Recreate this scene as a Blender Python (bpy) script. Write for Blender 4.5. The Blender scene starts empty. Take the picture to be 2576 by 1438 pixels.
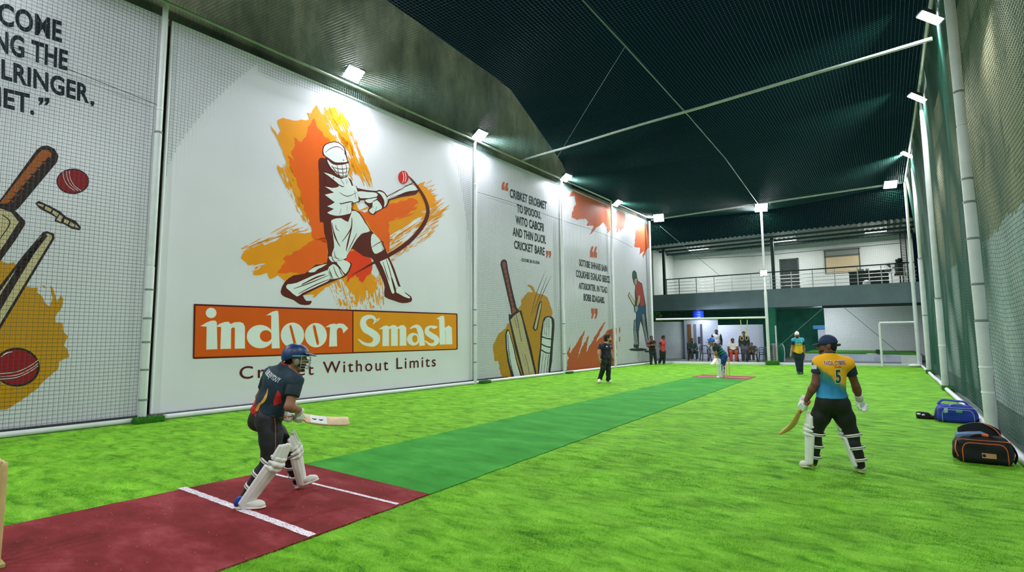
import bpy, bmesh, math, random
import numpy as np
from mathutils import Vector, Matrix
from mathutils.geometry import tessellate_polygon
from mathutils.bvhtree import BVHTree
random.seed(7)
C = bpy.context.scene.collection
PI = math.pi
# ------------------------------------------------------------------ camera model (a surveyed view of the hall)
PW, PH, FOC = 2576, 1438, 1297.73
YAW, PITCH, ROLL, EYE = -0.622851857, 0.0928152999, -0.0073625221, 1.6
_fw = np.array([math.sin(YAW)*math.cos(PITCH), math.cos(YAW)*math.cos(PITCH), math.sin(PITCH)])
_r0 = np.array([math.cos(YAW), -math.sin(YAW), 0.0]); _u0 = np.cross(_r0, _fw)
_rt = math.cos(ROLL)*_r0 + math.sin(ROLL)*_u0
_up = -math.sin(ROLL)*_r0 + math.cos(ROLL)*_u0
EYEP = np.array([0, 0, EYE])
def ray(x, y): return _fw*FOC + _rt*(x-PW/2) - _up*(y-PH/2)
def on_z(x, y, z=0.0):
    d = ray(x, y); return EYEP + d*((z-EYE)/d[2])
def on_x(x, y, X):
    d = ray(x, y); return EYEP + d*(X/d[0])
def on_y(x, y, Y):
    d = ray(x, y); return EYEP + d*(Y/d[1])
def at_depth(x, y, D):
    d = ray(x, y); return EYEP + d*(D/FOC)
def depth_of(P): return float((np.asarray(P)-EYEP) @ _fw)
cam = bpy.data.objects.new('camera', bpy.data.cameras.new('camera')); C.objects.link(cam)
cam.data.sensor_width = 36; cam.data.lens = 36*FOC/PW; cam.data.clip_end = 300
M4 = Matrix.Identity(4)
for i in range(3):
    M4[i][0], M4[i][1], M4[i][2], M4[i][3] = _rt[i], _up[i], -_fw[i], EYEP[i]
cam.matrix_world = M4
bpy.context.scene.camera = cam
vs = bpy.context.scene.view_settings
vs.view_transform = 'Standard'; vs.look = 'None'; vs.gamma = 1; vs.use_curve_mapping = False; vs.exposure = 0.0

# planes of the hall: the long left wall runs slightly askew, the far line too
WA = np.array([-11.57, 2.04]); WB = np.array([-10.0, 26.6]); WD = (WB-WA)/np.linalg.norm(WB-WA); WN = np.array([WD[1], -WD[0]])
def wall_pt(s, z, off=0.0):
    p = WA + WD*s + WN*off; return np.array([p[0], p[1], z])
def wall_sz(x, y, off=-0.15):
    d = ray(x, y); t = ((WA+WN*off-EYEP[:2]) @ WN)/(d[:2] @ WN); P = EYEP+d*t
    return np.array([(P[:2]-WA) @ WD, P[2]])
E0 = np.array([-9.95, 26.6]); E1 = np.array([1.2, 29.76]); ED = (E1-E0)/np.linalg.norm(E1-E0); EN = np.array([-ED[1], ED[0]])
def end_pt(s, z, off=0.0):
    p = E0 + ED*s + EN*off; return np.array([p[0], p[1], z])
def end_px(x, y, off=0.0):
    d = ray(x, y); t = ((E0+EN*off-EYEP[:2]) @ EN)/(d[:2] @ EN); return EYEP+d*t

# ------------------------------------------------------------------ materials
def lin(c):
    c = c/255.0
    return c/12.92 if c <= 0.04045 else ((c+0.055)/1.055)**2.4
def rgb(r, g, b): return (lin(r), lin(g), lin(b), 1.0)
MATS = {}
class NT:
    def __init__(s, name):
        s.m = bpy.data.materials.new(name); s.m.use_nodes = True; s.t = s.m.node_tree
        s.b = s.t.nodes['Principled BSDF']
    def n(s, typ, **kw):
        nd = s.t.nodes.new(typ)
        for k, v in kw.items():
            if k.startswith('i_'):
                key = k[2:]; nd.inputs[int(key) if key.isdigit() else key.replace('_', ' ')].default_value = v
            else: setattr(nd, k, v)
        return nd
    def l(s, a, b): s.t.links.new(a, b)
    def coord(s, scale=(1, 1, 1), attr=None):
        if attr: c = s.n('ShaderNodeAttribute', attribute_name=attr).outputs['Vector']
        else: c = s.n('ShaderNodeTexCoord').outputs['Object']
        mp = s.n('ShaderNodeMapping'); mp.inputs['Scale'].default_value = scale
        s.l(c, mp.inputs['Vector']); return mp.outputs[0]
    def noise(s, scale, detail=4, sc=(1, 1, 1), rough=0.55, attr=None, dist=0.0):
        nd = s.n('ShaderNodeTexNoise'); nd.inputs['Scale'].default_value = scale; nd.inputs['Detail'].default_value = detail
        nd.inputs['Roughness'].default_value = rough; nd.inputs['Distortion'].default_value = dist
        s.l(s.coord(sc, attr), nd.inputs['Vector']); return nd.outputs[0]
    def ramp(s, fac, stops, interp='LINEAR'):
        r = s.n('ShaderNodeValToRGB'); r.color_ramp.interpolation = interp
        e = r.color_ramp.elements
        while len(e) < len(stops): e.new(0.5)
        for i, (p, c) in enumerate(stops): e[i].position = p; e[i].color = c
        s.l(fac, r.inputs[0]); return r.outputs[0]
    def mix(s, fac, a, b, typ='MIX'):
        nd = s.n('ShaderNodeMix', data_type='RGBA', blend_type=typ)
        for v, k in ((fac, 0), (a, 6), (b, 7)):
            if hasattr(v, 'links'): s.l(v, nd.inputs[k])
            else: nd.inputs[k].default_value = v
        return nd.outputs[2]
    def math(s, op, a, b=0.0, c=0.0):
        nd = s.n('ShaderNodeMath', operation=op)
        for v, k in ((a, 0), (b, 1), (c, 2)):
            if hasattr(v, 'links'): s.l(v, nd.inputs[k])
            else: nd.inputs[k].default_value = v
        return nd.outputs[0]
    def sep(s, attr=None):
        x = s.n('ShaderNodeSeparateXYZ'); s.l(s.coord((1, 1, 1), attr), x.inputs[0]); return x.outputs
    def bump(s, h, strength=0.3, dist=0.01):
        b = s.n('ShaderNodeBump'); b.inputs['Strength'].default_value = strength; b.inputs['Distance'].default_value = dist
        s.l(h, b.inputs['Height']); s.l(b.outputs[0], s.b.inputs['Normal'])
    def col(s, c):
        if hasattr(c, 'links'): s.l(c, s.b.inputs['Base Color'])
        else: s.b.inputs['Base Color'].default_value = c
def mat(name, c, rough=0.6, metal=0.0, emit=None, es=1.0, spec=0.5, var=0.0, vscale=8.0, bump=0.0, bscale=60.0, trans=0.0):
    if name in MATS: return MATS[name]
    t = NT(name); col = rgb(*c)
    t.b.inputs['Roughness'].default_value = rough; t.b.inputs['Metallic'].default_value = metal
    t.b.inputs['Specular IOR Level'].default_value = spec
    if trans: t.b.inputs['Transmission Weight'].default_value = trans
    if var:
        lo = tuple(v*(1-var) for v in col[:3])+(1,); hi = tuple(min(1, v*(1+var)) for v in col[:3])+(1,)
        t.col(t.ramp(t.noise(vscale), [(0.3, lo), (0.7, hi)]))
    else: t.col(col)
    if emit: t.b.inputs['Emission Color'].default_value = rgb(*emit); t.b.inputs['Emission Strength'].default_value = es
    if bump: t.bump(t.noise(bscale, 3), bump, 0.004)
    t.m.diffuse_color = col; MATS[name] = t.m; return t.m

# ------------------------------------------------------------------ mesh builder
class MB:
    def __init__(s): s.v = []; s.f = []; s.fm = []; s.mi = 0
    def add(s, vs_, fs):
        o = len(s.v); s.v.extend([tuple(map(float, p)) for p in vs_]); s.f.extend([tuple(o+i for i in f) for f in fs]); s.fm.extend([s.mi]*len(fs))
        return s
    def box(s, c, size, rot=None, bev=0.0):
        hx, hy, hz = [k/2 for k in size]
        if bev:
            bm = bmesh.new(); bmesh.ops.create_cube(bm, size=1.0); bmesh.ops.scale(bm, vec=size, verts=bm.verts)
            bmesh.ops.bevel(bm, geom=list(bm.edges), offset=bev, segments=2, affect='EDGES', profile=0.6)
            pts = [v.co.copy() for v in bm.verts]; bm.verts.index_update(); fs = [[v.index for v in f.verts] for f in bm.faces]; bm.free()
        else:
            pts = [Vector((x, y, z)) for x in (-hx, hx) for y in (-hy, hy) for z in (-hz, hz)]
            fs = [(0, 1, 3, 2), (4, 6, 7, 5), (0, 4, 5, 1), (2, 3, 7, 6), (0, 2, 6, 4), (1, 5, 7, 3)]
        R = rot if rot is not None else Matrix.Identity(3)
        c = Vector(c)
        return s.add([R @ p + c for p in pts], fs)
    def tube(s, pts, r, n=8, cap=True, closed=False, flat=1.0):
        P = [Vector(p) for p in pts]; m = len(P); rs = r if hasattr(r, '__len__') else [r]*m
        vs_ = []; up = None
        for i in range(m):
            a = P[i-1] if (i or closed) else P[i]; b = P[(i+1) % m] if (i < m-1 or closed) else P[i]
            d = (b-a); d = d.normalized() if d.length > 1e-9 else Vector((0, 0, 1))
            if up is None:
                up = Vector((0, 0, 1)) if abs(d.z) < 0.9 else Vector((1, 0, 0))
            x = d.cross(up)
            if x.length < 1e-6: x = d.orthogonal()
            x.normalize(); y = x.cross(d).normalized(); up = y
            for k in range(n):
                t = 2*PI*(k+0.5)/n; vs_.append(P[i] + x*(math.cos(t)*rs[i]) + y*(math.sin(t)*rs[i]*flat))
        fs = []
        for i in range(m if closed else m-1):
            j = (i+1) % m
            for k in range(n): fs.append((i*n+k, i*n+(k+1) % n, j*n+(k+1) % n, j*n+k))
        if cap and not closed: fs.append(tuple(reversed(range(n)))); fs.append(tuple((m-1)*n+k for k in range(n)))
        return s.add(vs_, fs)
    def lathe(s, c, prof, n=20, R=None, cap=True):
        R = R or Matrix.Identity(3); c = Vector(c); vs_ = []; m = len(prof)
        for r, z in prof:
            for k in range(n):
                t = 2*PI*k/n; vs_.append(R @ Vector((r*math.cos(t), r*math.sin(t), z)) + c)
        fs = [(i*n+k, i*n+(k+1) % n, (i+1)*n+(k+1) % n, (i+1)*n+k) for i in range(m-1) for k in range(n)]
        if cap: fs += [tuple(reversed(range(n))), tuple((m-1)*n+k for k in range(n))]
        return s.add(vs_, fs)
    def ell(s, c, r, R=None, nu=16, nv=10):
        R = R or Matrix.Identity(3); c = Vector(c); vs_ = []; fs = []
        for j in range(nv+1):
            p = PI*j/nv
            for i in range(nu):
                t = 2*PI*i/nu; vs_.append(R @ Vector((r[0]*math.sin(p)*math.cos(t), r[1]*math.sin(p)*math.sin(t), -r[2]*math.cos(p))) + c)
        for j in range(nv):
            for i in range(nu): fs.append((j*nu+i, j*nu+(i+1) % nu, (j+1)*nu+(i+1) % nu, (j+1)*nu+i))
        return s.add(vs_, fs)
    def prism(s, loops, to3, thick=0.0, nrm=(0, 0, 1)):
        """flat polygon (outer loop first, then holes) mapped by to3; thick extrudes against nrm"""
        ls = [[Vector((p[0], p[1], 0)) for p in l] for l in loops]
        tris = tessellate_polygon(ls); flat = [p for l in loops for p in l]; P = [Vector(to3(p)) for p in flat]
        o = len(s.v); nn = Vector(nrm)
        fs = []
        for t in tris:
            a, b, c = t
            if (P[b]-P[a]).cross(P[c]-P[a]).dot(nn) < 0: t = (a, c, b)
            fs.append(tuple(t))
        s.add(P, fs)
        if thick:
            s.add([p - nn*thick for p in P], [tuple(reversed(f)) for f in fs]); N = len(P); k = 0
            for l in loops:
                m = len(l)
                for i in range(m):
                    s.f.append((o+k+i, o+k+(i+1) % m, o+N+k+(i+1) % m, o+N+k+i)); s.fm.append(s.mi)
                k += m
        return s
    def build(s, name, m, parent=None, origin=None, smooth=True, angle=40):
        me = bpy.data.meshes.new(name)
        o_ = Vector(origin) if origin is not None else (Vector(parent['_o']) if parent is not None and '_o' in parent else Vector((0, 0, 0)))
        me.from_pydata([Vector(p)-o_ for p in s.v], [], s.f)
        for mm in (m if isinstance(m, (list, tuple)) else [m]): me.materials.append(mm)
        if len(me.materials) > 1: me.polygons.foreach_set('material_index', s.fm)
        bm = bmesh.new(); bm.from_mesh(me); bmesh.ops.recalc_face_normals(bm, faces=bm.faces) if s.fix else None; bm.to_mesh(me); bm.free()
        if smooth: 
            me.polygons.foreach_set('use_smooth', [True]*len(me.polygons)); me.set_sharp_from_angle(angle=math.radians(angle))
        me.update()
        ob = bpy.data.objects.new(name, me); C.objects.link(ob)
        ob['_o'] = [float(k) for k in o_]
        if parent is not None: ob.parent = parent
        else: ob.location = o_
        return ob
    fix = True
def tag(o, label, cat, group=None, kind=None):
    o['label'] = label; o['category'] = cat
    if group: o['group'] = group
    if kind: o['kind'] = kind
    return o
def struct(o):
    o['kind'] = 'structure'; return o
def thing(name, label, cat, loc=(0, 0, 0), group=None):
    o = bpy.data.objects.new(name, None); C.objects.link(o); o.location = [float(k) for k in loc]; o['_o'] = [float(k) for k in loc]
    o.empty_display_size = 0.2
    return tag(o, label, cat, group)
def smooth_loop(pts, n=4, closed=True):
    P = [np.array(p, float) for p in pts]; m = len(P); out = []
    for i in range(m if closed else m-1):
        p0 = P[(i-1) % m] if closed or i else P[0]; p1 = P[i]; p2 = P[(i+1) % m]; p3 = P[(i+2) % m] if closed or i < m-2 else P[-1]
        for k in range(n):
            t = k/n
            out.append(0.5*((2*p1)+(-p0+p2)*t+(2*p0-5*p1+4*p2-p3)*t*t+(-p0+3*p1-3*p2+p3)*t**3))
    if not closed: out.append(P[-1])
    return out
# ================================================================== materials of the place
t = NT('turf')
n1 = t.noise(1.6, 5, (1.0, 1.0, 1), 0.6); n2 = t.noise(5.5, 5, (0.55, 1.25, 1), 0.65, dist=0.6); n3 = t.noise(160, 3, (1, 1, 1), 0.7)
c1 = t.ramp(n2, [(0.30, rgb(66, 130, 14)), (0.46, rgb(104, 168, 34)), (0.70, rgb(134, 196, 56))])
c2 = t.ramp(n1, [(0.3, (0.72, 0.72, 0.72, 1)), (0.7, (1.12, 1.1, 1.1, 1))])
c3 = t.ramp(n3, [(0.25, (0.55, 0.6, 0.5, 1)), (0.75, (1.3, 1.3, 1.25, 1))])
t.col(t.mix(1.0, t.mix(1.0, c1, c2, 'MULTIPLY'), c3, 'MULTIPLY'))
t.b.inputs['Roughness'].default_value = 0.85; t.b.inputs['Specular IOR Level'].default_value = 0.15
t.bump(t.math('ADD', n2, t.math('MULTIPLY', n3, 0.06)), 0.6, 0.06)
TURF = t.m
def carpet(name, lo, mid, hi, fleck=None):
    t = NT(name); n1 = t.noise(2.2, 5, (0.5, 1.1, 1), 0.65); n3 = t.noise(190, 3, rough=0.75)
    c1 = t.ramp(n1, [(0.3, rgb(*lo)), (0.5, rgb(*mid)), (0.72, rgb(*hi))])
    c = t.mix(1.0, c1, t.ramp(n3, [(0.28, (0.72, 0.72, 0.72, 1)), (0.75, (1.22, 1.22, 1.22, 1))]), 'MULTIPLY')
    if fleck:
        v = t.n('ShaderNodeTexVoronoi'); v.inputs['Scale'].default_value = 15; t.l(t.coord(), v.inputs['Vector'])
        c = t.mix(t.ramp(v.outputs['Distance'], [(0.03, (0.8, 0.8, 0.8, 1)), (0.07, (0, 0, 0, 1))]), c, rgb(*fleck))
    t.col(c); t.b.inputs['Roughness'].default_value = 0.9; t.b.inputs['Specular IOR Level'].default_value = 0.2
    t.bump(t.math('ADD', t.math('MULTIPLY', n1, 0.5), t.math('MULTIPLY', n3, 0.2)), 0.6, 0.02); return t.m
MAT_GREEN = carpet('pitch_carpet', (40, 122, 34), (52, 142, 44), (72, 160, 58))
MAT_RED = carpet('red_carpet', (98, 26, 26), (124, 38, 40), (152, 68, 72), (235, 190, 185))
LINE = NT('chalk'); LINE.col(LINE.ramp(LINE.noise(60, 4, rough=0.7), [(0.36, rgb(150, 90, 95)), (0.52, rgb(225, 220, 228))])); LINE.b.inputs['Roughness'].default_value = 0.9; LINE = LINE.m
t = NT('old_concrete')
n1 = t.noise(0.55, 6, (1, 1, 0.55), 0.62); n2 = t.noise(2.5, 6, (1, 1, 0.3), 0.7)
t.col(t.mix(1.0, t.ramp(n1, [(0.3, rgb(84, 90, 76)), (0.5, rgb(126, 130, 110)), (0.72, rgb(178, 176, 148))]), t.ramp(n2, [(0.3, (0.6, 0.6, 0.6, 1)), (0.65, (1.1, 1.1, 1.1, 1))]), 'MULTIPLY'))
t.b.inputs['Roughness'].default_value = 0.95; t.b.inputs['Specular IOR Level'].default_value = .1; t.bump(n2, 0.5, 0.03); CONC = t.m
t = NT('right_wall')      # rough render above, flaking whitewash below an uneven line
x_ = t.sep(); n1 = t.noise(0.5, 6, (1, 1, 0.5), 0.62); n2 = t.noise(1.6, 6, (1, 1, 0.6), 0.7); n4 = t.noise(1.1, 5, (1, 0.8, 1), 0.7); n5 = t.noise(7, 4, (1, 1, 1.6), 0.7)
up = t.mix(1.0, t.ramp(n1, [(0.3, rgb(122, 124, 98)), (0.5, rgb(172, 170, 132)), (0.75, rgb(206, 198, 156))]), t.ramp(n2, [(0.34, (0.35, 0.38, 0.34, 1)), (0.45, (0.95, 0.95, 0.95, 1)), (0.8, (1.1, 1.1, 1.1, 1))]), 'MULTIPLY')
lo = t.mix(t.ramp(n5, [(0.26, (1, 1, 1, 1)), (0.36, (0, 0, 0, 1))]), t.ramp(n2, [(0.35, rgb(186, 208, 206)), (0.65, rgb(232, 240, 238))]), rgb(70, 76, 66))
edge = t.math('GREATER_THAN', t.math('ADD', x_[2], t.math('MULTIPLY', t.math('SUBTRACT', n4, 0.5), 0.9)), 3.72)
t.col(t.mix(edge, lo, up)); t.b.inputs['Roughness'].default_value = 0.95; t.bump(n2, 0.4, 0.04); RWALL = t.m
WHITE_VINYL = mat('white_vinyl', (222, 220, 229), 0.34, spec=0.45, var=0.03, vscale=0.7)
WHITE_PAINT = mat('white_paint', (222, 226, 224), 0.6, var=0.05, vscale=2.0)
WHITE_TUBE = mat('white_pipe', (214, 218, 218), 0.45, var=0.06, vscale=3)
FOAM = mat('pole_padding', (205, 210, 210), 0.55, var=0.08, vscale=4, bump=0.2, bscale=14)
TAPE = mat('tape_band', (120, 126, 126), 0.5)
BRIGHT_TAPE = mat('white_tape_band', (232, 236, 236), 0.45)
NETG = mat('net_twine_green', (16, 78, 62), 0.6)
NETD = mat('net_twine_dark', (46, 74, 74), 0.7)
NETC = mat('net_twine_roof', (20, 88, 76), 0.6)
SLAB = mat('slate_paint', (122, 140, 150), 0.8, var=0.1, vscale=1.3)
DARKSTEEL = mat('dark_steel', (44, 56, 60), 0.5, metal=0.4)
CHROME = mat('steel_rail', (176, 184, 182), 0.35, metal=0.7)
BLACK = mat('black', (14, 15, 16), 0.5)
CLUMP = mat('turf_clump', (44, 112, 10), 0.9, var=0.35, vscale=40, bump=0.8, bscale=90)
# ================================================================== ground
m = MB(); m.add([(-24, -6, -.02), (4, -6, -.02), (4, 46, -.02), (-24, 46, -.02)], [(0, 1, 2, 3)])
PATIO = mat('patio', (128, 132, 130), 0.85, var=0.15, vscale=1.2)
struct(m.build('ground', PATIO))
lw0 = wall_pt(-8, 0, 0.0); lw1 = wall_pt(24.62, 0, 0.0)
m = MB(); P4 = [lw0[:2], (1.34, -6), E1 + np.array([0.1, 0.03]), E0]
m.prism([[tuple(p) for p in P4]], lambda p: (p[0], p[1], 0.0), 0.012)
floor = struct(m.build('floor', TURF))
# pitch: green mat and two red batting mats with chalked creases
def quad_sheet(name, pts, z, material, label, cat, th=0.008, parent=None):
    m = MB(); m.prism([[(p[0], p[1]) for p in pts]], lambda p: (p[0], p[1], z), th)
    o = m.build(name, material, parent)
    if label: tag(o, label, cat)
    return o
XL0, XR0 = -6.02, -3.79
def wav(x, y0, y1, n, amp, sd):
    r = random.Random(sd); return [(x + r.uniform(-amp, amp), y0 + (y1-y0)*i/n) for i in range(n+1)]
def strip(xl0, xl1, xr0, xr1, y0, y1, sd, n=40, amp=0.006):
    a = wav(0, y0, y1, n, amp, sd); b = wav(0, y1, y0, n, amp, sd+1)
    f = lambda y, p, q: p + (q-p)*(y-y0)/(y1-y0)
    return [(f(y, xr0, xr1)+dx, y) for dx, y in a] + [(f(y, xl0, xl1)+dx, y) for dx, y in b]
quad_sheet('pitch_mat', strip(-5.97, -5.74, -3.80, -3.88, 3.84, 19.05, 3, 80, 0.01), 0.010, MAT_GREEN, 'long green carpet pitch strip running between the two red batting mats', 'pitch mat')
bm_ = thing('batting_mat', 'dark red batting mat with two chalk creases under the near batter', 'batting mat', (-5, 2, 0))
MB_ = MB(); MB_.prism([strip(-6.28, -5.97, -3.76, -3.80, -0.6, 3.845, 9, 30)], lambda p: (p[0], p[1], 0.012), 0.01); MB_.build('mat_sheet', MAT_RED, bm_)
def crease(parent, a, b, w, sd, z=0.0145):
    r = random.Random(sd); n = 60; a = np.array(a); b = np.array(b); d = (b-a)/np.linalg.norm(b-a); q = np.array([-d[1], d[0]])
    L = [a+(b-a)*i/n + q*(w/2+r.uniform(-w*.06, w*.06)) for i in range(n+1)]; R_ = [a+(b-a)*i/n - q*(w/2+r.uniform(-w*.06, w*.06)) for i in range(n+1)]
    k = MB(); k.add([(p[0], p[1], z) for p in L+R_], [(i, i+1, n+2+i, n+1+i) for i in range(n)]); return k.build('crease_line', LINE, parent, smooth=False)
crease(bm_, (-6.12, 2.52), (-3.80, 2.54), 0.075, 1)
crease(bm_, (-5.96, 3.36), (-3.82, 3.45), 0.04, 2)
fm = thing('batting_mat', 'dull red batting mat crossing the far end of the pitch under the far wicket', 'batting mat', (-4.8, 20, 0))
MB_ = MB(); MB_.prism([strip(-5.74, -5.72, -3.88, -3.85, 19.05, 20.4, 19, 10)], lambda p: (p[0], p[1], 0.012), 0.01); MB_.build('mat_sheet', mat('far_red', (138, 52, 52), 0.9, var=0.1, vscale=6), fm)
crease(fm, (-5.66, 19.55), (-3.92, 19.6), 0.07, 5)
# ================================================================== left side: concrete gable wall behind the mural boards
m = MB(); prof = [(-9, -0.02), (24.9, -0.02), (25.3, 8.0), (17.7, 8.05), (17.35, 8.45), (16.94, 8.96), (13.5, 10.95), (12.6, 11.1), (7.4, 11.6), (-9, 13.2)]
m.prism([prof], lambda p: wall_pt(p[0], p[1], -0.42), 0.5, (*WN, 0)); struct(m.build('wall_left', CONC, smooth=False))
# ground pipes that edge the turf
def pipe(name, a, b, r, label, cat, material=WHITE_TUBE, z=None, n=10, seg=24, amp=0.012, sd=1):
    rr = random.Random(sd); a = np.array(a, float); b = np.array(b, float); m = MB()
    pts = [a+(b-a)*i/seg + np.array([rr.uniform(-amp, amp), rr.uniform(-amp, amp), rr.uniform(-amp*.3, amp*.3)])*(0 < i < seg) for i in range(seg+1)]
    m.tube(pts, r, n); o = m.build(name, material, origin=a); tag(o, label, cat); return o
pipe('edge_pipe', wall_pt(-8, 0.05, 0.0), wall_pt(24.6, 0.05, 0.0), 0.05, 'white ground pipe edging the turf below the mural boards', 'pipe', sd=3)
pipe('edge_pipe', (1.27, -5, 0.05), (1.27, 29.7, 0.05), 0.05, 'white ground pipe edging the turf under the right net', 'pipe', sd=4)
m = MB(); rot = Matrix.Rotation(math.atan2(ED[1], ED[0]), 3, 'Z'); L_ = np.linalg.norm(E1-E0)
m.box(end_pt(L_/2, 0.06, 0.06), (L_, 0.1, 0.13), rot, 0.01); tag(m.build('edge_kerb', WHITE_PAINT, origin=end_pt(L_/2, 0)), 'low white kerb closing the far end of the turf', 'kerb')
# strip coloured dark to stand for the shaded gap under the boards
m = MB(); m.box(wall_pt(8.3, 0.06, -0.2), (0.1, 34.4, 0.12), Matrix.Rotation(-math.atan2(WD[0], WD[1]), 3, 'Z')); struct(m.build('gap_shade_left', mat('gap_dark', (52, 56, 52), 0.9, var=0.3, vscale=3)))
# ================================================================== right side wall
m = MB(); m.box((2.15, 12.5, 4.9), (0.3, 40, 9.8)); struct(m.build('wall_right', RWALL, smooth=False))
# ================================================================== nets (every strand is real twine)
def net(name, P, nu, nv, r, material, label, seg=1, sag=None, keep=None, origin=None):
    """P(u,v)->point, u,v in 0..1; nu strands across u, nv across v"""
    m = MB(); m.fix = False
    def strand(f, n):
        run = []
        for i in range(n+1):
            p = f(i/n); run.append(p)
        m.tube(run, r, 3, cap=False)
    for i in range(nu+1):
        u = i/nu
        if keep:
            v0 = keep(u)
            if v0 >= 1: continue
            strand(lambda t: P(u, v0+(1-v0)*t), max(1, seg))
        else: strand(lambda t: P(u, t), seg)
    for j in range(nv+1):
        v = j/nv
        if keep:
            us = [k/200 for k in range(201) if keep(k/200) <= v]
            if len(us) < 2: continue
            # split in runs
            run = [us[0]]
            for a in us[1:]+[9]:
                if a-run[-1] > 0.0051:
                    if len(run) > 1: strand(lambda t, A=run[0], B=run[-1]: P(A+(B-A)*t, v), max(2, int(len(run)/8)))
                    run = [a]
                else: run.append(a)
        else: strand(lambda t: P(t, v), seg)
    o = m.build(name, material, origin=origin, smooth=False); tag(o, label, 'net'); return o
CELL = 0.066
def rail_z(s): return 8.52 - 0.03*max(s, 0)       # height of the left top rail
def left_net(name, s0, s1, label, **kw):
    def P(u, v):
        s = s0+(s1-s0)*u; z = 0.1+(rail_z(s)-0.1)*v
        return wall_pt(s, z, 0.0 - 0.05*math.sin(PI*u)*math.sin(PI*v) + 0.012*math.sin(9*u+3*v))
    return net(name, P, int((s1-s0)/CELL), int(8.3/CELL), 0.0028, NETD, label, 14, origin=wall_pt((s0+s1)/2, 0), **kw)
left_net('side_net', -4.6, 1.83, 'dark square mesh net hung over the board with two crossed bats')
left_net('side_net', 2.1, 10.95, 'short strip of dark net left hanging above the batsman mural', keep=lambda u: 0.93-0.02*math.sin(7*u) if 0.19 < u < 0.88 else (0.56+0.37*(u/0.19)**0.7 if u <= 0.19 else 0.93-0.5*((u-0.88)/0.12)**1.5))
left_net('side_net', 11.15, 16.1, 'dark square mesh net over the board with a black five-line quote')
left_net('side_net', 16.3, 20.35, 'dark square mesh net over the orange splashed quote board')
left_net('side_net', 20.55, 24.6, 'dark square mesh net over the board with the standing cricketer')
RX, RZ = 1.36, 8.45
def Pr(u, v):
    y = -3+32.7*u; z = 0.06+(RZ-0.06)*v
    k = 0.09*math.sin(PI*((y-4.1) % 7.2)/7.2); q_ = 1-abs(((y-4.1) % 7.2)/3.6-1)
    return (RX+k*(1-v**4)-.13*v**6+0.014*math.sin(1.9*y+1.5*z)+0.006*math.sin(4.3*y-1.1*z), y+.05*math.sin(2.1*z+y)*(1-v), z-.10*math.sin(PI*q_)*math.sin(PI*v)+0.022*math.sin(1.7*y+.5*z)*(1-v**6)+0.014*math.sin(4.1*y+.7*z)*(1-v**6))
net('side_net', Pr, int(32.7/0.055), int(8.4/0.062), 0.0033, NETG, 'dark green side net hung in front of the rough right wall', 70, origin=(RX, 12, 0))
def Pe(u, v):
    p = end_pt(L_*u, 0.1+8.0*v + 0.35*u*v, 0.03+0.05*math.sin(PI*u)*math.sin(PI*v)); return p
net('end_net', Pe, int(L_/0.075), int(8.1/0.075), 0.0019, NETG, 'dark green net closing the far end below the last crossbar', 10, origin=end_pt(L_/2, 0))
def Pc(u, v):
    y = -3+32*v; s = y-WA[1]; a = wall_pt(s, rail_z(s), 0.05); b = np.array([1.22, y, 8.5-0.0*y])
    yy = y if y < 27 else y
    p = a+(b-a)*u; p[2] -= 0.42*math.sin(PI*u)*(0.55+0.45*math.sin(PI*((y+6) % 12.8)/12.8)) ; 
    fy = 26.7+3.0*u
    p[1] = -3+(fy+3)*v; return p
net('roof_net', Pc, int(12.3/0.078), int(31/0.078), 0.0028, NETC, 'dark green net stretched overhead under the black night sky', 24, origin=(-5, 13, 8.4))
# ================================================================== poles, rails, wires
def pole(P, top, r, label, group=None, pad=None, bands=(), tilt=(0, 0), clamp=None):
    o = thing('net_pole', label, 'pole', (P[0], P[1], 0), group); m = MB()
    T = (P[0]+tilt[0], P[1]+tilt[1], top); f = lambda z: tuple(P[i]+(T[i]-P[i])*z/top if i < 2 else z for i in range(3))
    m.tube([f(0), f(top*.5), T], r, 14); m.build('pipe', WHITE_TUBE, o)
    if pad:
        for z0, z1, rr in pad:
            k = MB(); k.lathe((0, 0, 0), [(rr*.96, 0), (rr, 0.02), (rr*1.01, (z1-z0)*.5), (rr, z1-z0-.02), (rr*.96, z1-z0)], 18)
            c = f(z0); k.v = [(c[0]+p[0]+tilt[0]*p[2]/top, c[1]+p[1]+tilt[1]*p[2]/top, c[2]+p[2]) for p in k.v]; k.build('foam_pad', FOAM, o)
    for z, rr, mm in bands:
        k = MB(); c = f(z); k.lathe(c, [(rr, -.018), (rr+.004, -.014), (rr+.004, .014), (rr, .018)], 18, cap=False); k.build('tape_band', mm, o)
    return o
lp = 0.07
pole(wall_pt(1.92, 0, 0.02), 8.45, .052, 'white padded net pole left of the batsman mural, on a turf clump', pad=[(0.05, 2.95, .07), (2.97, 5.6, .064)], bands=[(z, .072, TAPE) for z in (.42, .98, 1.5, 1.95, 2.5)]+[(5.62, .066, TAPE), (6.1, .056, BRIGHT_TAPE)])
pole(wall_pt(11.0, 0, 0.02), 8.2, .044, 'white net pole between the batsman mural and the quote board with a bat', pad=[(.05, 2.6, .054)], bands=[(z, .056, TAPE) for z in (.7, 1.3, 1.9, 2.4)]+[(6.6, .048, BRIGHT_TAPE)])
pole(wall_pt(16.2, 0, 0.02), 8.0, .046, 'white net pole between the two quote boards', pad=[(.05, 2.6, .06)], bands=[(z, .062, TAPE) for z in (.8, 2.0)])
pole(wall_pt(20.45, 0, 0.02), 7.9, .05, 'white net pole between the splashed quote board and the standing cricketer board', pad=[(.05, 2.8, .065)])
pole(end_pt(0.0, 0, -0.05), 7.6, .055, 'white corner pole where the mural wall meets the far net')
pole(end_px(1935, 915)*[1, 1, 0], 7.9, .055, 'tall white pole in the middle of the far net with two lamps', pad=[(.05, 3.6, .072)])
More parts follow.
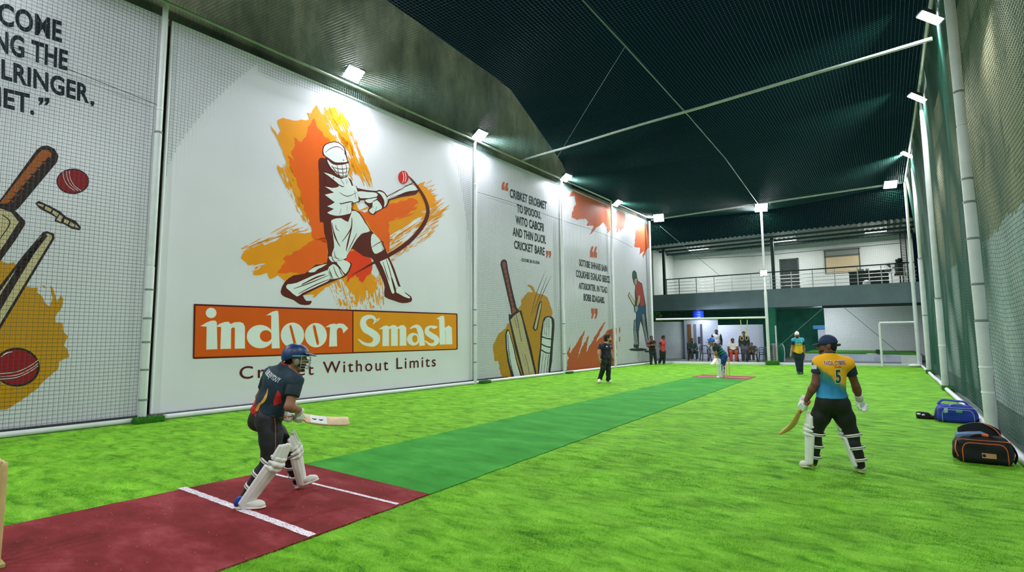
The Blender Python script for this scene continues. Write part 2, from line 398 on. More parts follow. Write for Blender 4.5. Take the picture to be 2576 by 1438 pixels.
pole((1.18, 29.62, 0), 8.5, .055, 'white corner pole where the far net meets the right net', pad=[(.03, 5.0, .075)])
rp = on_z(2498, 1085)
pole((1.3, 25.4, 0), 8.5, .055, 'third padded pole from the front along the right net', pad=[(.05, 4.4, .085), (4.42, 8.0, .066)], bands=[(2.2, .087, TAPE), (4.4, .087, TAPE)])
pole((1.27, 18.6, 0), 8.5, .055, 'second padded pole from the front along the right net', pad=[(.05, 2.5, .08), (2.52, 8.0, .066)], bands=[(1.2, .082, BRIGHT_TAPE), (2.5, .082, TAPE)])
pole((1.29, 11.2, 0), 8.55, .06, 'thickest white padded pole nearest the front along the right net, behind the bags', pad=[(.05, 1.75, .084), (1.77, 3.7, .08), (3.72, 5.0, .077), (5.02, 8.0, .073)], bands=[(.62, .086, BRIGHT_TAPE), (1.02, .086, BRIGHT_TAPE), (1.76, .085, TAPE), (2.35, .082, TAPE), (3.1, .082, TAPE), (3.71, .082, TAPE), (4.1, .079, TAPE), (5.6, .075, TAPE)], tilt=(-.05, 0.0))
pipe('top_rail', wall_pt(-6, rail_z(-6), 0.05), wall_pt(25.2, rail_z(25.2), 0.05), .035, 'grey top rail carrying the nets along the mural wall', 'rail', mat('rail_grey', (176, 184, 178), 0.5, var=.15, vscale=6), amp=.008)
pipe('top_rail', (1.2, -5, 8.3), (1.2, 29.6, 8.5), .04, 'grey top rail carrying the right net', 'rail', mat('rail_grey', (176, 184, 178), 0.5), amp=.01)
pipe('top_rail', end_pt(0.1, 7.66), end_pt(L_-.1, 8.5), .045, 'white crossbar along the top of the far net', 'rail', amp=.005)
cb0 = wall_pt(13.58, rail_z(13.58), .05); cb1 = on_x(2345, 97, 1.2)
pipe('cross_rail', cb0, cb1, .04, 'pale cross pipe spanning overhead from the mural wall to the right rail', 'rail', mat('rail_grey', (176, 184, 178), 0.5), amp=.02, seg=12)
pipe('low_crossbar', end_px(1650, 803), end_px(1931, 798), .05, 'low white crossbar over the spectators at the far left', 'rail', amp=.003)
def wire(pts, r, label, material=None, name='support_wire'):
    m = MB(); m.tube(pts, r, 5); o = m.build(name, material or mat('wire', (150, 158, 152), 0.5), origin=pts[0]); tag(o, label, 'wire'); return o
def roof_at(x, y, dz=-0.05, z=8.15): return on_z(x, y, z)
pts = [roof_at(1465, 0), roof_at(1572, 115), roof_at(1735, 295), roof_at(1826, 400), end_px(1912, 520)]
wire(pts, .016, 'long thin wire under the roof net running to the middle far pole')
wire([roof_at(1572, 118), roof_at(1490, 250), roof_at(1402, 395)], .006, 'faint thin cord branching left from the long roof wire', mat('wire_dark', (92, 104, 100), 0.6))
wire([end_px(2070, 775), end_px(1958, 872)], .012, 'slanting guy cord on the far net left of the white panel', mat('wire_dark', (92, 104, 100), 0.6))
wire([end_px(2122, 772), end_px(2190, 828), end_px(2258, 885)], .012, 'slanting guy cord on the far net in front of the white panel', mat('wire_dark2', (84, 92, 96), 0.6))
wire([end_px(1660, 568), end_px(1712, 612), end_px(1810, 692)], .01, 'thin cord slanting down from the far left corner lamp', mat('wire_dark', (92, 104, 100), 0.6))
for a, b, lab in ((1.95, 11.05, 'x'),):
    pass
wire([wall_pt(-4, 7.3, .02), wall_pt(-1, 6.55, .02), wall_pt(1.9, 5.62+.55, .02)], .006, 'thin dark cord crossing the net over the welcome quote', mat('cord_black', (60, 66, 68), 0.6))
w1 = [wall_sz(x, y, 0.0) for x, y in ((1200, 483), (1290, 510), (1415, 555), (1480, 575), (1548, 600), (1590, 622))]
wire([wall_pt(s, z, .02) for s, z in w1], .007, 'thin dark cord crossing the nets over the far quote boards', mat('cord_black', (60, 66, 68), 0.6))
# goal frame at the far right
g = thing('goal_frame', 'slim white goal post and bar before the far white panel', 'goal', end_px(2220, 921)*[1, 1, 0])
b0 = end_px(2220, 921, -.05); b0[2] = 0
q = end_px(2215, 812, -.05); m = MB(); m.tube([b0, (b0[0], b0[1], q[2])], .05, 10); m.build('post', WHITE_TUBE, g)
q2 = end_px(2303, 810, -.05); m = MB(); m.tube([(b0[0], b0[1], q[2]), q2], .05, 10); m.build('bar', WHITE_TUBE, g)
# turf clumps covering the pole feet
def clump(c, size, rotz, label):
    m = MB(); R = Matrix.Rotation(rotz, 3, 'Z'); rr = random.Random(int(c[0]*97+c[1]*13)); m.box((0, 0, size[2]*.42), (size[0]*.96, size[1]*.9, size[2]*.84), None, size[2]*.2)
    for i in range(900):
        x = rr.uniform(-.5, .5)*size[0]; y = rr.uniform(-.5, .5)*size[1]; top = rr.random() < .5
        z = size[2]*.8 if top else rr.uniform(.05, .85)*size[2]
        if not top:
            if rr.random() < .75: y = -size[1]*.45 if rr.random() < .5 else size[1]*.45
            else: x = -size[0]*.48 if rr.random() < .5 else size[0]*.48
        d = Vector((x/size[0]*1.2+rr.uniform(-.5, .5), y/size[1]*1.2+rr.uniform(-.5, .5), .9 if top else .2)).normalized()*rr.uniform(.02, .05)
        sd = Vector((rr.uniform(-1, 1), rr.uniform(-1, 1), 0)).normalized()*.004; p = Vector((x, y, z))
        m.add([p-sd, p+sd, p+d], [(0, 1, 2)])
    m.v = [tuple(R @ Vector(v) + Vector(c)) for v in m.v]
    m.fix = False
    o = m.build('turf_clump', CLUMP, origin=c); tag(o, label, 'turf clump')
wr_ = math.atan2(WD[1], WD[0])
clump(wall_pt(2.0, 0, 0.14), (.5, .22, .12), wr_, 'green turf clump at the foot of the pole left of the batsman mural')
clump(wall_pt(11.35, 0, 0.14), (.42, .2, .1), wr_, 'green turf clump at the foot of the pole right of the batsman mural')
clump(wall_pt(16.4, 0, 0.12), (.4, .2, .08), wr_, 'small green turf clump at the foot of the pole between the quote boards')
clump(end_px(1943, 917)*[1, 1, 0], (.62, .35, .24), math.atan2(ED[1], ED[0]), 'green turf clump at the foot of the middle far pole')
clump((1.33, 18.35, 0), (.5, .3, .12), PI/2, 'green turf clump at the foot of the second right pole')
clump((1.33, 25.1, 0), (.5, .3, .14), PI/2, 'green turf clump at the foot of the third right pole')
# ================================================================== lamps
GLOW = mat('lamp_glass', (255, 255, 255), 0.3, emit=(244, 250, 255), es=60)
HOUS = mat('lamp_housing', (60, 66, 70), 0.5, metal=.5)
def look(d, up=Vector((0, 0, 1))):
    d = Vector(d).normalized(); x = d.cross(up).normalized(); y = x.cross(d); return Matrix((x, y, -d)).transposed()
def lamp(P, d, size, power, label, group='flood lamps around the nets', light=True, es=None):
    P = Vector(P); d = Vector(d).normalized(); R = look(d)
    o = thing('flood_lamp', label, 'lamp', P, group)
    m = MB(); m.box(P-d*.03, (size[0]*1.12, size[1]*1.15, .06), R, .012)
    for i in range(5): m.box(P-d*.075+R @ Vector((size[0]*(i-2)*.2, 0, 0)), (.012, size[1]*.9, .04), R)
    m.build('housing', HOUS, o)
    m = MB(); m.box(P+d*.006, (size[0], size[1], .012), R, .003); m.build('lens', GLOW, o)
    m = MB(); x = R @ Vector((1, 0, 0)); m.tube([P-d*.03+x*size[0]*.6, P-d*.12+x*size[0]*.6, P-d*.12-x*size[0]*.6, P-d*.03-x*size[0]*.6], .012, 6); m.build('bracket', HOUS, o)
    if light:
        L = bpy.data.lights.new('flood_light', 'AREA'); L.shape = 'RECTANGLE'; L.size = size[0]; L.size_y = size[1]; L.energy = power; L.color = (0.91, 0.945, 1.0)
        lo = bpy.data.objects.new('flood_light', L); C.objects.link(lo); lo.matrix_world = Matrix.Translation(P+d*.03) @ R.to_4x4()
    return o
PWR = 330
ld = (WN[0]*.55, WN[1]*.55, -.84)
for (px, py, lab) in ((890, 186, 'bright flood lamp on the rail above the batsman mural'), (1208, 340, 'bright flood lamp on the pole right of the batsman mural'), (1424, 447, 'bright flood lamp on the pole between the quote boards'), (1553, 511, 'bright flood lamp on the pole before the standing cricketer board')):
    s, z = wall_sz(px, py, .2); lamp(wall_pt(s, z, .2), ld, (.46, .36), PWR, lab)
ed = (-EN[0]*.75, -EN[1]*.75, -.6)
lamp(end_px(1657, 548, -.12), (.2, -.9, -.5), (.5, .4), PWR*.9, 'bright flood lamp at the far left corner of the far crossbar')
lamp(end_px(1915, 522, -.14), ed, (.55, .42), PWR*.9, 'bright flood lamp on top of the middle far pole')
lamp(end_px(2240, 464, -.12), ed, (.5, .36), PWR*.9, 'bright flood lamp at the right end of the far crossbar')
lamp(end_px(1921, 686, -.16), (ed[0], ed[1], -.25), (.3, .26), PWR*.25, 'small flood lamp half way up the middle far pole')
for px, py, X, lab in ((2340, 45, 1.17, 'flood lamp on the right rail, topmost in the view'), (2308, 246, 1.15, 'flood lamp on the second right pole'), (2283, 389, 1.14, 'flood lamp on the third right pole')):
    lamp(on_x(px, py, X), (-.5, -.2, -.84), (.24, .44), PWR*.85, lab)
# lamps of the same rows that stand behind the viewpoint
for P, d in ((wall_pt(-1.5, 8.5, .1), ld), (wall_pt(-6.5, 8.5, .1), ld), ((1.1, 4.0, 8.2), (-.8, 0, -.6)), ((1.1, -3.0, 8.2), (-.8, 0, -.6)), ((-5, -5.5, 8.3), (0, .8, -.6))):
    L = bpy.data.lights.new('flood_light', 'AREA'); L.shape = 'RECTANGLE'; L.size = .5; L.size_y = .4; L.energy = PWR; L.color = (0.91, 0.945, 1.0)
    lo = bpy.data.objects.new('flood_light', L); C.objects.link(lo); lo.matrix_world = Matrix.Translation(Vector(P)) @ look(d).to_4x4()
w = bpy.data.worlds.new('night'); bpy.context.scene.world = w; w.use_nodes = True
w.node_tree.nodes['Background'].inputs[0].default_value = (0.0018, 0.006, 0.009, 1); w.node_tree.nodes['Background'].inputs[1].default_value = 1.0
# ================================================================== mural boards on the left wall (flat paint and vinyl, each on its own board)
FACE = -0.15
def paint(name, c, rough=0.42, var=0.05): return mat('paint_'+name, c, rough+.13, var=var, vscale=1.5, spec=.22)
ORA = paint('amber', (236, 150, 8)); ORD = paint('orange', (238, 98, 6)); ORR = paint('vermilion', (238, 62, 8)); BRN = paint('brown', (92, 28, 12)); PWHITE = paint('white', (226, 232, 232))
MUST = paint('mustard', (206, 146, 20)); DKOUT = paint('outline', (52, 34, 34)); HAND = paint('grip', (176, 92, 40)); CREAM = paint('cream', (208, 190, 148)); CRED = paint('ball_red', (150, 24, 34)); RED = paint('bright_red', (208, 28, 24))
INK = paint('ink', (26, 32, 42)); INKB = paint('black_ink', (16, 20, 26)); RUST = paint('rust', (206, 92, 42)); SIGNO = paint('sign_orange', (218, 88, 6)); SIGNY = paint('sign_amber', (228, 144, 6)); MAROON = paint('maroon', (86, 18, 12)); GRIPR = paint('grip_red', (160, 82, 66))
GREEND = paint('helmet_green', (52, 78, 72)); SKINP = paint('skin', (196, 160, 132)); SHIRTR = paint('shirt_red', (172, 60, 50)); JEAN = paint('blue', (44, 78, 112)); GREYP = paint('grey', (150, 160, 162)); PEACH = paint('peach', (248, 214, 178))
def crop(ox, oy, sc): return lambda p: wall_sz(ox+p[0]/sc, oy+p[1]/sc, FACE)
class Art:
    """flat shapes painted on the board; layer lifts each coat a little"""
    def __init__(s, tr): s.tr = tr; s.m = MB(); s.m.fix = False
    def poly(s, pts, layer, curve=0, holes=()):
        f = lambda l: smooth_loop(l, curve) if curve else l
        loops = [[tuple(s.tr(p)) for p in f(l)] for l in (pts, *holes)]
        s.m.prism(loops, lambda q: wall_pt(q[0], q[1], FACE+0.004+layer*0.0016), 0, (*WN, 0)); return s
    def stroke(s, pts, ws, layer, n=4):
        if not hasattr(ws, '__len__'): ws = [ws]*len(pts)
        q = smooth_loop([(p[0], p[1], w) for p, w in zip(pts, ws)], n, closed=False); L = []; R = []
        for i in range(len(q)):
            a = q[max(i-1, 0)]; b = q[min(i+1, len(q)-1)]; d = b[:2]-a[:2]; d = d/(np.linalg.norm(d)+1e-9); k = np.array([-d[1], d[0]])*max(q[i][2], .3)/2
            L.append(tuple(q[i][:2]+k)); R.append(tuple(q[i][:2]-k))
        P = [tuple(s.tr(p)) for p in L+R]; N = len(L)
        s.m.add([wall_pt(p[0], p[1], FACE+0.004+layer*0.0016) for p in P], [(i, N+i, N+i+1, i+1) for i in range(N-1)]); return s
    def ell(s, c, rx, ry, layer, n=28, rot=0, holes=()):
        f = lambda c, rx, ry: [(c[0]+rx*math.cos(t)*math.cos(rot)-ry*math.sin(t)*math.sin(rot), c[1]+rx*math.cos(t)*math.sin(rot)+ry*math.sin(t)*math.cos(rot)) for t in (2*PI*i/n for i in range(n))]
        return s.poly(f(c, rx, ry), layer, 0, [f(*h) for h in holes])
    def build(s, name, m, parent): return s.m.build(name, m, parent, smooth=False)
def text_mesh(txt, bold=0.0, spacing=1.0):
    cu = bpy.data.curves.new('tmp', 'FONT'); cu.body = txt; cu.offset = bold; cu.space_character = spacing; cu.size = 1; cu.resolution_u = 4
    o = bpy.data.objects.new('tmp', cu); C.objects.link(o); bpy.context.view_layer.update()
    me = bpy.data.meshes.new_from_object(o.evaluated_get(bpy.context.evaluated_depsgraph_get()))
    v = np.array([tuple(p.co) for p in me.vertices]); f = [tuple(p.vertices) for p in me.polygons]
    bpy.data.objects.remove(o); bpy.data.curves.remove(cu); bpy.data.meshes.remove(me)
    return v, f
CAPH = text_mesh('H')[0][:, 1].max()
def text_on(art, txt, quad, layer, bold=0.0, spacing=1.0):
    """letters stretched so that cap height and width fill the quad TL,TR,BR,BL"""
    v, f = text_mesh(txt, bold, spacing); x0, x1 = v[:, 0].min(), v[:, 0].max()
    q = [np.array(art.tr(p)) for p in quad]; P = []
    for x, y, _ in v:
        a = (x-x0)/(x1-x0); b = 1-y/CAPH
        r = (q[0]*(1-a)+q[1]*a)*(1-b)+(q[3]*(1-a)+q[2]*a)*b
        P.append(wall_pt(r[0], r[1], FACE+0.004+layer*0.0016))
    art.m.add(P, f)
def quotes(art, box, layer, opening, skew=0.0):
    x0, y0, x1, y1 = box; w = (x1-x0)
    for k in (0, 1):
        a = x0+k*w*.54; b = a+w*.46
        yy = lambda t, x: y0+(y1-y0)*t+skew*(x-x0)
        if opening: pts = [(b, yy(.0, b)), (a+(b-a)*.45, yy(.12, a)), (a, yy(.5, a)), (a, yy(1, a)), (b, yy(1, b)), (b, yy(.52, b)), (a+(b-a)*.62, yy(.5, b)), (a+(b-a)*.95, yy(.2, b))]
        else: pts = [(a, yy(0, a)), (b, yy(0, b)), (b, yy(.5, b)), (a+(b-a)*.55, yy(.88, b)), (a, yy(1, a)), (a+(b-a)*.1, yy(.8, a)), (a+(b-a)*.38, yy(.5, a)), (a, yy(.48, a))]
        art.poly(pts, layer)
def board(name, s0, s1, label):
    z1 = lambda s: 8.12-0.019*s
    o = thing(name, label, 'mural board', wall_pt((s0+s1)/2, .1, FACE-.03), 'painted boards along the left wall')
    m = MB(); m.prism([[(s0, .1), (s1, .1), (s1, z1(s1)), (s0, z1(s0))]], lambda p: wall_pt(p[0], p[1], FACE), .05, (*WN, 0)); m.build('board_sheet', WHITE_VINYL, o, smooth=False)
    m = MB()
    for a, b in (((s0, z1(s0)), (s1, z1(s1))),):
        m.tube([wall_pt(a[0], a[1], FACE-.01), wall_pt(b[0], b[1], FACE-.01)], .035, 6)
    for s in (s0+.02, s1-.02): m.tube([wall_pt(s, .12, FACE-.0), wall_pt(s, z1(s), FACE-.0)], .02, 6)
    m.build('edge_trim', WHITE_PAINT, o); return o
b1 = board('mural_board', -6, 2.03, 'white mural board cut by the left edge, with quote, crossed bats and balls')
b2 = board('mural_board', 2.09, 11.05, 'largest white mural board with orange splashed batsman painting and sign')
b3 = board('mural_board', 11.11, 16.22, 'white mural board with five black lines, a bat and a leg pad on mustard')
b4 = board('mural_board', 16.28, 20.62, 'white mural board with orange splashes at top and bottom around a quote')
b5 = board('mural_board', 20.68, 25.1, 'white mural board with a small standing cricketer, last before the corner')
# ---------- big batsman painting
A = crop(580, 230, 2.522); rr = random.Random(5)
def streaks(art, a0, a1, b0, b1, n, wmin, wmax, layer, seed, gaps=2, jit=20):
    r = random.Random(seed)
    for i in range(n):
        u = (i+r.uniform(-.3, .3))/max(1, n-1); p = np.array(a0)*(1-u)+np.array(a1)*u; q = np.array(b0)*(1-u)+np.array(b1)*u
        p = p+(q-p)*r.uniform(-.03, .12); q = q-(q-p)*r.uniform(-.04, .22)
        cuts = sorted([0, 1]+[r.uniform(.1, .95) for _ in range(gaps*2)])
        for k in range(0, len(cuts)-1, 2):
            c0, c1 = cuts[k], cuts[k+1]
            if c1-c0 < .03: continue
            w = r.uniform(wmin, wmax); mm = 5
            pts = [p+(q-p)*(c0+(c1-c0)*j/mm)+np.array([r.uniform(-1, 1), r.uniform(-1, 1)]) for j in range(mm+1)]
            art.stroke(pts, [w*.15]+[w*r.uniform(.6, 1.2) for _ in range(mm-1)]+[w*.1], layer, 2)
def rag(pts, amp, n, seed):
    """ragged brush edge: extra jitter points along a loop"""
    r = random.Random(seed); out = []
    for i in range(len(pts)):
        a = np.array(pts[i], float); b = np.array(pts[(i+1) % len(pts)], float); L = np.linalg.norm(b-a); k = max(1, int(L/n)); d = (b-a)/max(L, 1e-6); q = np.array([-d[1], d[0]])
        for j in range(k):
            out.append(tuple(a+(b-a)*j/k+(q*r.uniform(-amp, amp) if j else 0)+(d*r.uniform(-amp, amp)*.4 if j else 0)))
    return out
a = Art(A)
a.poly(rag([(250, 205), (262, 228), (300, 280), (318, 245), (300, 205), (300, 180), (335, 166), (400, 185), (500, 178), (485, 135), (512, 140), (520, 118), (545, 85), (560, 115), (590, 165), (640, 270), (668, 330), (690, 440), (720, 560), (770, 600), (800, 720), (860, 850), (880, 1000), (890, 1130), (930, 1240), (900, 1310), (860, 1250), (850, 1320), (820, 1290), (800, 1370), (785, 1290), (740, 1240), (715, 1200), (640, 1080), (575, 860), (530, 850), (480, 800), (430, 720), (380, 560), (345, 420), (290, 290), (262, 245)], 5, 22, 1), 0)
a.poly(rag([(70, 1040), (90, 1010), (200, 960), (215, 975), (380, 900), (470, 900), (560, 880), (800, 790), (930, 730), (1080, 640), (1235, 570), (1222, 595), (1300, 685), (1290, 715), (1180, 770), (1250, 765), (1100, 860), (960, 940), (880, 1030), (760, 1150), (640, 1220), (520, 1310), (530, 1290), (470, 1290), (360, 1205), (300, 1165), (250, 1190), (235, 1150), (150, 1165), (140, 1150), (230, 1090), (110, 1100), (65, 1055)], 6, 20, 2), .3)
streaks(a, (560, 115), (690, 105), (790, 590), (905, 585), 15, 5, 16, .1, 3, 2)
streaks(a, (600, 100), (680, 100), (740, 380), (790, 420), 6, 14, 26, .15, 33, 1)
streaks(a, (300, 470), (390, 450), (480, 850), (560, 860), 12, 5, 15, .1, 4, 2)
streaks(a, (640, 1180), (960, 1150), (705, 1380), (975, 1370), 24, 4, 13, .1, 6, 2)
streaks(a, (70, 1000), (130, 1140), (440, 800), (420, 1080), 16, 4, 13, .1, 7, 2)
streaks(a, (1390, 735), (1240, 600), (1000, 1050), (820, 760), 26, 4, 14, .1, 8, 2)
streaks(a, (1380, 740), (1300, 880), (980, 960), (1000, 1080), 9, 3, 8, .1, 9, 3)
streaks(a, (640, 120), (720, 130), (850, 600), (915, 600), 16, 2, 5, .12, 51, 4)
streaks(a, (1380, 745), (1290, 560), (960, 1010), (900, 760), 22, 2, 5, .12, 52, 4)
streaks(a, (80, 1000), (200, 950), (420, 860), (560, 860), 10, 2, 5, .12, 53, 4); streaks(a, (290, 480), (340, 470), (440, 800), (520, 850), 9, 2, 5, .12, 54, 4)
streaks(a, (620, 1200), (960, 1180), (690, 1385), (970, 1385), 22, 2, 4, .12, 55, 4); streaks(a, (1290, 830), (1300, 900), (1000, 1050), (1010, 1085), 6, 2, 5, .12, 56, 4)
a.build('amber_brushwork', ORA, b2)
a = Art(A)
a.poly(rag([(530, 170), (545, 215), (600, 290), (650, 330), (600, 420), (562, 430), (566, 720), (590, 830), (612, 960), (520, 930), (500, 820), (470, 760), (440, 620), (380, 470), (360, 405), (415, 455), (385, 380), (410, 340), (400, 290), (450, 320), (485, 270), (490, 225), (512, 200)], 7, 16, 11), 1)
a.poly(rag([(770, 745), (850, 770), (920, 740), (1000, 720), (1150, 675), (1190, 700), (1120, 780), (1000, 830), (1010, 960), (1000, 1020), (930, 920), (860, 820), (815, 765)], 6, 18, 12), 1)
a.poly(rag([(612, 920), (612, 1085), (540, 1100), (470, 1160), (400, 1150), (295, 1150), (350, 1080), (330, 1060), (420, 1010), (520, 945)], 6, 16, 13), 1)
streaks(a, (960, 700), (1200, 680), (930, 920), (1020, 900), 0, 3, 8, 1, 15)
streaks(a, (1200, 690), (1180, 760), (930, 780), (940, 850), 5, 4, 10, 1.1, 16, 1)
a.build('orange_brushwork', ORD, b2)
a = Art(A); a.poly(rag([(740, 1020), (800, 1005), (880, 1050), (905, 1090), (880, 1160), (835, 1215), (790, 1160), (735, 1210), (740, 1170), (765, 1110), (725, 1075)], 7, 14, 14), 1.6); a.build('red_brushwork', ORR, b2)
a = Art(A)
a.poly(smooth_loop([(660, 316), (702, 335), (727, 365), (737, 410), (747, 440), (752, 470), (750, 510), (738, 540), (765, 560), (777, 597), (800, 600), (804, 612), (870, 626), (925, 630), (945, 624), (977, 640), (1002, 680), (1006, 700), (990, 730), (960, 747), (925, 767), (910, 782), (884, 777), (870, 750), (880, 735), (850, 707), (850, 690), (820, 692), (818, 702), (770, 714), (770, 745), (817, 765), (853, 820), (893, 885), (927, 915), (967, 965), (987, 1010), (1002, 1045), (1037, 1120), (1077, 1235), (1102, 1270), (1145, 1300), (1146, 1332), (1090, 1342), (1040, 1327), (976, 1300), (978, 1240), (958, 1180), (913, 1085), (890, 1055), (840, 1043), (785, 1003), (760, 1003), (727, 1070), (762, 1085), (767, 1105), (737, 1167), (690, 1188), (640, 1208), (560, 1243), (470, 1288), (460, 1298), (480, 1328), (513, 1327), (500, 1352), (440, 1350), (400, 1322), (340, 1300), (317, 1270), (343, 1208), (400, 1165), (470, 1155), (540, 1098), (612, 1083), (612, 960), (594, 900), (588, 830), (568, 828), (563, 760), (561, 600), (560, 520), (556, 440), (576, 420), (602, 425), (600, 412), (583, 400), (583, 360), (600, 333)], 2), 2.4)
a.poly([(996, 694), (990, 664), (1160, 574), (1192, 598), (1198, 628), (1172, 655), (1080, 670)], 2.4)
a.stroke([(1120, 530), (1165, 580), (1220, 660), (1250, 740), (1240, 810), (1190, 890), (1110, 970), (1000, 1040), (900, 1090), (830, 1130), (765, 1165)], [5, 14, 18, 20, 24, 26, 26, 24, 14, 8, 2], 4.2, 6)
# brown drawing lines over the white
for pts, w in ([(600, 388), (632, 362), (680, 350), (722, 378)], 4), ([(722, 378), (735, 415), (742, 445)], 7), ([(612, 425), (650, 458), (700, 462), (748, 452)], 7), ([(640, 470), (665, 505), (700, 548)], 5), ([(640, 478), (700, 492), (748, 485)], 4.5), ([(655, 505), (705, 517), (745, 508)], 4.5), ([(680, 530), (710, 538), (738, 530)], 4.5), ([(672, 460), (685, 520), (692, 540)], 4), ([(705, 462), (712, 520), (712, 545)], 4), ([(730, 458), (735, 500), (728, 540)], 4), ([(610, 440), (630, 480), (660, 512)], 6), \
    ([(690, 640), (740, 665), (800, 640)], 4), ([(640, 560), (700, 600), (720, 602)], 6), ([(700, 560), (720, 590)], 5), ([(730, 555), (735, 585)], 4), ([(745, 560), (740, 580)], 3), ([(785, 630), (795, 680)], 5), ([(700, 745), (690, 780)], 4), ([(740, 720), (735, 760)], 3), ([(770, 745), (772, 700), (700, 712), (695, 705)], 6), \
    ([(640, 830), (660, 920), (690, 975)], 7), ([(655, 890), (675, 950), (695, 985)], 5), ([(768, 800), (762, 870), (705, 955)], 7), ([(768, 860), (745, 950), (732, 1010)], 10), ([(800, 900), (770, 960), (740, 1020)], 5), ([(830, 900), (815, 925)], 5), ([(665, 845), (670, 870), (690, 885)], 4), ([(890, 990), (960, 950), (965, 985)], 5), ([(950, 960), (968, 985), (960, 1010)], 4), \
    ([(640, 1040), (650, 1070), (690, 1110)], 5), ([(655, 1010), (665, 1050), (690, 1070)], 4), ([(400, 1250), (500, 1215), (620, 1165)], 6), ([(430, 1282), (540, 1225), (640, 1185)], 6), ([(450, 1225), (540, 1180), (600, 1160)], 10), ([(530, 1150), (560, 1125), (600, 1115)], 5), ([(622, 1120), (640, 1170), (655, 1195)], 5), ([(650, 1105), (670, 1160), (690, 1185)], 5), ([(675, 1095), (700, 1150), (712, 1170)], 5), \
    ([(985, 1060), (1010, 1140), (1030, 1230)], 5), ([(965, 1080), (990, 1160), (1005, 1200)], 5), ([(1020, 1180), (1040, 1250), (1045, 1280)], 14), ([(1060, 1280), (1110, 1310), (1140, 1315)], 5), ([(1000, 680), (1090, 650), (1180, 635)], 4), ([(1010, 668), (1060, 632), (1100, 615)], 3), ([(1060, 662), (1120, 640), (1190, 628)], 10), ([(1100, 600), (1150, 590), (1180, 600)], 3), ([(925, 640), (950, 660), (970, 700), (968, 735)], 10), ([(900, 700), (930, 685), (950, 700)], 6), ([(985, 690), (990, 720)], 4), ([(925, 730), (918, 760)], 4), ([(895, 715), (905, 740)], 4):
    a.stroke(pts, [w*.5]+[w]*(len(pts)-2)+[w*.4], 4.0, 4)
a.poly([(592, 520), (625, 540), (672, 585), (680, 606), (640, 612), (605, 585)], 4.0)
a.ell((652, 548), 4, 4, 4.1, 10); a.ell((716, 436), 4, 4, 4.1, 10)
a.build('batsman_outline', BRN, b2)
a = Art(A)
for pts in ([(590, 360), (606, 337), (660, 322), (700, 340), (721, 368), (722, 395), (738, 420), (743, 445), (700, 450), (660, 448), (625, 425), (597, 405), (588, 385)], [(612, 432), (650, 456), (700, 462), (747, 456), (747, 505), (733, 537), (700, 543), (660, 512), (628, 475)],
            [(640, 528), (700, 556), (742, 542), (768, 598), (795, 603), (812, 695), (765, 708), (766, 765), (740, 778), (690, 788), (650, 785), (612, 768), (655, 745), (612, 728), (660, 703), (596, 655), (655, 642), (598, 604), (645, 612), (684, 603), (676, 580), (620, 535), (590, 514)],
            [(806, 634), (870, 638), (923, 643), (925, 668), (822, 677)], [(942, 634), (972, 645), (996, 688), (985, 722), (972, 732), (975, 700), (955, 662), (930, 640)], [(903, 692), (930, 690), (955, 722), (957, 743), (915, 763), (905, 776), (888, 770), (877, 752), (897, 735)], [(852, 688), (890, 680), (930, 675), (905, 700), (880, 708), (862, 702)],
            [(640, 815), (700, 803), (745, 828), (770, 757), (815, 774), (850, 830), (884, 885), (840, 898), (800, 935), (770, 985), (738, 1038), (722, 1062), (640, 1050), (656, 990), (650, 920), (640, 850)], [(890, 925), (905, 900), (940, 932), (963, 970), (973, 1000), (940, 1022), (912, 1028), (892, 985)],
            [(944, 1070), (985, 1043), (1022, 1120), (1056, 1220), (1060, 1240), (1030, 1284), (1012, 1250), (990, 1180), (962, 1110)], [(1052, 1240), (1080, 1240), (1108, 1280), (1136, 1302), (1130, 1312), (1075, 1290), (1047, 1268)],
            [(670, 1078), (710, 1066), (754, 1087), (756, 1108), (728, 1158), (695, 1115)], [(620, 1048), (655, 1050), (720, 1066), (675, 1078), (640, 1080)], [(615, 1128), (640, 1100), (665, 1100), (720, 1165), (650, 1190), (630, 1180)],
            [(362, 1222), (420, 1213), (610, 1133), (640, 1185), (560, 1230), (455, 1278), (420, 1300), (372, 1262), (352, 1243)], [(490, 1145), (520, 1120), (560, 1105), (612, 1093), (560, 1125), (530, 1145)], [(1000, 684), (998, 666), (1158, 582), (1186, 602), (1188, 622), (1080, 655)]):
    a.poly(smooth_loop(pts, 2), 3.2)
a.build('batsman_white', PWHITE, b2)
a = Art(A); a.ell((1095, 545), 33, 42, 4.6); a.build('painted_ball', RED, b2)
a = Art(A); a.stroke([(1090, 510), (1098, 545), (1090, 580)], 4, 5); a.stroke([(1104, 512), (1112, 545), (1104, 575)], 4, 5); a.build('ball_seam', PWHITE, b2)
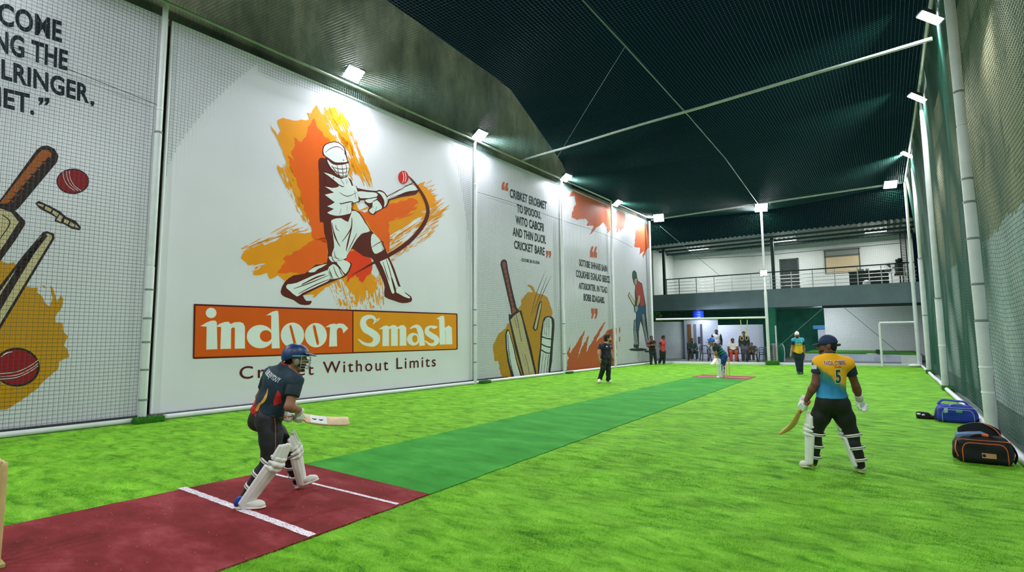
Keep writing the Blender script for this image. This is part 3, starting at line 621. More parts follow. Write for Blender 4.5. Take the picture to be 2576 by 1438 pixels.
# ---------- name sign under the painting
B = crop(470, 740, 3.68)
a = Art(B); a.poly([(66, 88), (2496, 177), (2503, 184), (2505, 505), (2498, 511), (64, 596), (54, 590), (62, 94)], 6); sign = a.build('sign_border', MAROON, b2)
a = Art(B); a.poly([(79, 105), (1529, 155), (1529, 537), (68, 581)], 6.6); a.build('sign_panel', SIGNO, b2)
a = Art(B); a.poly([(1540, 157), (2492, 187), (2494, 503), (1540, 534)], 6.6); a.build('sign_panel', SIGNY, b2)
def lettering(grow, layer, m, name):
    a = Art(B); g = grow
    a.ell((222, 172), 46+g, 44+g, layer)
    a.poly([(130-2*g, 294), (185, 262-g), (225, 247-g), (256+g, 247-g), (271+g, 262-g), (276+g, 503+g), (181-g, 507+g), (184-g, 296+g)], layer)
    a.poly([(266, 296+g), (300, 276-g), (350, 259-g), (385, 258-g), (403, 275), (440, 262-g), (490, 260-g), (520, 272-g), (531+g, 300), (531+g, 497+g), (444-g, 499+g), (446-g, 318), (434, 302+g), (418, 303+g), (403+g, 320), (401+g, 499+g), (311-g, 502+g), (318-g, 298+g)], layer)
    a.ell((676, 391), 120+g, 104+g, layer, 36, 0, [((729, 386), 60-g, 58-g)])
    a.poly([(738-2*g, 190+g), (790, 164-g), (826, 155-g), (838+g, 160-g), (843+g, 200), (853+g, 495+g), (787-g, 497+g), (781-g, 300), (782-g, 190+g)], layer+.1)
    for cx, cy, rx, ry, h in ((975, 377, 105, 112, [(938, 296), (945, 280), (958, 281), (966, 292), (1012, 440), (1014, 468), (1003, 478), (990, 470), (980, 440)]), (1191, 378, 98, 109, [(1156, 300), (1160, 282), (1174, 279), (1186, 292), (1226, 440), (1226, 462), (1214, 474), (1202, 466), (1192, 440)])):
        cxh = sum(p[0] for p in h)/len(h); cyh = sum(p[1] for p in h)/len(h)
        h2 = [(p[0]+(cxh-p[0])*g*.05, p[1]+(cyh-p[1])*g*.01) for p in h]
        a.poly([(cx+(rx+g)*math.cos(2*PI*i/36), cy+(ry+g)*math.sin(2*PI*i/36)) for i in range(36)], layer, 0, [h2])
    a.poly([(1286-2*g, 300+g), (1320, 282-g), (1360, 274-g), (1378+g, 280-g), (1410, 272-g), (1450, 278-g), (1483+2*g, 314), (1446, 358+g), (1440-g, 322), (1418, 304+g), (1394, 312+g), (1381+g, 340), (1384+g, 477+g), (1317-g, 480+g), (1326-g, 300+g)], layer)
    st = lambda pts, ws: a.stroke(pts, [w+2*g for w in ws], layer, 6)
    st([(1776+g, 225-g), (1752, 242), (1720, 212), (1680, 208), (1640, 228), (1628, 270), (1650, 320), (1700, 350), (1745, 385), (1752, 425), (1725, 460), (1680, 466), (1630, 452), (1588-g, 418-g)], [3, 14, 24, 30, 42, 50, 58, 60, 62, 56, 40, 24, 18, 3])
    a.poly([(1776+g, 236-g), (1718-g, 278+g), (1735, 240)], layer)
    a.poly([(1783-2*g, 318+g), (1815, 298-g), (1850, 290-g), (1866, 300), (1900, 288-g), (1930, 290-g), (1948, 304), (1975, 290-g), (2005, 288-g), (2024+g, 310), (2026+g, 471+g), (1971-g, 472+g), (1970-g, 320+g), (1958, 312+g), (1946+g, 324), (1946+g, 473+g), (1891-g, 474+g), (1890-g, 320+g), (1878, 312+g), (1865+g, 324), (1864+g, 474+g), (1810-g, 476+g), (1812-g, 320+g)], layer)
    a.ell((2094, 415), 56+g, 55+g, layer, 28, 0, [((2108, 412), 27-g*.6, 38-g)])
    st([(2066-g, 318), (2100, 298), (2135, 302), (2158, 345), (2170, 420), (2176, 472+g)], [4, 16, 34, 46, 46, 46])
    a.stroke([(2312+g, 300), (2285, 305), (2255, 298), (2225, 315), (2222, 350), (2260, 382), (2300, 405), (2310, 435), (2285, 462), (2245, 462), (2205-g, 428)], [w+2*g for w in [3, 22, 12, 26, 40, 46, 44, 40, 24, 16, 3]], layer+.05, 6)
    a.poly([(2314-2*g, 222+g), (2350, 204-g), (2370+g, 202-g), (2377+g, 215), (2382+g, 312), (2420, 290-g), (2446+g, 308), (2451+g, 459+g), (2398-g, 460+g), (2396-g, 330+g), (2386+g, 340), (2388+g, 460+g), (2341-g, 462+g), (2336-g, 230+g)], layer)
    o = a.build(name, m, sign); return o
lettering(4.5, 7.2, PEACH, 'letter_outline'); lettering(0, 8.0, PWHITE, 'lettering')
a = Art(B)
for w, q in (('Cricket', [(486, 668), (1172, 640), (1172, 742), (486, 782)]), ('Without', [(1258, 624), (1862, 597), (1862, 700), (1258, 730)]), ('Limits', [(1938, 590), (2302, 570), (2302, 665), (1938, 690)])):
    a = Art(B); text_on(a, w, q, 6, 0.004, 1.25); a.build('tagline_word', MAROON, b2)
# ---------- first board: welcome quote, crossed bats, balls
E_ = crop(0, 0, 2.319); a = Art(E_)
for w, q in (('COME', [(-12, 14), (362, 132), (360, 245), (-12, 133)]), ('NG THE', [(-38, 168), (397, 302), (392, 408), (-38, 288)]), ('LRINGER', [(8, 348), (521, 502), (519, 600), (8, 455)]), ('IET.', [(-18, 508), (202, 560), (200, 668), (-18, 612)])):
    text_on(a, w, q, 1, 0.03, 1.04)
a.poly([(527, 588), (550, 592), (551, 606), (541, 620), (527, 622), (536, 612), (527, 610)], 1); quotes(a, (224, 568, 288, 614), 1, False, .06)
a.build('lettering', INK, b1)
PX = lambda p: wall_sz(p[0], p[1], FACE)
Fp = lambda L: [(p[0]/2.524, 560+p[1]/2.524) for p in L]
a = Art(PX)
a.poly(rag(Fp([(-300, 200), (-40, 225), (0, 235), (50, 258), (90, 250), (110, 300), (160, 400), (200, 412), (240, 412), (235, 440), (270, 470), (285, 510), (318, 532), (335, 480), (318, 400), (335, 412), (350, 460), (362, 500), (385, 463), (402, 480), (395, 530), (350, 600), (352, 632), (398, 635), (402, 690), (432, 722), (405, 780), (428, 800), (440, 850), (375, 880), (368, 930), (320, 970), (260, 1020), (240, 1050), (130, 1130), (40, 1185), (0, 1188), (-300, 1150)]), 1.2, 10, 21), 0); a.poly(Fp([(265, 395), (285, 400), (285, 418)]), 0)
a.build('mustard_splash', MUST, b1)
a = Art(PX)
a.poly([(-60, 590), (0, 503), (92, 377), (105, 367), (120, 366), (137, 374), (147, 392), (143, 408), (48, 522), (38, 530), (63, 555), (64, 563), (40, 602), (-60, 740)], 1)
a.ell((183, 456), 41, 32, 1); a.poly([(88, 511), (98, 505), (130, 520), (152, 532), (166, 545), (190, 555), (204, 572), (200, 579), (180, 575), (160, 563), (150, 561), (137, 556), (140, 546), (120, 535), (100, 525)], 1)
a.poly([(108, 584), (118, 581), (136, 588), (137, 600), (-40, 895), (-40, 770), (60, 640)], 1); a.ell((42, 923), 58, 49, 1, 40)
a.build('painted_outline', DKOUT, b1)
a = Art(PX); a.poly([(-60, 575), (8, 500), (96, 386), (108, 376), (122, 378), (130, 388), (126, 399), (30, 512), (0, 512)], 2); a.build('painted_grip', HAND, b1)
a = Art(PX)
for i in range(8):
    c = np.array([118, 402])+(np.array([22, 512])-np.array([118, 402]))*i/7; a.poly([tuple(c+[4, -8]), tuple(c+[10, -3]), tuple(c+[-2, 10]), tuple(c+[-16, 4]), tuple(c+[-6, 3])], 3)
a.stroke([(133, 404), (85, 460), (38, 516)], [8, 14, 12], 3)
a.stroke([(5, 540), (25, 560), (0, 600)], [2, 3, 2], 3); a.stroke([(40, 690), (80, 632), (116, 590)], [14, 16, 10], 3); a.stroke([(-20, 790), (50, 680), (104, 600)], [16, 17, 6], 3)
a.build('painted_shading', DKOUT, b1)
a = Art(PX); a.poly([(-60, 610), (0, 524), (28, 534), (47, 558), (14, 610), (-60, 715)], 2); a.poly([(112, 590), (120, 587), (130, 592), (130, 600), (-40, 880), (-40, 850)], 2.2); a.poly([(-40, 790), (30, 690), (100, 596), (108, 592), (40, 690), (-40, 810)], 2.2)
for q in ([(96, 511), (110, 516), (108, 521), (95, 515)], [(114, 518), (130, 526), (127, 533), (112, 526)], [(134, 529), (148, 537), (143, 545), (131, 536)], [(150, 540), (158, 545), (152, 558), (142, 553)], [(162, 550), (174, 556), (170, 564), (160, 559)], [(177, 558), (188, 564), (185, 571), (174, 566)], [(190, 564), (199, 574), (188, 571)]): a.poly(q, 2)
a.build('painted_wood', CREAM, b1)
a = Art(PX); a.ell((183, 456), 38, 29, 2); a.build('painted_ball', CRED, b1); a = Art(PX); a.ell((41, 923), 53, 44, 2, 40); a.build('painted_ball', CRED, b1)
a = Art(PX)
for dx in (-18, -9, -2): a.stroke([(176+dx, 430), (178+dx, 447), (188+dx, 466), (206+dx, 480)], 1.4, 3)
for dy in (0, 8, 14): a.stroke([(-10, 940+dy), (40, 935+dy), (75, 920+dy), (96, 905+dy)], 1.6, 3)
a.stroke([(2, 898), (15, 888), (32, 884)], [1, 3, 1], 3)
a.build('ball_seam', PWHITE, b1)
# ---------- third board
T3 = crop(1220, 430, 5.75); a = Art(T3)
for w, q in (('CRIBKET EROEMET', [(360, 258), (893, 450), (890, 556), (358, 374)]), ('TO SPOOOU,', [(460, 475), (802, 592), (812, 690), (465, 592)]), ('WITO CABCFII', [(440, 645), (848, 765), (848, 875), (445, 762)]), ('AND THIN DUCR.', [(400, 815), (885, 945), (880, 1052), (400, 930)]), ('CRICKET BARE', [(420, 1005), (862, 1112), (862, 1220), (422, 1116)]), ('- DOOSE ISA B.UDAI', [(510, 1256), (788, 1306), (788, 1346), (510, 1300)])):
    text_on(a, w, q, 1, 0.03, 1.04)
a.build('lettering', INKB, b3)
a = Art(T3); quotes(a, (240, 142, 335, 265), 1, True, .3); a.build('quote_mark', RUST, b3); a = Art(T3); quotes(a, (882, 1150, 957, 1255), 1, False, .15); a.build('quote_mark', RUST, b3)
C3 = crop(1220, 630, 4.109); a = Art(C3)
a.poly(rag([(82, 985), (150, 850), (215, 800), (240, 745), (235, 770), (350, 590), (370, 570), (380, 500), (440, 430), (500, 428), (470, 385), (438, 365), (450, 350), (500, 375), (530, 435), (610, 460), (640, 480), (640, 470), (665, 530), (680, 580), (698, 640), (690, 700), (680, 1000), (600, 1285), (265, 1325), (225, 1300), (180, 1305), (160, 1270), (140, 1140), (100, 1140), (90, 1060)], 5, 22, 31), 0); a.build('mustard_splash', MUST, b3)
a = Art(C3)
a.poly(smooth_loop([(160, 140), (172, 102), (203, 90), (228, 120), (236, 190), (325, 585), (372, 618), (392, 690), (537, 1290), (395, 1310), (245, 705), (268, 665), (264, 600), (168, 180)], 2), 1)
a.poly([(208, 870), (222, 815), (247, 818), (300, 1000), (332, 1150), (388, 1310), (275, 1325), (233, 1150), (213, 1000)], 1)
a.poly(smooth_loop([(598, 720), (622, 685), (660, 675), (702, 693), (718, 760), (702, 980), (670, 1276), (543, 1290), (570, 1000), (573, 870)], 2), 1); a.poly([(492, 800), (558, 540), (588, 518), (582, 600), (542, 812), (515, 832)], 1)
for q in ([(630, 200), (530, 450), (470, 690)], [(645, 255), (560, 480), (490, 660)], [(685, 260), (600, 440), (520, 640)]): a.stroke(q, [1, 5, 2], 1)
a.build('painted_outline', DKOUT, b3)
a = Art(C3); a.poly(smooth_loop([(178, 140), (192, 115), (210, 120), (216, 170), (300, 588), (330, 610), (276, 658), (280, 600), (192, 200)], 2), 2); a.build('painted_grip', GRIPR, b3)
a = Art(C3); a.poly([(262, 715), (300, 670), (355, 632), (376, 690), (518, 1290), (408, 1305)], 2); a.poly([(508, 795), (566, 550), (582, 530), (574, 600), (530, 808), (515, 815)], 2); a.build('painted_wood', CREAM, b3)
a = Art(C3); a.poly([(222, 870), (232, 830), (244, 832), (290, 1000), (322, 1150), (370, 1310), (300, 1320), (252, 1150), (226, 1000)], 2); a.poly([(608, 730), (632, 694), (660, 688), (685, 705), (690, 770), (680, 960), (650, 1278), (556, 1286), (582, 1000), (590, 870)], 2); a.build('painted_pads', PWHITE, b3)
a = Art(C3)
for q, w in ([(320, 660), (350, 800), (375, 940)], 5), ([(300, 690), (330, 800)], 3), ([(410, 1070), (440, 1180), (460, 1290)], 4), ([(380, 1050), (420, 1200)], 2), ([(235, 870), (240, 1000), (262, 1150), (300, 1320)], 6), ([(575, 885), (630, 905), (692, 915)], 12), ([(572, 960), (630, 990), (690, 1000)], 12), ([(572, 1020), (630, 1055), (685, 1060)], 12), ([(620, 705), (610, 870)], 4), ([(640, 700), (632, 880)], 4), ([(660, 700), (655, 885)], 4), ([(600, 1060), (575, 1280)], 4), ([(630, 1070), (605, 1280)], 4), ([(655, 1075), (635, 1280)], 5), ([(700, 760), (690, 980), (665, 1270)], 18):
    a.stroke(q if len(q) > 2 else [q[0], ((q[0][0]+q[1][0])/2, (q[0][1]+q[1][1])/2), q[1]], w, 3)
for i in range(9): y = 190+i*48; x = 187+i*10.5; a.stroke([(x, y+8), (x+15, y+4), (x+30, y-4)], 5, 3)
a.build('painted_shading', DKOUT, b3)
# ---------- fourth and fifth boards
D4 = crop(1410, 460, 2.936); a = Art(D4)
a.poly(rag([(62, 105), (78, 72), (100, 45), (240, 108), (372, 172), (374, 345), (345, 372), (345, 330), (318, 290), (270, 325), (210, 388), (245, 318), (190, 312), (205, 288), (180, 262), (120, 272), (80, 250), (95, 190), (115, 150), (105, 90), (75, 100)], 4, 12, 41), 0)
a.build('orange_splash', RUST, b4); a = Art(D4)
a.poly(rag([(48, 1395), (48, 1320), (62, 1290), (48, 1262), (75, 1178), (66, 1260), (120, 1180), (182, 1082), (125, 1295), (155, 1220), (208, 1120), (190, 1250), (262, 1120), (300, 1060), (338, 1008), (262, 1172), (320, 1120), (348, 1085), (412, 1070), (416, 1300), (400, 1355)], 3, 14, 42), 0)
a.build('orange_splash', RUST, b4); a = Art(D4)
quotes(a, (218, 462, 268, 548), 1, True, .08); a.build('quote_mark', RUST, b4); a = Art(D4); quotes(a, (226, 925, 273, 1005), 1, False, .05)
a.build('quote_mark', RUST, b4)
a = Art(D4)
for w, q in (('SOTXBE SHHAIIS BAIN', [(138, 563), (345, 612), (345, 656), (138, 610)]), ('COLIKHBS EGNLAD BBECS.', [(114, 643), (366, 692), (366, 738), (114, 692)]), ('AITXBORTER. IN TGAD.', [(135, 735), (348, 770), (348, 812), (135, 780)]), ('BOBB SDAGABS.', [(170, 818), (326, 846), (326, 888), (170, 866)])):
    text_on(a, w, q, 1, 0.03, 1.04)
a.build('lettering', INKB, b4)
a = Art(D4); a.poly(rag([(412, 192), (470, 222), (480, 260), (470, 330), (440, 355), (430, 330), (418, 365), (412, 360)], 4, 12, 43), 0); a.build('orange_splash', RUST, b5); a = Art(D4); a.poly(rag([(588, 285), (648, 312), (662, 470), (640, 488), (608, 560), (612, 500), (583, 528), (590, 480), (545, 470), (552, 400), (556, 340)], 4, 10, 44), 0)
for y in (1068, 1135): a.poly([(432, y+2), (440, y-4), (441, y+30), (433, y+42)], 0)
a.build('orange_splash', RUST, b5)
a = Art(D4)
for pts in ([(528, 690), (531, 655), (545, 643), (560, 660), (566, 700), (572, 722), (602, 742), (617, 830), (630, 905), (632, 965), (652, 1170), (652, 1218), (634, 1204), (605, 1060), (590, 1020), (577, 1100), (580, 1190), (575, 1220), (540, 1215), (540, 1195), (546, 1180), (538, 1085), (541, 1015), (556, 1005), (558, 960), (545, 950), (540, 905), (530, 893), (496, 832), (508, 805), (552, 878), (548, 800), (553, 762), (540, 740)],): a.poly(pts, 1)
a.ell((572, 1230), 66, 11, .6, 24); a.ell((638, 1243), 20, 7, .6, 16); a.build('painted_outline', paint('charcoal', (52, 54, 54)), b5)
for nm, mm, polys in (('painted_helmet', GREEND, [[(531, 690), (534, 658), (545, 648), (557, 662), (561, 700), (540, 714)]]), ('painted_skin', SKINP, [[(544, 714), (563, 703), (566, 735), (556, 757), (545, 738)], [(573, 830), (588, 832), (585, 880), (572, 908), (563, 900)]]), ('painted_shirt', SHIRTR, [[(556, 765), (574, 727), (600, 747), (614, 830), (621, 903), (588, 908), (588, 832), (573, 830), (563, 850), (552, 800)]]), ('painted_wood', CREAM, [[(500, 830), (510, 811), (548, 878), (548, 905), (532, 888)]]), ('painted_trousers', JEAN, [[(575, 910), (622, 906), (627, 960), (600, 975), (572, 1085), (562, 1080), (560, 985)]]), ('painted_pads', GREYP, [[(544, 1022), (554, 1012), (558, 1090), (572, 1190), (548, 1195), (543, 1090)], [(602, 964), (618, 972), (624, 1050), (647, 1168), (646, 1208), (634, 1198), (608, 1040)], [(547, 912), (568, 906), (573, 930), (560, 955), (549, 948)]])):
    a = Art(D4)
    for q in polys: a.poly(q, 2)
    a.build(nm, mm, b5)
a = Art(D4)
for q in ([(549, 1025), (551, 1100), (560, 1185)], [(611, 975), (616, 1050), (637, 1180)], [(543, 1060), (552, 1066), (558, 1062)], [(603, 1010), (612, 1016), (622, 1010)], [(603, 1030), (613, 1036), (622, 1028)], [(543, 1080), (552, 1086), (560, 1080)], [(545, 745), (556, 742), (566, 730)], [(544, 728), (555, 728), (565, 718)]): a.stroke(q, 2.2, 3)
a.build('painted_shading', paint('charcoal', (52, 54, 54)), b5)
# ================================================================== building and court beyond the far net
PLASTER = mat('plaster', (206, 212, 208), 0.8, var=.05, vscale=1.0); LAV = mat('lavender_plaster', (196, 204, 222), 0.8, var=.05, vscale=1.5); GREYWALL = mat('grey_plaster', (172, 182, 184), 0.85, var=.12, vscale=1.2, bump=.2, bscale=6)
YF = 33.0; XA, XB = -13.4, 1.62
m = MB(); m.box(((XA+XB)/2, YF+2.2, 3.55), (XB-XA, 4.4, 1.06)); struct(m.build('slab', SLAB, smooth=False))
m = MB(); m.box(((-2.7+XB)/2, YF+.02, 2.96), (XB+2.7, .16, .14)); struct(m.build('slab_shade_1', mat('shadow_black', (16, 20, 22), .8), smooth=False))  # black strip standing in for the shade under the slab
m = MB(); m.box(((XA+XB)/2, YF+4.35, 5.6), (XB-XA, .2, 3.2)); struct(m.build('wall_back', PLASTER, smooth=False))
wl = on_y(1684, 640, 37); m = MB(); m.box((-12.3, YF+2.2, 5.6), (.2, 4.3, 3.1)); struct(m.build('wall_end', PLASTER, smooth=False))
# corrugated roof
m = MB(); N = 300; xs = [XA+(XB+.3-XA)*i/N for i in range(N+1)]; fz = lambda x: .035*math.sin(2*PI*(x/.26))
top = [(x, YF-.35, 7.30+fz(x)) for x in xs]; bot = [(x, YF+4.5, 7.22+fz(x)) for x in xs]
m.add(top+bot, [(i, i+1, N+2+i, N+1+i) for i in range(N)]); m.add([(p[0], p[1], p[2]+.012) for p in top+bot], [(N+1+i, N+2+i, i+1, i) for i in range(N)])
rf = thing('corrugated_roof', 'grey corrugated metal roof over the balcony', 'roof', (-5, 33, 7.2)); m.build('roof_sheet', mat('galv_sheet', (128, 140, 136), .45, metal=.3, var=.12, vscale=2), rf)
for y in (YF-.15, YF+1.3, YF+2.8):
    m = MB(); m.box(((XA+XB)/2, y, 7.1), (XB-XA, .08, .12)); m.build('purlin', DARKSTEEL, rf)
TUBE = mat('tube_glow', (255, 255, 250), .4, emit=(250, 252, 246), es=14)
for x0, x1, y, lab in ((1733, 1782, 628, 'left tube light under the balcony roof'), (1948, 2003, 604, 'middle tube light under the balcony roof'), (2175, 2230, 580, 'right tube light under the balcony roof')):
    Y_ = YF+2.05; a = on_y(x0, y+3, Y_); b = on_y(x1, y-3, Y_); z = 7.15; o = thing('tube_light', lab, 'lamp', ((a[0]+b[0])/2, Y_, z), 'tube lights on the balcony')
    m = MB(); m.box(((a[0]+b[0])/2, Y_, z+.05), (b[0]-a[0]+.06, .1, .07)); m.build('batten', WHITE_PAINT, o)
    m = MB(); m.tube([(a[0], Y_, z), (b[0], Y_, z)], .028, 8); m.build('tube', TUBE, o)
    L = bpy.data.lights.new('tube_light', 'AREA'); L.shape = 'RECTANGLE'; L.size = b[0]-a[0]; L.size_y = .06; L.energy = 140; L.color = (1, 1, .96)
    lo = bpy.data.objects.new('tube_light_source', L); C.objects.link(lo); lo.location = ((a[0]+b[0])/2, Y_, z-.05)
# balcony columns and railing
for px in (1671, 1946):
    p = on_y(px, 690, YF+.25); m = MB(); m.box((p[0], YF+.25, 5.6), (.16, .16, 3.1)); o = m.build('steel_column', DARKSTEEL, origin=(p[0], YF+.25, 4.08)); tag(o, 'dark steel column at the %s of the balcony railing' % ('left end' if px < 1800 else 'middle'), 'column')
p = on_y(2271, 600, YF+3.2); m = MB()
for dx in (-.12, .12): m.box((p[0]+dx, YF+3.2, 5.6), (.06, .06, 3.0))
for k in range(34): m.box((p[0], YF+3.2, 4.15+k*.088), (.24, .04, .035))
o = m.build('lattice_column', BLACK, origin=(p[0], YF+3.2, 4.08)); tag(o, 'black lattice column at the right end of the balcony', 'column')
rl = thing('balcony_railing', 'steel balcony railing with dark handrail and four thin rods', 'railing', (-5, YF, 4.08))
x0 = on_y(1674, 705, YF)[0]; x1 = 1.5
m = MB(); m.tube([(x0, YF+.05, 5.06), (x1, YF+.05, 5.08)], .035, 8); m.build('handrail', DARKSTEEL, rl)
for k in range(4): m = MB(); m.tube([(x0, YF+.05, 4.24+k*.2), (x1, YF+.05, 4.24+k*.2)], .014, 6); m.build('rail_rod', CHROME, rl)
for px in (1676, 1708, 1751, 1796, 1841, 1889, 1938, 1991, 2045, 2101, 2159, 2188, 2219, 2277):
    x = on_y(px, 715, YF)[0]; m = MB(); m.box((x, YF+.05, 4.55), (.05, .03, .96 if px != 2188 else .7)); m.build('baluster', CHROME, rl)
# door and window of the upper wall
Yb = YF+4.25
a = on_y(1964, 650, Yb); b = on_y(2005, 650, Yb)
d = bpy.data.objects.new('door_1', None); C.objects.link(d); d['kind'] = 'structure'; d['_o'] = [0, 0, 0]
m = MB(); m.box(((a[0]+b[0])/2, Yb-.02, 5.15), (b[0]-a[0], .06, 2.15)); m.build('door_opening', mat('dark_room', (40, 46, 46), .8, var=.3, vscale=2), d, smooth=False)
m = MB(); m.box((a[0]-.03, Yb-.05, 5.17), (.08, .1, 2.25)); m.box((b[0]+.03, Yb-.05, 5.17), (.08, .1, 2.25)); m.box(((a[0]+b[0])/2, Yb-.05, 6.27), (b[0]-a[0]+.14, .1, .08)); m.build('door_frame', DARKSTEEL, d, smooth=False)
a = on_y(2074, 632, Yb); b = on_y(2161, 632, Yb); zt = on_y(2115, 628, Yb)[2]; zb = on_y(2115, 686, Yb)[2]; zm = on_y(2115, 643, Yb)[2]
d = bpy.data.objects.new('window_1', None); C.objects.link(d); d['kind'] = 'structure'; d['_o'] = [0, 0, 0]; xc = (a[0]+b[0])/2; ww = b[0]-a[0]
m = MB(); m.box((xc, Yb-.02, (zt+zm)/2), (ww, .05, zt-zm)); m.build('window_pane', mat('window_glass', (128, 136, 132), .15, spec=.8), d, smooth=False)
m = MB(); m.box((xc, Yb-.03, (zb+zm)/2), (ww, .05, zm-zb)); m.build('roller_blind', mat('blind', (190, 172, 138), .8, var=.04), d, smooth=False)
m = MB(); m.box((xc, Yb-.05, zm), (ww, .06, .1)); m.box((xc, Yb-.05, zt), (ww+.1, .06, .08)); m.box((a[0], Yb-.05, (zt+zb)/2), (.06, .06, zt-zb)); m.box((b[0], Yb-.05, (zt+zb)/2), (.06, .06, zt-zb)); m.build('window_frame', mat('frame_brown', (84, 82, 70), .6), d, smooth=False)
m = MB(); q = on_y(1710, 652, Yb-.1); q2 = on_y(2268, 610, Yb-.1); m.tube([q, on_y(1900, 643, Yb-.1), q2], .012, 5); tag(m.build('wall_cable', mat('wire_dark2', (84, 92, 96)), origin=q), 'thin cable running along the upper balcony wall', 'cable')
# furniture at the right end of the balcony
a = on_y(2137, 700, YF+1.6); b = on_y(2236, 700, YF+1.6); s = thing('sideboard', 'long black low cabinet behind the right end of the railing', 'cabinet', ((a[0]+b[0])/2, YF+1.6, 4.08))
DARKW = mat('dark_brown', (38, 32, 28), .6, var=.3, vscale=5)
m = MB(); m.box(((a[0]+b[0])/2, YF+1.6, 4.48), (b[0]-a[0], .5, .8), None, .02); m.build('carcass', DARKW, s)
for i in range(3): m = MB(); m.box((a[0]+(b[0]-a[0])*(i+.5)/3, YF+1.34, 4.45), ((b[0]-a[0])/3-.08, .03, .6), None, .008); m.build('door', BLACK, s)
m = MB(); m.box(((a[0]+b[0])/2, YF+1.6, 4.9), (b[0]-a[0]+.06, .56, .05), None, .01); m.build('top', BLACK, s)
q = on_y(2166, 683, YF+1.6); bx = thing('hat_box', 'small dark rounded case on the balcony cabinet', 'case', (q[0], YF+1.6, 4.92)); m = MB(); m.box((q[0], YF+1.6, 4.985), (.3, .2, .12), None, .04); m.build('case_body', BLACK, bx); m = MB(); m.ell((q[0]+.28, YF+1.6, 5.0), (.08, .08, .08)); m.build('round_end', BLACK, bx)
q = on_y(2180, 712, YF+.9); m = MB(); m.lathe((q[0], YF+.7, 4.08), [(.02, 0), (.17, .01), (.19, .12), (.12, .24), (.05, .28), (.001, .29)], 14); tag(m.build('plastic_bag', WHITE_PAINT, origin=(q[0], YF+.7, 4.08)), 'small white plastic bag on the balcony floor at the right', 'bag')
q = on_y(2264, 690, YF+1.6); c = thing('office_chair', 'tall dark office chair with a round headrest on the balcony', 'chair', (q[0], YF+1.6, 4.08)); cx, cy = q[0], YF+1.6
m = MB(); m.ell((cx, cy+.1, 5.42), (.17, .09, .13)); m.build('headrest', BLACK, c)
m = MB(); m.box((cx+.02, cy+.14, 5.02), (.44, .12, .62), Matrix.Rotation(-.12, 3, 'X'), .05); m.build('backrest', BLACK, c)
m = MB(); m.box((cx, cy-.12, 4.62), (.5, .5, .12), None, .04); m.build('seat', mat('rust_brown', (74, 40, 26), .6), c)
m = MB(); m.tube([(cx, cy-.1, 4.12), (cx, cy-.1, 4.6)], .035, 8); m.build('column', BLACK, c)
for k in range(5): m = MB(); t = k*2*PI/5; m.tube([(cx, cy-.1, 4.2), (cx+.28*math.cos(t), cy-.1+.28*math.sin(t), 4.11)], .025, 6); m.build('leg', BLACK, c)
q = on_y(2243, 690, YF+1.0); f = thing('pedestal_fan', 'grey pedestal fan beside the dark office chair on the balcony', 'fan', (q[0], YF+1.0, 4.08)); R = Matrix.Rotation(PI/2, 3, 'X')
m = MB()
for r_ in (.1, .17, .24, .3):
    m.tube([(q[0]+r_*math.cos(t), YF+1.0-.06*(1-r_/.34), 4.95+r_*math.sin(t)) for t in (2*PI*k/24 for k in range(24))], .008, 5, closed=True)
for k in range(12): t = 2*PI*k/12; m.tube([(q[0]+.04*math.cos(t), YF+.93, 4.95+.04*math.sin(t)), (q[0]+.3*math.cos(t), YF+1.0, 4.95+.3*math.sin(t))], .005, 4)
m.build('guard', CHROME, f)
for k in range(3):
    t = 2*PI*k/3; m = MB(); u = Vector((math.cos(t), 0, math.sin(t))); v_ = Vector((-math.sin(t), .3, math.cos(t))); m.add([Vector((q[0], YF+1.01, 4.95))+u*.04-v_*.03, Vector((q[0], YF+1.01, 4.95))+u*.26-v_*.08, Vector((q[0], YF+1.01, 4.95))+u*.26+v_*.08, Vector((q[0], YF+1.01, 4.95))+u*.04+v_*.03], [(0, 1, 2, 3)]); m.build('blade', BLACK, f)
m = MB(); m.tube([(q[0], YF+1.05, 4.1), (q[0], YF+1.05, 4.95)], .02, 8); m.build('stand', CHROME, f); m = MB(); m.lathe((q[0], YF+1.05, 4.08), [(.2, 0), (.2, .02), (.03, .05)], 20); m.build('base', CHROME, f)
# ---------------- ground floor court
m = MB(); m.box((-6, 38.4, 1.5), (17, .15, 3.2)); struct(m.build('wall_rear', mat('court_dark', (30, 112, 92), .9, var=.25, vscale=2), smooth=False))
def wallbox(name, pa, pb, Ya, Yb_, th, ztop, m_, lab, cat):
    A = on_y(pa, 880, Ya); B = on_y(pb, 880, Yb_); d = Vector((B[0]-A[0], B[1]-A[1], 0)); L = d.length; R = Matrix.Rotation(math.atan2(d.y, d.x), 3, 'Z')
    mm = MB(); mm.box(Vector(((A[0]+B[0])/2, (A[1]+B[1])/2, ztop/2))+R @ Vector((0, th/2, 0)), (L, th, ztop), R); o = mm.build(name, m_, smooth=False)
    return tag(o, lab, cat) if lab else struct(o)
wallbox('wall_far_left', 1640, 1723, 31.6, 32.6, .2, 2.3, GREYWALL, None, None)
wallbox('wall_far_low', 1809, 1922, 32.9, 32.9, .2, 2.05, LAV, None, None)
A = on_y(1723, 880, 32.3); B = on_y(1771, 880, 31.9); Cc = on_y(1809, 880, 32.9); D = on_y(1768, 880, 34.4)
kk = thing('kiosk', 'small white flat-roofed cabin with brown door and slit windows under the blue tank', 'cabin', ((A[0]+Cc[0])/2, 32.8, 0))
m = MB(); m.prism([[tuple(p[:2]) for p in (A, B, Cc, D)]], lambda p: (p[0], p[1], 2.4), 2.4); m.build('walls', LAV, kk, smooth=False)
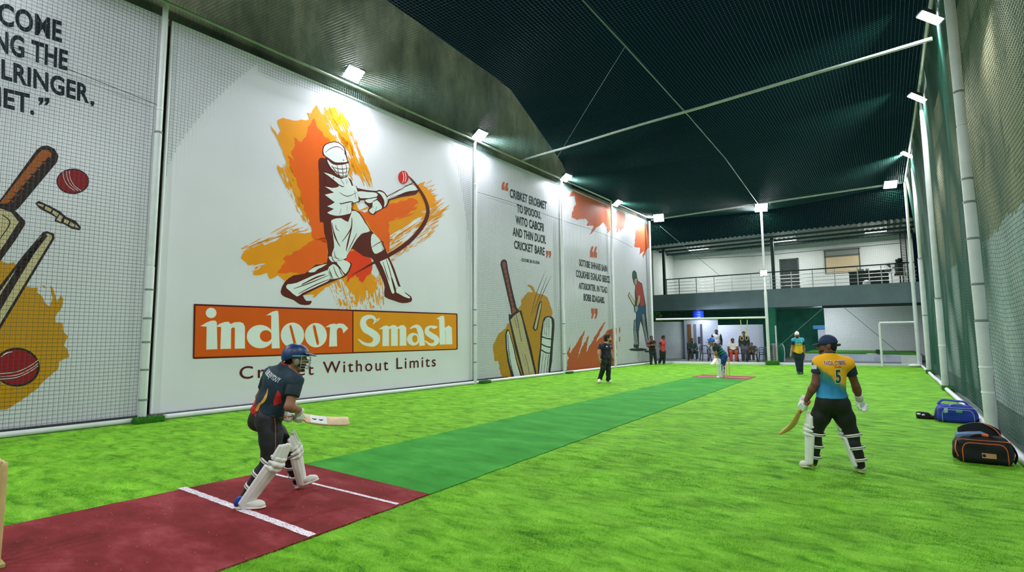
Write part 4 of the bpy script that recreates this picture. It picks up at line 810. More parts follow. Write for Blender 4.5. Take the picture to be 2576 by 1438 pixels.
m = MB(); ctr = (A+B+Cc+D)/4; m.prism([[tuple(ctr[:2]+(p[:2]-ctr[:2])*1.06) for p in (A, B, Cc, D)]], lambda p: (p[0], p[1], 2.47), .07); m.build('roof_slab', mat('roof_grey', (150, 154, 156), .8), kk, smooth=False)
nAB = np.array([B[1]-A[1], -(B[0]-A[0])]); nAB = nAB/np.linalg.norm(nAB)
def on_face(u0, u1, z0, z1, m_, name):
    P = [A[:2]+(B[:2]-A[:2])*u + nAB*.03 for u in (u0, u1)]; Q = [A[:2]+(B[:2]-A[:2])*u - nAB*.02 for u in (u0, u1)]
    k = MB(); k.prism([[tuple(P[0]), tuple(P[1]), tuple(Q[1]), tuple(Q[0])]], lambda p: (p[0], p[1], z1), z1-z0); return k.build(name, m_, kk, smooth=False)
on_face(.19, .38, .05, 2.12, mat('brown_door', (134, 92, 56), .6, var=.1, vscale=4), 'door'); on_face(.52, .65, .9, 2.12, mat('slit_grey', (120, 126, 138), .5), 'slit_window'); on_face(.86, .96, .55, 2.12, mat('slit_dark', (84, 92, 112), .5), 'slit_window'); on_face(.72, .84, .95, 1.2, mat('poster_dark', (70, 74, 90), .6), 'notice'); on_face(.72, .84, 1.22, 1.36, mat('poster_dark', (70, 74, 90), .6), 'notice')
q = on_y(1760, 810, 33.0); tk = thing('water_tank', 'bright blue round water tank on the cabin roof', 'water tank', (q[0], 33.0-.25, 2.47)); TB = mat('tank_blue', (28, 66, 226), .35)
m = MB(); m.lathe((q[0], 32.75, 2.47), [(.3, 0), (.34, .02), (.34, .12), (.325, .14), (.34, .16), (.34, .27), (.325, .29), (.34, .31), (.34, .42), (.3, .47), (.14, .49)], 24); m.build('tank_body', TB, tk)
m = MB(); m.lathe((q[0], 32.75, 2.955), [(.14, 0), (.15, .01), (.15, .03), (.1, .045)], 18); m.build('lid', TB, tk)
# shrubs behind the grey wall
def shrub(c, r, n, label, cols, seed, leaf=.07):
    o = thing('shrub', label, 'shrub', (c[0], c[1], 0)); rr = random.Random(seed); m = MB(); m.fix = False
    for i in range(n):
        d = Vector((rr.gauss(0, 1), rr.gauss(0, 1), rr.gauss(0, 1))).normalized()*rr.uniform(.5, 1)**.5; p = Vector(c)+Vector((d.x*r[0], d.y*r[1], d.z*r[2]))
        a = Vector((rr.uniform(-1, 1), rr.uniform(-1, 1), rr.uniform(-.6, .6))).normalized(); b = a.cross(Vector((rr.uniform(-1, 1), rr.uniform(-1, 1), rr.uniform(-1, 1)))).normalized()
        m.add([p-a*leaf, p+b*leaf*.4, p+a*leaf, p-b*leaf*.4], [(0, 1, 2, 3)])
    m.build('foliage', mat(cols[0], cols[1], .7, var=.35, vscale=6), o, smooth=False)
    m = MB()
    for k in range(4): m.tube([(c[0]+rr.uniform(-.1, .1), c[1], 0), (c[0]+rr.uniform(-.1, .1), c[1], c[2]*.6), (c[0]+rr.uniform(-.5, .5)*r[0], c[1], c[2]+r[2]*.3)], [.03, .025, .01], 6)
    m.build('stem', mat('bark', (70, 60, 44), .9), o)
q = on_y(1655, 808, 33.2); shrub((q[0], 33.0, 2.55), (.34, .3, .5), 900, 'bright green shrub rising behind the far grey wall at the corner', ('leaf_bright', (70, 130, 48)), 3)
q = on_y(1700, 806, 34); shrub((q[0]-.1, 34.2, 2.55), (.75, .4, .42), 800, 'dark green shrub behind the grey wall left of the blue tank', ('leaf_dark', (26, 78, 46)), 4)
# green covered column, crate tower, bits by the middle pole
q = on_y(1943, 840, 32.4); m = MB(); m.box((q[0], 32.5, 1.5), (.42, .42, 3.0)); tag(m.build('column_green', mat('green_cloth', (30, 112, 88), .9, var=.15, vscale=3), origin=(q[0], 32.5, 0), smooth=False), 'dark green wrapped column behind the middle far pole', 'column')
q = on_z(1948, 912); cr = thing('crate_tower', 'tall white lattice crate standing behind the middle turf clump', 'crate', (q[0], 30.6, 0)); x = on_y(1948, 895, 30.6)[0]
m = MB(); m.box((x, 30.6, .48), (.22, .22, .94)); m.build('shade_core', mat('crate_shadow', (58, 70, 64), .9), cr, smooth=False)  # dark box coloured as the shade inside the open lattice
m = MB()
for k in range(12): m.box((x, 30.6, .05+k*.083), (.27, .27, .035))
for dx in (-.13, 0, .13): m.box((x+dx, 30.47, .49), (.03, .03, .98))
m.build('lattice', mat('crate_white', (206, 206, 190), .7), cr, smooth=False)
x = on_y(1953, 860, 31)[0]; m = MB(); m.tube([(x, 31, 0), (x, 31, 1.95)], .04, 8); tag(m.build('thin_post', WHITE_PAINT, origin=(x, 31, 0)), 'short thin white post right of the lattice crate', 'post')
x = on_y(1962, 890, 31)[0]; k = thing('folded_board', 'green board with white curved rim leaning beside the thin post', 'board', (x, 31.2, 0)); m = MB(); m.box((x, 31.2, .5), (.3, .06, 1.0), None, .02); m.build('panel', mat('green_cloth', (30, 112, 88), .9), k)
m = MB(); m.tube([(x+.17, 31.18, .02), (x+.2, 31.18, .4), (x+.19, 31.18, .8), (x+.1, 31.18, 1.0)], .025, 6); m.build('rim', WHITE_PAINT, k)
# right half: blue sign, white strip, tall white screen, turf-topped bench
a = on_y(2045, 818, 36.4); b = on_y(2072, 827, 36.4); m = MB(); m.box(((a[0]+b[0])/2+.2, 36.4, (a[2]+b[2])/2), (b[0]-a[0]+.4, .06, a[2]-b[2])); tag(m.build('blue_sign', mat('sign_blue', (36, 128, 190), .5), origin=((a[0]+b[0])/2, 36.4, b[2]), smooth=False), 'plain blue sign strip beside the tall white screen', 'sign')
a = on_y(2057, 828, 36.5); b = on_y(2074, 890, 36.5); m = MB(); m.box(((a[0]+b[0])/2+.1, 36.5, a[2]/2), (b[0]-a[0]+.2, .08, a[2])); tag(m.build('door_panel', LAV, origin=((a[0]+b[0])/2, 36.5, 0), smooth=False), 'narrow white panel below the blue sign', 'panel')
a = on_y(2072, 775, 36.0); m = MB(); m.box(((a[0]+2.0)/2, 36.05, 1.5), (2.0-a[0], .1, 3.0)); tag(m.build('white_screen', mat('screen_white', (208, 212, 216), .7, var=.04), origin=(0, 36.05, 0), smooth=False), 'tall white screen wall behind the turf bench at the far right', 'screen')
a = on_y(2040, 897, 31.4)
bench = thing('turf_bench', 'long low white platform topped with green turf before the white screen', 'platform', (a[0]+2.2, 33.5, 0)); x0 = a[0]-.3; x1 = 1.25
m = MB(); m.box(((x0+x1)/2, 33.7, .24), (x1-x0, 4.6, .46)); m.build('plinth', LAV, bench, smooth=False)
m = MB(); m.box(((x0+x1)/2, 33.7, .5), (x1-x0+.03, 4.62, .05), None, .01); m.build('turf_top', mat('bench_turf', (52, 128, 14), .9, var=.15, vscale=4), bench)
m = MB(); m.box(((x0+x1)/2, 31.15, .06), (x1-x0, .5, .12)); m.build('step', mat('step_grey', (150, 150, 154), .8), bench, smooth=False)
q = on_y(2286, 905, 30.4); cb = thing('corner_block', 'short white block with a turf top by the far right corner pole', 'block', (q[0], 30.5, 0)); m = MB(); m.box((q[0]+.1, 30.5, .26), (.75, .5, .5)); m.build('block', WHITE_PAINT, cb, smooth=False); m = MB(); m.box((q[0]+.1, 30.5, .53), (.76, .52, .05)); m.build('turf_top', mat('bench_turf', (52, 128, 14), .9), cb, smooth=False)
q = on_z(2309, 922); m = MB(); m.ell((q[0]-.12, q[1]-.3, .07), (.24, .14, .075), Matrix.Rotation(.3, 3, 'Z')); tag(m.build('white_sack', WHITE_PAINT, origin=(q[0]-.12, q[1]-.3, 0)), 'small white sack lying at the far right corner of the turf', 'sack')
q = on_y(2200, 892, 33.5); m = MB(); m.lathe((on_z(2193, 891, .525)[0], on_z(2193, 891, .525)[1], .525), [(.2, 0), (.22, .02), (.2, .035), (.001, .03)], 20); tag(m.build('white_plate', WHITE_PAINT, origin=(0, 33, .525)), 'round white disc lying on the turf bench', 'disc')
p = on_z(2204, 889, .525); m = MB(); m.box((p[0]+.1, p[1]+.2, .62), (.22, .16, .19), None, .02); tag(m.build('dark_box', mat('dark_green_box', (30, 62, 34), .7), origin=(p[0]+.1, p[1]+.2, .525)), 'small dark box standing on the turf bench', 'box')
# two hanging ropes with loops
ROPE = mat('rope_yellow', (190, 196, 128), .8)
for x0, x1, yb in ((1863, 1866, 846), (1880, 1878, 845)):
    a = end_px(x0, 804, -.02); b = end_px(x1, yb, -.02); o = thing('hanging_rope', 'yellow rope with a loop hanging from the low crossbar, %s of the two' % ('left' if x0 < 1870 else 'right'), 'rope', b)
    m = MB(); m.tube([a, b], .022, 6); m.build('cord', ROPE, o); c = np.array(b)-[0, 0, .1]; m = MB(); m.tube([(c[0]+.07*math.cos(t), c[1], c[2]+.1*math.sin(t)) for t in (2*PI*k/16 for k in range(16))], .018, 6, closed=True); m.build('loop', mat('loop_tan', (190, 150, 120), .7), o)
# lamp that lights the court under the balcony (seen as its glow on the lavender walls)
L = bpy.data.lights.new('court_light', 'AREA'); L.size = 1.2; L.energy = 85; L.color = (.86, .9, 1); lo = bpy.data.objects.new('court_light', L); C.objects.link(lo); lo.matrix_world = Matrix.Translation((-8.5, 31.4, 2.94)) @ look((0.1, .25, -1)).to_4x4()
L = bpy.data.lights.new('court_light', 'AREA'); L.size = .8; L.energy = 110; L.color = (.9, .93, 1); lo = bpy.data.objects.new('court_light', L); C.objects.link(lo); lo.matrix_world = Matrix.Translation((-3.0, 33.8, 2.94)) @ look((0.5, .5, -.7)).to_4x4()
# ================================================================== smooth bodies: signed distance fields meshed with surface nets
def nv(v):
    v = np.asarray(v, float); return v/(np.linalg.norm(v)+1e-12)
class Sdf:
    def __init__(s): s.p = []; s.cuts = []; s.wr = 0.0; s.ws = 1
    def cone(s, a, b, ra, rb, k=.03):
        a = np.asarray(a, float); b = np.asarray(b, float); R = max(ra, rb)
        def f(P):
            ab = b-a; L = ab@ab+1e-12; t = np.clip(((P-a)@ab)/L, 0, 1)
            return np.linalg.norm(P-a-t[..., None]*ab, axis=-1)-(ra+(rb-ra)*t)
        s.p.append((f, np.minimum(a, b)-R, np.maximum(a, b)+R, k, 1)); return s
    def chain(s, pts, rs, k=.02):
        for i in range(len(pts)-1): s.cone(pts[i], pts[i+1], rs[i], rs[i+1], k)
        return s
    def ell(s, c, ax, r, k=.03, sign=1):
        c = np.asarray(c, float); A = np.array([nv(x) for x in ax]); r = np.asarray(r, float); R = r.max()
        def f(P):
            q = (P-c)@A.T; k0 = np.linalg.norm(q/r, axis=-1); k1 = np.linalg.norm(q/(r*r), axis=-1)+1e-9
            return k0*(k0-1)/k1
        s.p.append((f, c-R, c+R, k, sign)); return s
    def box(s, c, ax, h, rd, k=.02):
        c = np.asarray(c, float); A = np.array([nv(x) for x in ax]); h = np.asarray(h, float)-rd; R = np.linalg.norm(h)+rd
        def f(P):
            q = np.abs((P-c)@A.T)-h
            return np.linalg.norm(np.maximum(q, 0), axis=-1)+np.minimum(q.max(-1), 0)-rd
        s.p.append((f, c-R, c+R, k, 1)); return s
    def cut(s, p, n): s.cuts.append((np.asarray(p, float), nv(n))); return s
    def wrinkle(s, amp, seed=1): s.wr = amp; s.ws = seed; return s
    def mesh(s, res):
        pos = [p for p in s.p if p[4] > 0]; lo = np.min([p[1] for p in pos], 0)-3*res-.02; hi = np.max([p[2] for p in pos], 0)+3*res+.02
        n = np.ceil((hi-lo)/res).astype(int)+1; ax = [lo[i]+np.arange(n[i])*res for i in range(3)]
        F = np.full(n, .5, np.float32)
        for f, a, b, k, sg in s.p:
            m = k+3*res+.01; i0 = np.clip(((a-m-lo)/res).astype(int), 0, n-1); i1 = np.clip(((b+m-lo)/res).astype(int)+2, 0, n)
            if (i1 <= i0).any(): continue
            g = np.stack(np.meshgrid(*[ax[i][i0[i]:i1[i]] for i in range(3)], indexing='ij'), -1); d = f(g)
            sl = tuple(slice(i0[i], i1[i]) for i in range(3)); o = F[sl]
            if sg > 0: h = np.maximum(k-np.abs(o-d), 0)/k; F[sl] = np.minimum(o, d)-h*h*k*.25
            else: h = np.maximum(k-np.abs(o+d), 0)/k; F[sl] = np.maximum(o, -d)+h*h*k*.25
        G = None
        if s.wr or s.cuts: G = np.stack(np.meshgrid(*ax, indexing='ij'), -1)
        if s.wr:
            r = np.random.RandomState(s.ws); w = np.zeros(F.shape, np.float32)
            for i in range(7):
                d = nv(r.normal(size=3)*[1, 1, 1.6])*r.uniform(18, 46); w += np.sin(G@d+r.uniform(0, 6)+1.5*np.sin(G@(nv(r.normal(size=3))*9)))
            F += s.wr*w/2.6
        for p, nn in s.cuts: F = np.maximum(F, (G-p)@nn)
        return surface_nets(F, lo, res)
def surface_nets(F, lo, res):
    ins = F < 0; nx, ny, nz = F.shape
    c = np.zeros((nx-1, ny-1, nz-1), np.int8)
    for i in (0, 1):
        for j in (0, 1):
            for k in (0, 1): c += ins[i:nx-1+i, j:ny-1+j, k:nz-1+k]
    act = (c > 0) & (c < 8); idx = np.argwhere(act); I = np.full(act.shape, -1, np.int64); I[act] = np.arange(len(idx))
    acc = np.zeros((len(idx), 3)); cnt = np.zeros(len(idx))
    cor = [np.array(q) for q in ((0, 0, 0), (1, 0, 0), (0, 1, 0), (1, 1, 0), (0, 0, 1), (1, 0, 1), (0, 1, 1), (1, 1, 1))]
    val = [F[tuple((idx+q).T)] for q in cor]
    for a in range(8):
        for ax_ in range(3):
            if cor[a][ax_]: continue
            b = a | (1 << ax_); va, vb = val[a], val[b]; m = (va < 0) != (vb < 0)
            t = np.where(m, va/np.where(m, va-vb, 1), 0); p = cor[a][None]+t[:, None]*np.eye(3)[ax_]
            acc[m] += p[m]; cnt[m] += 1
    V = lo+(idx+acc/cnt[:, None])*res; Q = []
    for ax_ in range(3):
        u, v = (ax_+1) % 3, (ax_+2) % 3; e = [0, 0, 0]; e[ax_] = 1
        A = ins[:nx-e[0], :ny-e[1], :nz-e[2]]; B = ins[e[0]:, e[1]:, e[2]:]
        m = np.argwhere(A != B); m = m[(m[:, u] > 0) & (m[:, v] > 0) & (m[:, u] < F.shape[u]-1) & (m[:, v] < F.shape[v]-1)]
        if not len(m): continue
        du = np.zeros(3, int); du[u] = 1; dv = np.zeros(3, int); dv[v] = 1
        q = np.stack([I[tuple((m-du-dv).T)], I[tuple((m-dv).T)], I[tuple(m.T)], I[tuple((m-du).T)]], 1)
        fl = ~A[tuple(m.T)]; q[fl] = q[fl][:, ::-1]; Q.append(q)
    Q = np.concatenate(Q); Q = Q[(Q >= 0).all(1)]
    # two rounds of light smoothing
    e = np.concatenate([Q[:, [0, 1]], Q[:, [1, 2]], Q[:, [2, 3]], Q[:, [3, 0]]]); 
    for _ in range(2):
        S = np.zeros_like(V); n = np.zeros(len(V)); np.add.at(S, e[:, 0], V[e[:, 1]]); np.add.at(n, e[:, 0], 1); np.add.at(S, e[:, 1], V[e[:, 0]]); np.add.at(n, e[:, 1], 1)
        V = V*.5+.5*S/np.maximum(n, 1)[:, None]
    return V, Q
def solid(name, sdf, res, m, parent, frame=None):
    V, Q = sdf.mesh(res); o_ = np.array(parent['_o']); me = bpy.data.meshes.new(name)
    me.vertices.add(len(V)); me.vertices.foreach_set('co', (V-o_).astype(np.float32).ravel())
    me.loops.add(len(Q)*4); me.loops.foreach_set('vertex_index', Q.astype(np.int32).ravel()); me.polygons.add(len(Q)); me.polygons.foreach_set('loop_start', np.arange(0, len(Q)*4, 4, dtype=np.int32))
    me.update(calc_edges=True); me.validate(); me.materials.append(m); me.polygons.foreach_set('use_smooth', [True]*len(me.polygons))
    if frame is not None:
        c, ax = frame; L = (V-np.asarray(c))@np.array([nv(a) for a in ax]).T
        at = me.attributes.new('loc', 'FLOAT_VECTOR', 'POINT'); at.data.foreach_set('vector', L.astype(np.float32).ravel())
    ob = bpy.data.objects.new(name, me); C.objects.link(ob); ob['_o'] = [float(x) for x in o_]; ob.parent = parent; return ob
# ------------------------------------------------------------------ figure parts
def hand(S, W, d, t, right, curl, sc=1.0, fat=1.0, spread=.15, thumb=.35, k=.006):
    d = nv(d); t = np.asarray(t, float); t = nv(t-d*(t@d)); n = np.cross(t, d) if right else np.cross(d, t); W = np.asarray(W, float)
    S.cone(W, W+d*.03*sc, .027*sc*fat**.5, .03*sc*fat**.5, .015)
    S.ell(W+d*.05*sc, (t, d, n), (.043*sc*fat**.5, .052*sc, .019*sc*fat), .012)
    L = (.072, .082, .076, .058); off = (.031, .0105, -.0105, -.031)
    for i in range(4):
        p = W+d*(.088-.004*abs(i-1))*sc+t*off[i]*sc; a = 0.0; rad = (.0092-.0006*i*.5)*sc*fat
        c = curl[i] if hasattr(curl, '__len__') else curl
        q = p-d*.025*sc; pts = [q, p]
        for j, fr in enumerate((.45, .3, .25)):
            a += c*(.8, 1.0, .75)[j]; dd = d*math.cos(a)+n*math.sin(a)+t*off[i]/.031*spread*(1 if j == 0 else .3); pts.append(pts[-1]+nv(dd)*L[i]*fr*sc*1.05)
        S.chain(pts, [rad*1.0, rad*1.05, rad, rad*.93, rad*.82], k)
    b = W+d*.026*sc+t*.03*sc+n*.004; dd = nv(t*.75+d*.62+n*thumb); e = b+dd*.042*sc; dd2 = nv(t*.15+d*.85+n*(thumb+.35)); g_ = e+dd2*.034*sc
    S.chain([b-dd*.01, b+dd*.015, e, g_], [.013*sc*fat, .0125*sc*fat, .011*sc*fat, .0095*sc*fat], k)
    return n
def face_prims(S, c, f, u, sc):
    f = nv(f); u = nv(u-f*(u@f)); s_ = np.cross(f, u); A = (s_, f, u); p = lambda x, y, z: c+(s_*x+f*y+u*z)*sc
    S.ell(p(0, -.008, .032), A, np.array((.076, .096, .088))*sc, .02); S.ell(p(0, .026, -.04), A, np.array((.059, .066, .078))*sc, .03)
    S.ell(p(0, .058, -.098), A, np.array((.03, .026, .022))*sc, .03)
    S.cone(p(-.034, .078, .016), p(.034, .078, .016), .014*sc, .014*sc, .015)
    S.chain([p(0, .09, .006), p(0, .108, -.026), p(0, .098, -.036)], [.010*sc, .0155*sc, .012*sc], .014)
    for x in (-1, 1):
        S.ell(p(.016*x, .093, -.034), A, np.array((.009, .009, .007))*sc, .01); S.ell(p(.077*x, -.006, -.008), (s_+f*.35*x, f, u), np.array((.011, .024, .034))*sc, .008); S.ell(p(.04*x, .06, -.035), A, np.array((.022, .02, .02))*sc, .02)
        S.cone(p(.045*x, .0, -.06), p(.02*x, .05, -.098), .02*sc, .02*sc, .03)
    S.ell(p(0, .09, -.064), A, np.array((.024, .012, .012))*sc, .012)
    return p, A
DARK = (24, 22, 24)
EYEW = mat('eye_white', (188, 180, 170), .4); EYED = mat('eye_dark', (28, 20, 16), .25)
def skin_mat(name, c): return mat('skin_'+name, c, .55, var=.08, vscale=14)
def figure(name, label, J, fwd, hf, hup=(0, 0, 1), sc=1.0, res=.012, skin=(150, 104, 78), hair=(18, 16, 16), hairlen=.012, beard=False, shirt=None, sleeve=None, sleeve_end=.58, long_sleeve=False, trouser=(14, 16, 18), tleg=1.0, shoes=(220, 220, 216), sole=(226, 222, 206), cap=None, hands=True, fat=1.0, hem=.02, group=None, pattern=None, loose=1.0, collar=None, bald=False, gloves=False, shirt_mat=None, sleeve_mat=None, trouser_end=.96, barefoot=False):
    """J: world joints; returns (root, frame)"""
    g = {k: np.asarray(v, float) for k, v in J.items()}
    base = np.array([g['pel'][0], g['pel'][1], 0.0]) if 'base' not in g else g['base']
    o = thing(name, label, 'person', base, group)
    pel, nk = g['pel'], g['neck']; u = nv(nk-pel); side = nv((g['shR']-g['shL'])-u*((g['shR']-g['shL'])@u)); f = np.cross(u, side)
    hs = nv((g['hipR']-g['hipL']) if 'hipR' in g else side); hw = .088*sc
    hipL = g.get('hipL', pel-side*hw-u*.02*sc); hipR = g.get('hipR', pel+side*hw-u*.02*sc)
    hc = g['head']; hf = nv(hf); hu = nv(np.asarray(hup, float))
    L = np.linalg.norm(nk-pel); ch = pel+u*L*.66-f*.0; ab = pel+u*L*.3
    A = (side, f, u); sk = skin_mat(name+label[:14]+label[-12:], skin)
    # body
    S = Sdf(); w = fat
    S.ell(pel+u*.02*sc, A, np.array((.162*w, .118*w, .12))*sc, .05); S.ell(ab, A, np.array((.148*w, .11*w, .15))*sc, .06); S.ell(ch, A, np.array((.165*w, .118*w, .17))*sc, .06)
    S.cone(g['shL']-u*.015*sc+side*.03*sc, g['shR']-u*.015*sc-side*.03*sc, .066*sc, .066*sc, .06)
    nb = nk-u*.03*sc
    for sh in ('shL', 'shR'): S.cone(nk-u*.005, g[sh]+u*.012*sc, .05*sc, .042*sc, .05)
    S.cone(nb, hc-hu*.075*sc-hf*.018*sc, .058*sc, .054*sc, .03)
    p, HA = face_prims(S, hc, hf, hu, sc)
    for sd in 'LR':
        S.cone(g['sh'+sd], g['el'+sd], .055*sc, .043*sc, .035); e, wr = g['el'+sd], g['wr'+sd]
        S.chain([e, e+(wr-e)*.3, wr], [.043*sc, .045*sc, .030*sc], .025)
        hip, kn, an = (hipL if sd == 'L' else hipR), g['kn'+sd], g['an'+sd]; toe = g['toe'+sd]
        S.chain([hip, hip+(kn-hip)*.45, kn], [.092*sc*w, .08*sc*w, .058*sc], .045)
        fr = nv(np.cross(np.cross(kn-an, toe-an), kn-an)); cp = kn+(an-kn)*.33-fr*.018*sc
        S.chain([kn, cp, an], [.056*sc, .056*sc, .037*sc], .03)
        S.chain([an, an*.5+toe*.5, an*.3+toe*.7], [.034*sc, .026*sc, .022*sc], .03) if shoes and not barefoot else S.chain([an, an*.25+toe*.75, toe], [.036*sc, .032*sc, .026*sc], .03)
        if hands and not gloves:
            d = g.get('hd'+sd, wr-e); t = g.get('th'+sd, f); hand(S, wr, d, t, sd == 'R', g.get('curl'+sd, np.array([.28, .32, .36, .42])), sc)
    body = solid('body', S, res, sk, o)
    r2 = max(res, .008)
    # shirt with its sleeves
    if shirt is not None or shirt_mat is not None:
        sm = shirt_mat or mat('cloth_'+label[:22], shirt, .8, var=.12, vscale=9, bump=.15, bscale=40); S = Sdf(); x = .012*loose
        S.ell(pel+u*.02*sc, A, (.166*sc*w+x*1.3, .124*sc*w+x*1.3, .15*sc), .05); S.ell(ab, A, (.15*sc*w+x*1.4, .114*sc*w+x*1.4, .16*sc), .06); S.ell(ch, A, (.167*sc*w+x, .12*sc*w+x, .172*sc+x), .06)
        S.cone(g['shL']-u*.015*sc+side*.03*sc, g['shR']-u*.015*sc-side*.03*sc, .066*sc+x, .066*sc+x, .06)
        for sh in ('shL', 'shR'): S.cone(nk-u*.012, g[sh]+u*.006*sc, .05*sc+x*.6, .040*sc+x*.7, .05); S.cone(g[sh], g[sh]+(g['el'+sh[2]]-g[sh])*.12, .056*sc+x*.6, .054*sc+x*.6, .04)
        S.cone(nb, nk+u*.02*sc, .06*sc+x*.5, .058*sc+x*.5, .03)
        S.cut(pel-u*(hem)*sc, -u); nn = nv(u*.85+f*-.35); S.cut(nk+u*.022*sc, nv(u*.9+f*.42)); S.wrinkle(.0042*sc, len(label))
        sh_o = solid('shirt', S, r2, sm, o, (ch, (side, f, u)))
        for sd in 'LR':
            S = Sdf(); a, e, wr = g['sh'+sd], g['el'+sd], g['wr'+sd]
            if long_sleeve:
                S.chain([a, e, wr], [.068*sc+x, .056*sc+x, .042*sc+x*.6], .03); S.cut(wr-(wr-e)*.02, nv(wr-e))
            else:
                q = a+(e-a)*sleeve_end; S.cone(a, a+(e-a)*(sleeve_end+.25), .060*sc+x*.7, .056*sc+x*1.0, .03); S.cut(q, nv(e-a))
            if np.dot(e-a, side*(1 if sd == 'R' else -1)) < 9: S.cut(a-side*(1 if sd == 'R' else -1)*.045*sc, -side*(1 if sd == 'R' else -1))
            S.wrinkle(.003*sc, 5)
            solid('sleeve', S, r2, sleeve_mat or (mat('sleeve_'+label[:22], sleeve, .8, var=.12, vscale=9) if sleeve else sm), sh_o, (ch, (side, f, u)))
        if collar:
            S = Sdf(); S.cone(nk-u*.0*sc, nk+u*.028*sc, .066*sc+x*.5, .062*sc+x*.5, .02); S.cut(nk+u*.034*sc, nv(u*.9+f*.35)); S.cut(nk-u*.006*sc, -nv(u*.9+f*.45)); solid('collar', S, r2, mat('collar_'+label[:16], collar, .8), sh_o)
    # trousers
    if trouser is not None:
        S = Sdf(); x = .014; S.ell(pel+u*.03*sc, A, (.168*sc*w+x*.3, .123*sc*w+x*.3, .15*sc), .05)
        for sd in 'LR':
            hip, kn, an = (hipL if sd == 'L' else hipR), g['kn'+sd], g['an'+sd]; end = kn+(an-kn)*tleg
            S.ell(hip-f*.026*sc-u*.02*sc, A, np.array((.094, .094, .1))*sc*w, .05)
            if tleg > .3: S.chain([hip, hip+(kn-hip)*.45, kn, end], [.098*sc*w+x*.5, .088*sc*w+x, .067*sc+x, .056*sc+x*1.1], .045); 
            else:
                S.chain([hip, hip+(kn-hip)*.45, kn+(an-kn)*(tleg+.03)], [.098*sc*w+x*.5, .088*sc*w+x, .068*sc+x*.8], .045); S.chain([kn, kn+(an-kn)*.33-nv(np.cross(np.cross(kn-an, g['toe'+sd]-an), kn-an))*.016*sc, an+(kn-an)*.0], [.066*sc, .070*sc, .046*sc], .03)
        S.cut(pel+u*max(.085, .075-hem)*sc, u); S.wrinkle(.005*sc, len(label)+3)
        solid('trousers', S, r2, trouser if not isinstance(trouser, tuple) else mat('trouser_'+label[:22], trouser, .75, var=.15, vscale=8, bump=.15, bscale=30), o, (pel, (side, f, u)))
    # shoes
    if shoes and not barefoot:
        for sd in 'LR':
            an, toe = g['an'+sd], g['toe'+sd]; he = g.get('heel'+sd)
            if he is None: d = toe-an; d[2] = 0; he = an-nv(d)*.05*sc; he[2] = min(toe[2], an[2]-.06*sc); 
            fd = nv(toe-he); us = nv(np.array([0, 0, 1.0])-fd*fd[2]); ss = np.cross(fd, us); AX = (ss, fd, us); Ln = np.linalg.norm(toe-he)
            q = lambda x, y, z: he+ss*x*sc+fd*y*Ln+us*z*sc
            S = Sdf(); S.ell(q(0, .17, .045), AX, (.036*sc, .2*Ln, .05*sc), .02); S.chain([q(0, .22, .085), q(0, .5, .06), q(0, .82, .035)], [.042*sc, .042*sc, .032*sc], .03); S.ell(q(0, .74, .03), AX, (.046*sc, .25*Ln, .034*sc), .03); S.chain([an+us*.03, an*.6+q(0, .24, .05)*.4, q(0, .24, .05)], [.044*sc, .044*sc, .04*sc], .02); S.cut(q(0, .5, .014), -us); S.cut(an+us*.006*sc, nv(us*.95-fd*.2))
            so = solid('shoe', S, min(r2, .009), mat('shoe_'+label[:22], shoes, .6), o)
            S = Sdf(); S.ell(q(0, .18, .012), AX, (.043*sc, .2*Ln, .02*sc), .02); S.ell(q(0, .5, .012), AX, (.04*sc, .3*Ln, .018*sc), .03); S.ell(q(0, .74, .012), AX, (.052*sc, .28*Ln, .02*sc), .03); S.cut(q(0, .5, .0), -us); S.cut(q(0, .5, .026), us)
            solid('sole', S, min(r2, .008), mat('sole_'+label[:22], sole, .6), so)
    # face details, hair
    for x in (-1, 1):
        m = MB(); m.ell(p(.031*x, .077, .002), np.array((.0145, .012, .0085))*sc, Matrix(np.array(HA)).transposed(), 10, 6); ew = m.build('eye', EYEW, o)
        m = MB(); m.ell(p(.031*x, .0845, .002), np.array((.0065, .006, .0068))*sc, Matrix(np.array(HA)).transposed(), 8, 6); m.build('iris', EYED, ew)
        m = MB(); m.tube([p(.015*x, .0915, .018), p(.032*x, .091, .023), p(.05*x, .08, .017)], [.003*sc, .0045*sc, .002*sc], 6); m.build('eyebrow', mat('brow', DARK, .9), o)
    m = MB(); m.ell(p(0, .1, -.0605), np.array((.022, .006, .0042))*sc, Matrix(np.array(HA)).transposed(), 10, 6); m.ell(p(0, .1, -.0685), np.array((.019, .0065, .005))*sc, Matrix(np.array(HA)).transposed(), 10, 6); m.build('lips', mat('lip_'+label[:10], tuple(int(c*.72) for c in skin), .5), o)
    if hair and not bald:
        S = Sdf(); x = hairlen; S.ell(p(0, -.012, .036), HA, np.array((.078+x, .096+x, .088+x))*sc, .02); S.ell(p(0, -.05, -.02), HA, np.array((.066+x, .05+x, .06+x))*sc, .03)
        a_, b_ = p(0, .064, .062), p(0, -.005, -.03); [S.ell(p(.088*x_, -.002, -.018), HA, np.array((.03, .034, .042))*sc, .01, -1) for x_ in (-1, 1)]; S.cut(a_, nv(hf*.9-hu*.55)); S.cut(p(0, -.03, -.075), nv(-hu*.95+hf*.3)); S.wrinkle(.0055*sc, 9)
        solid('hair', S, min(res, .009), mat('hair_'+str(hair), hair, .85, var=.3, vscale=60, bump=.5, bscale=120), o)
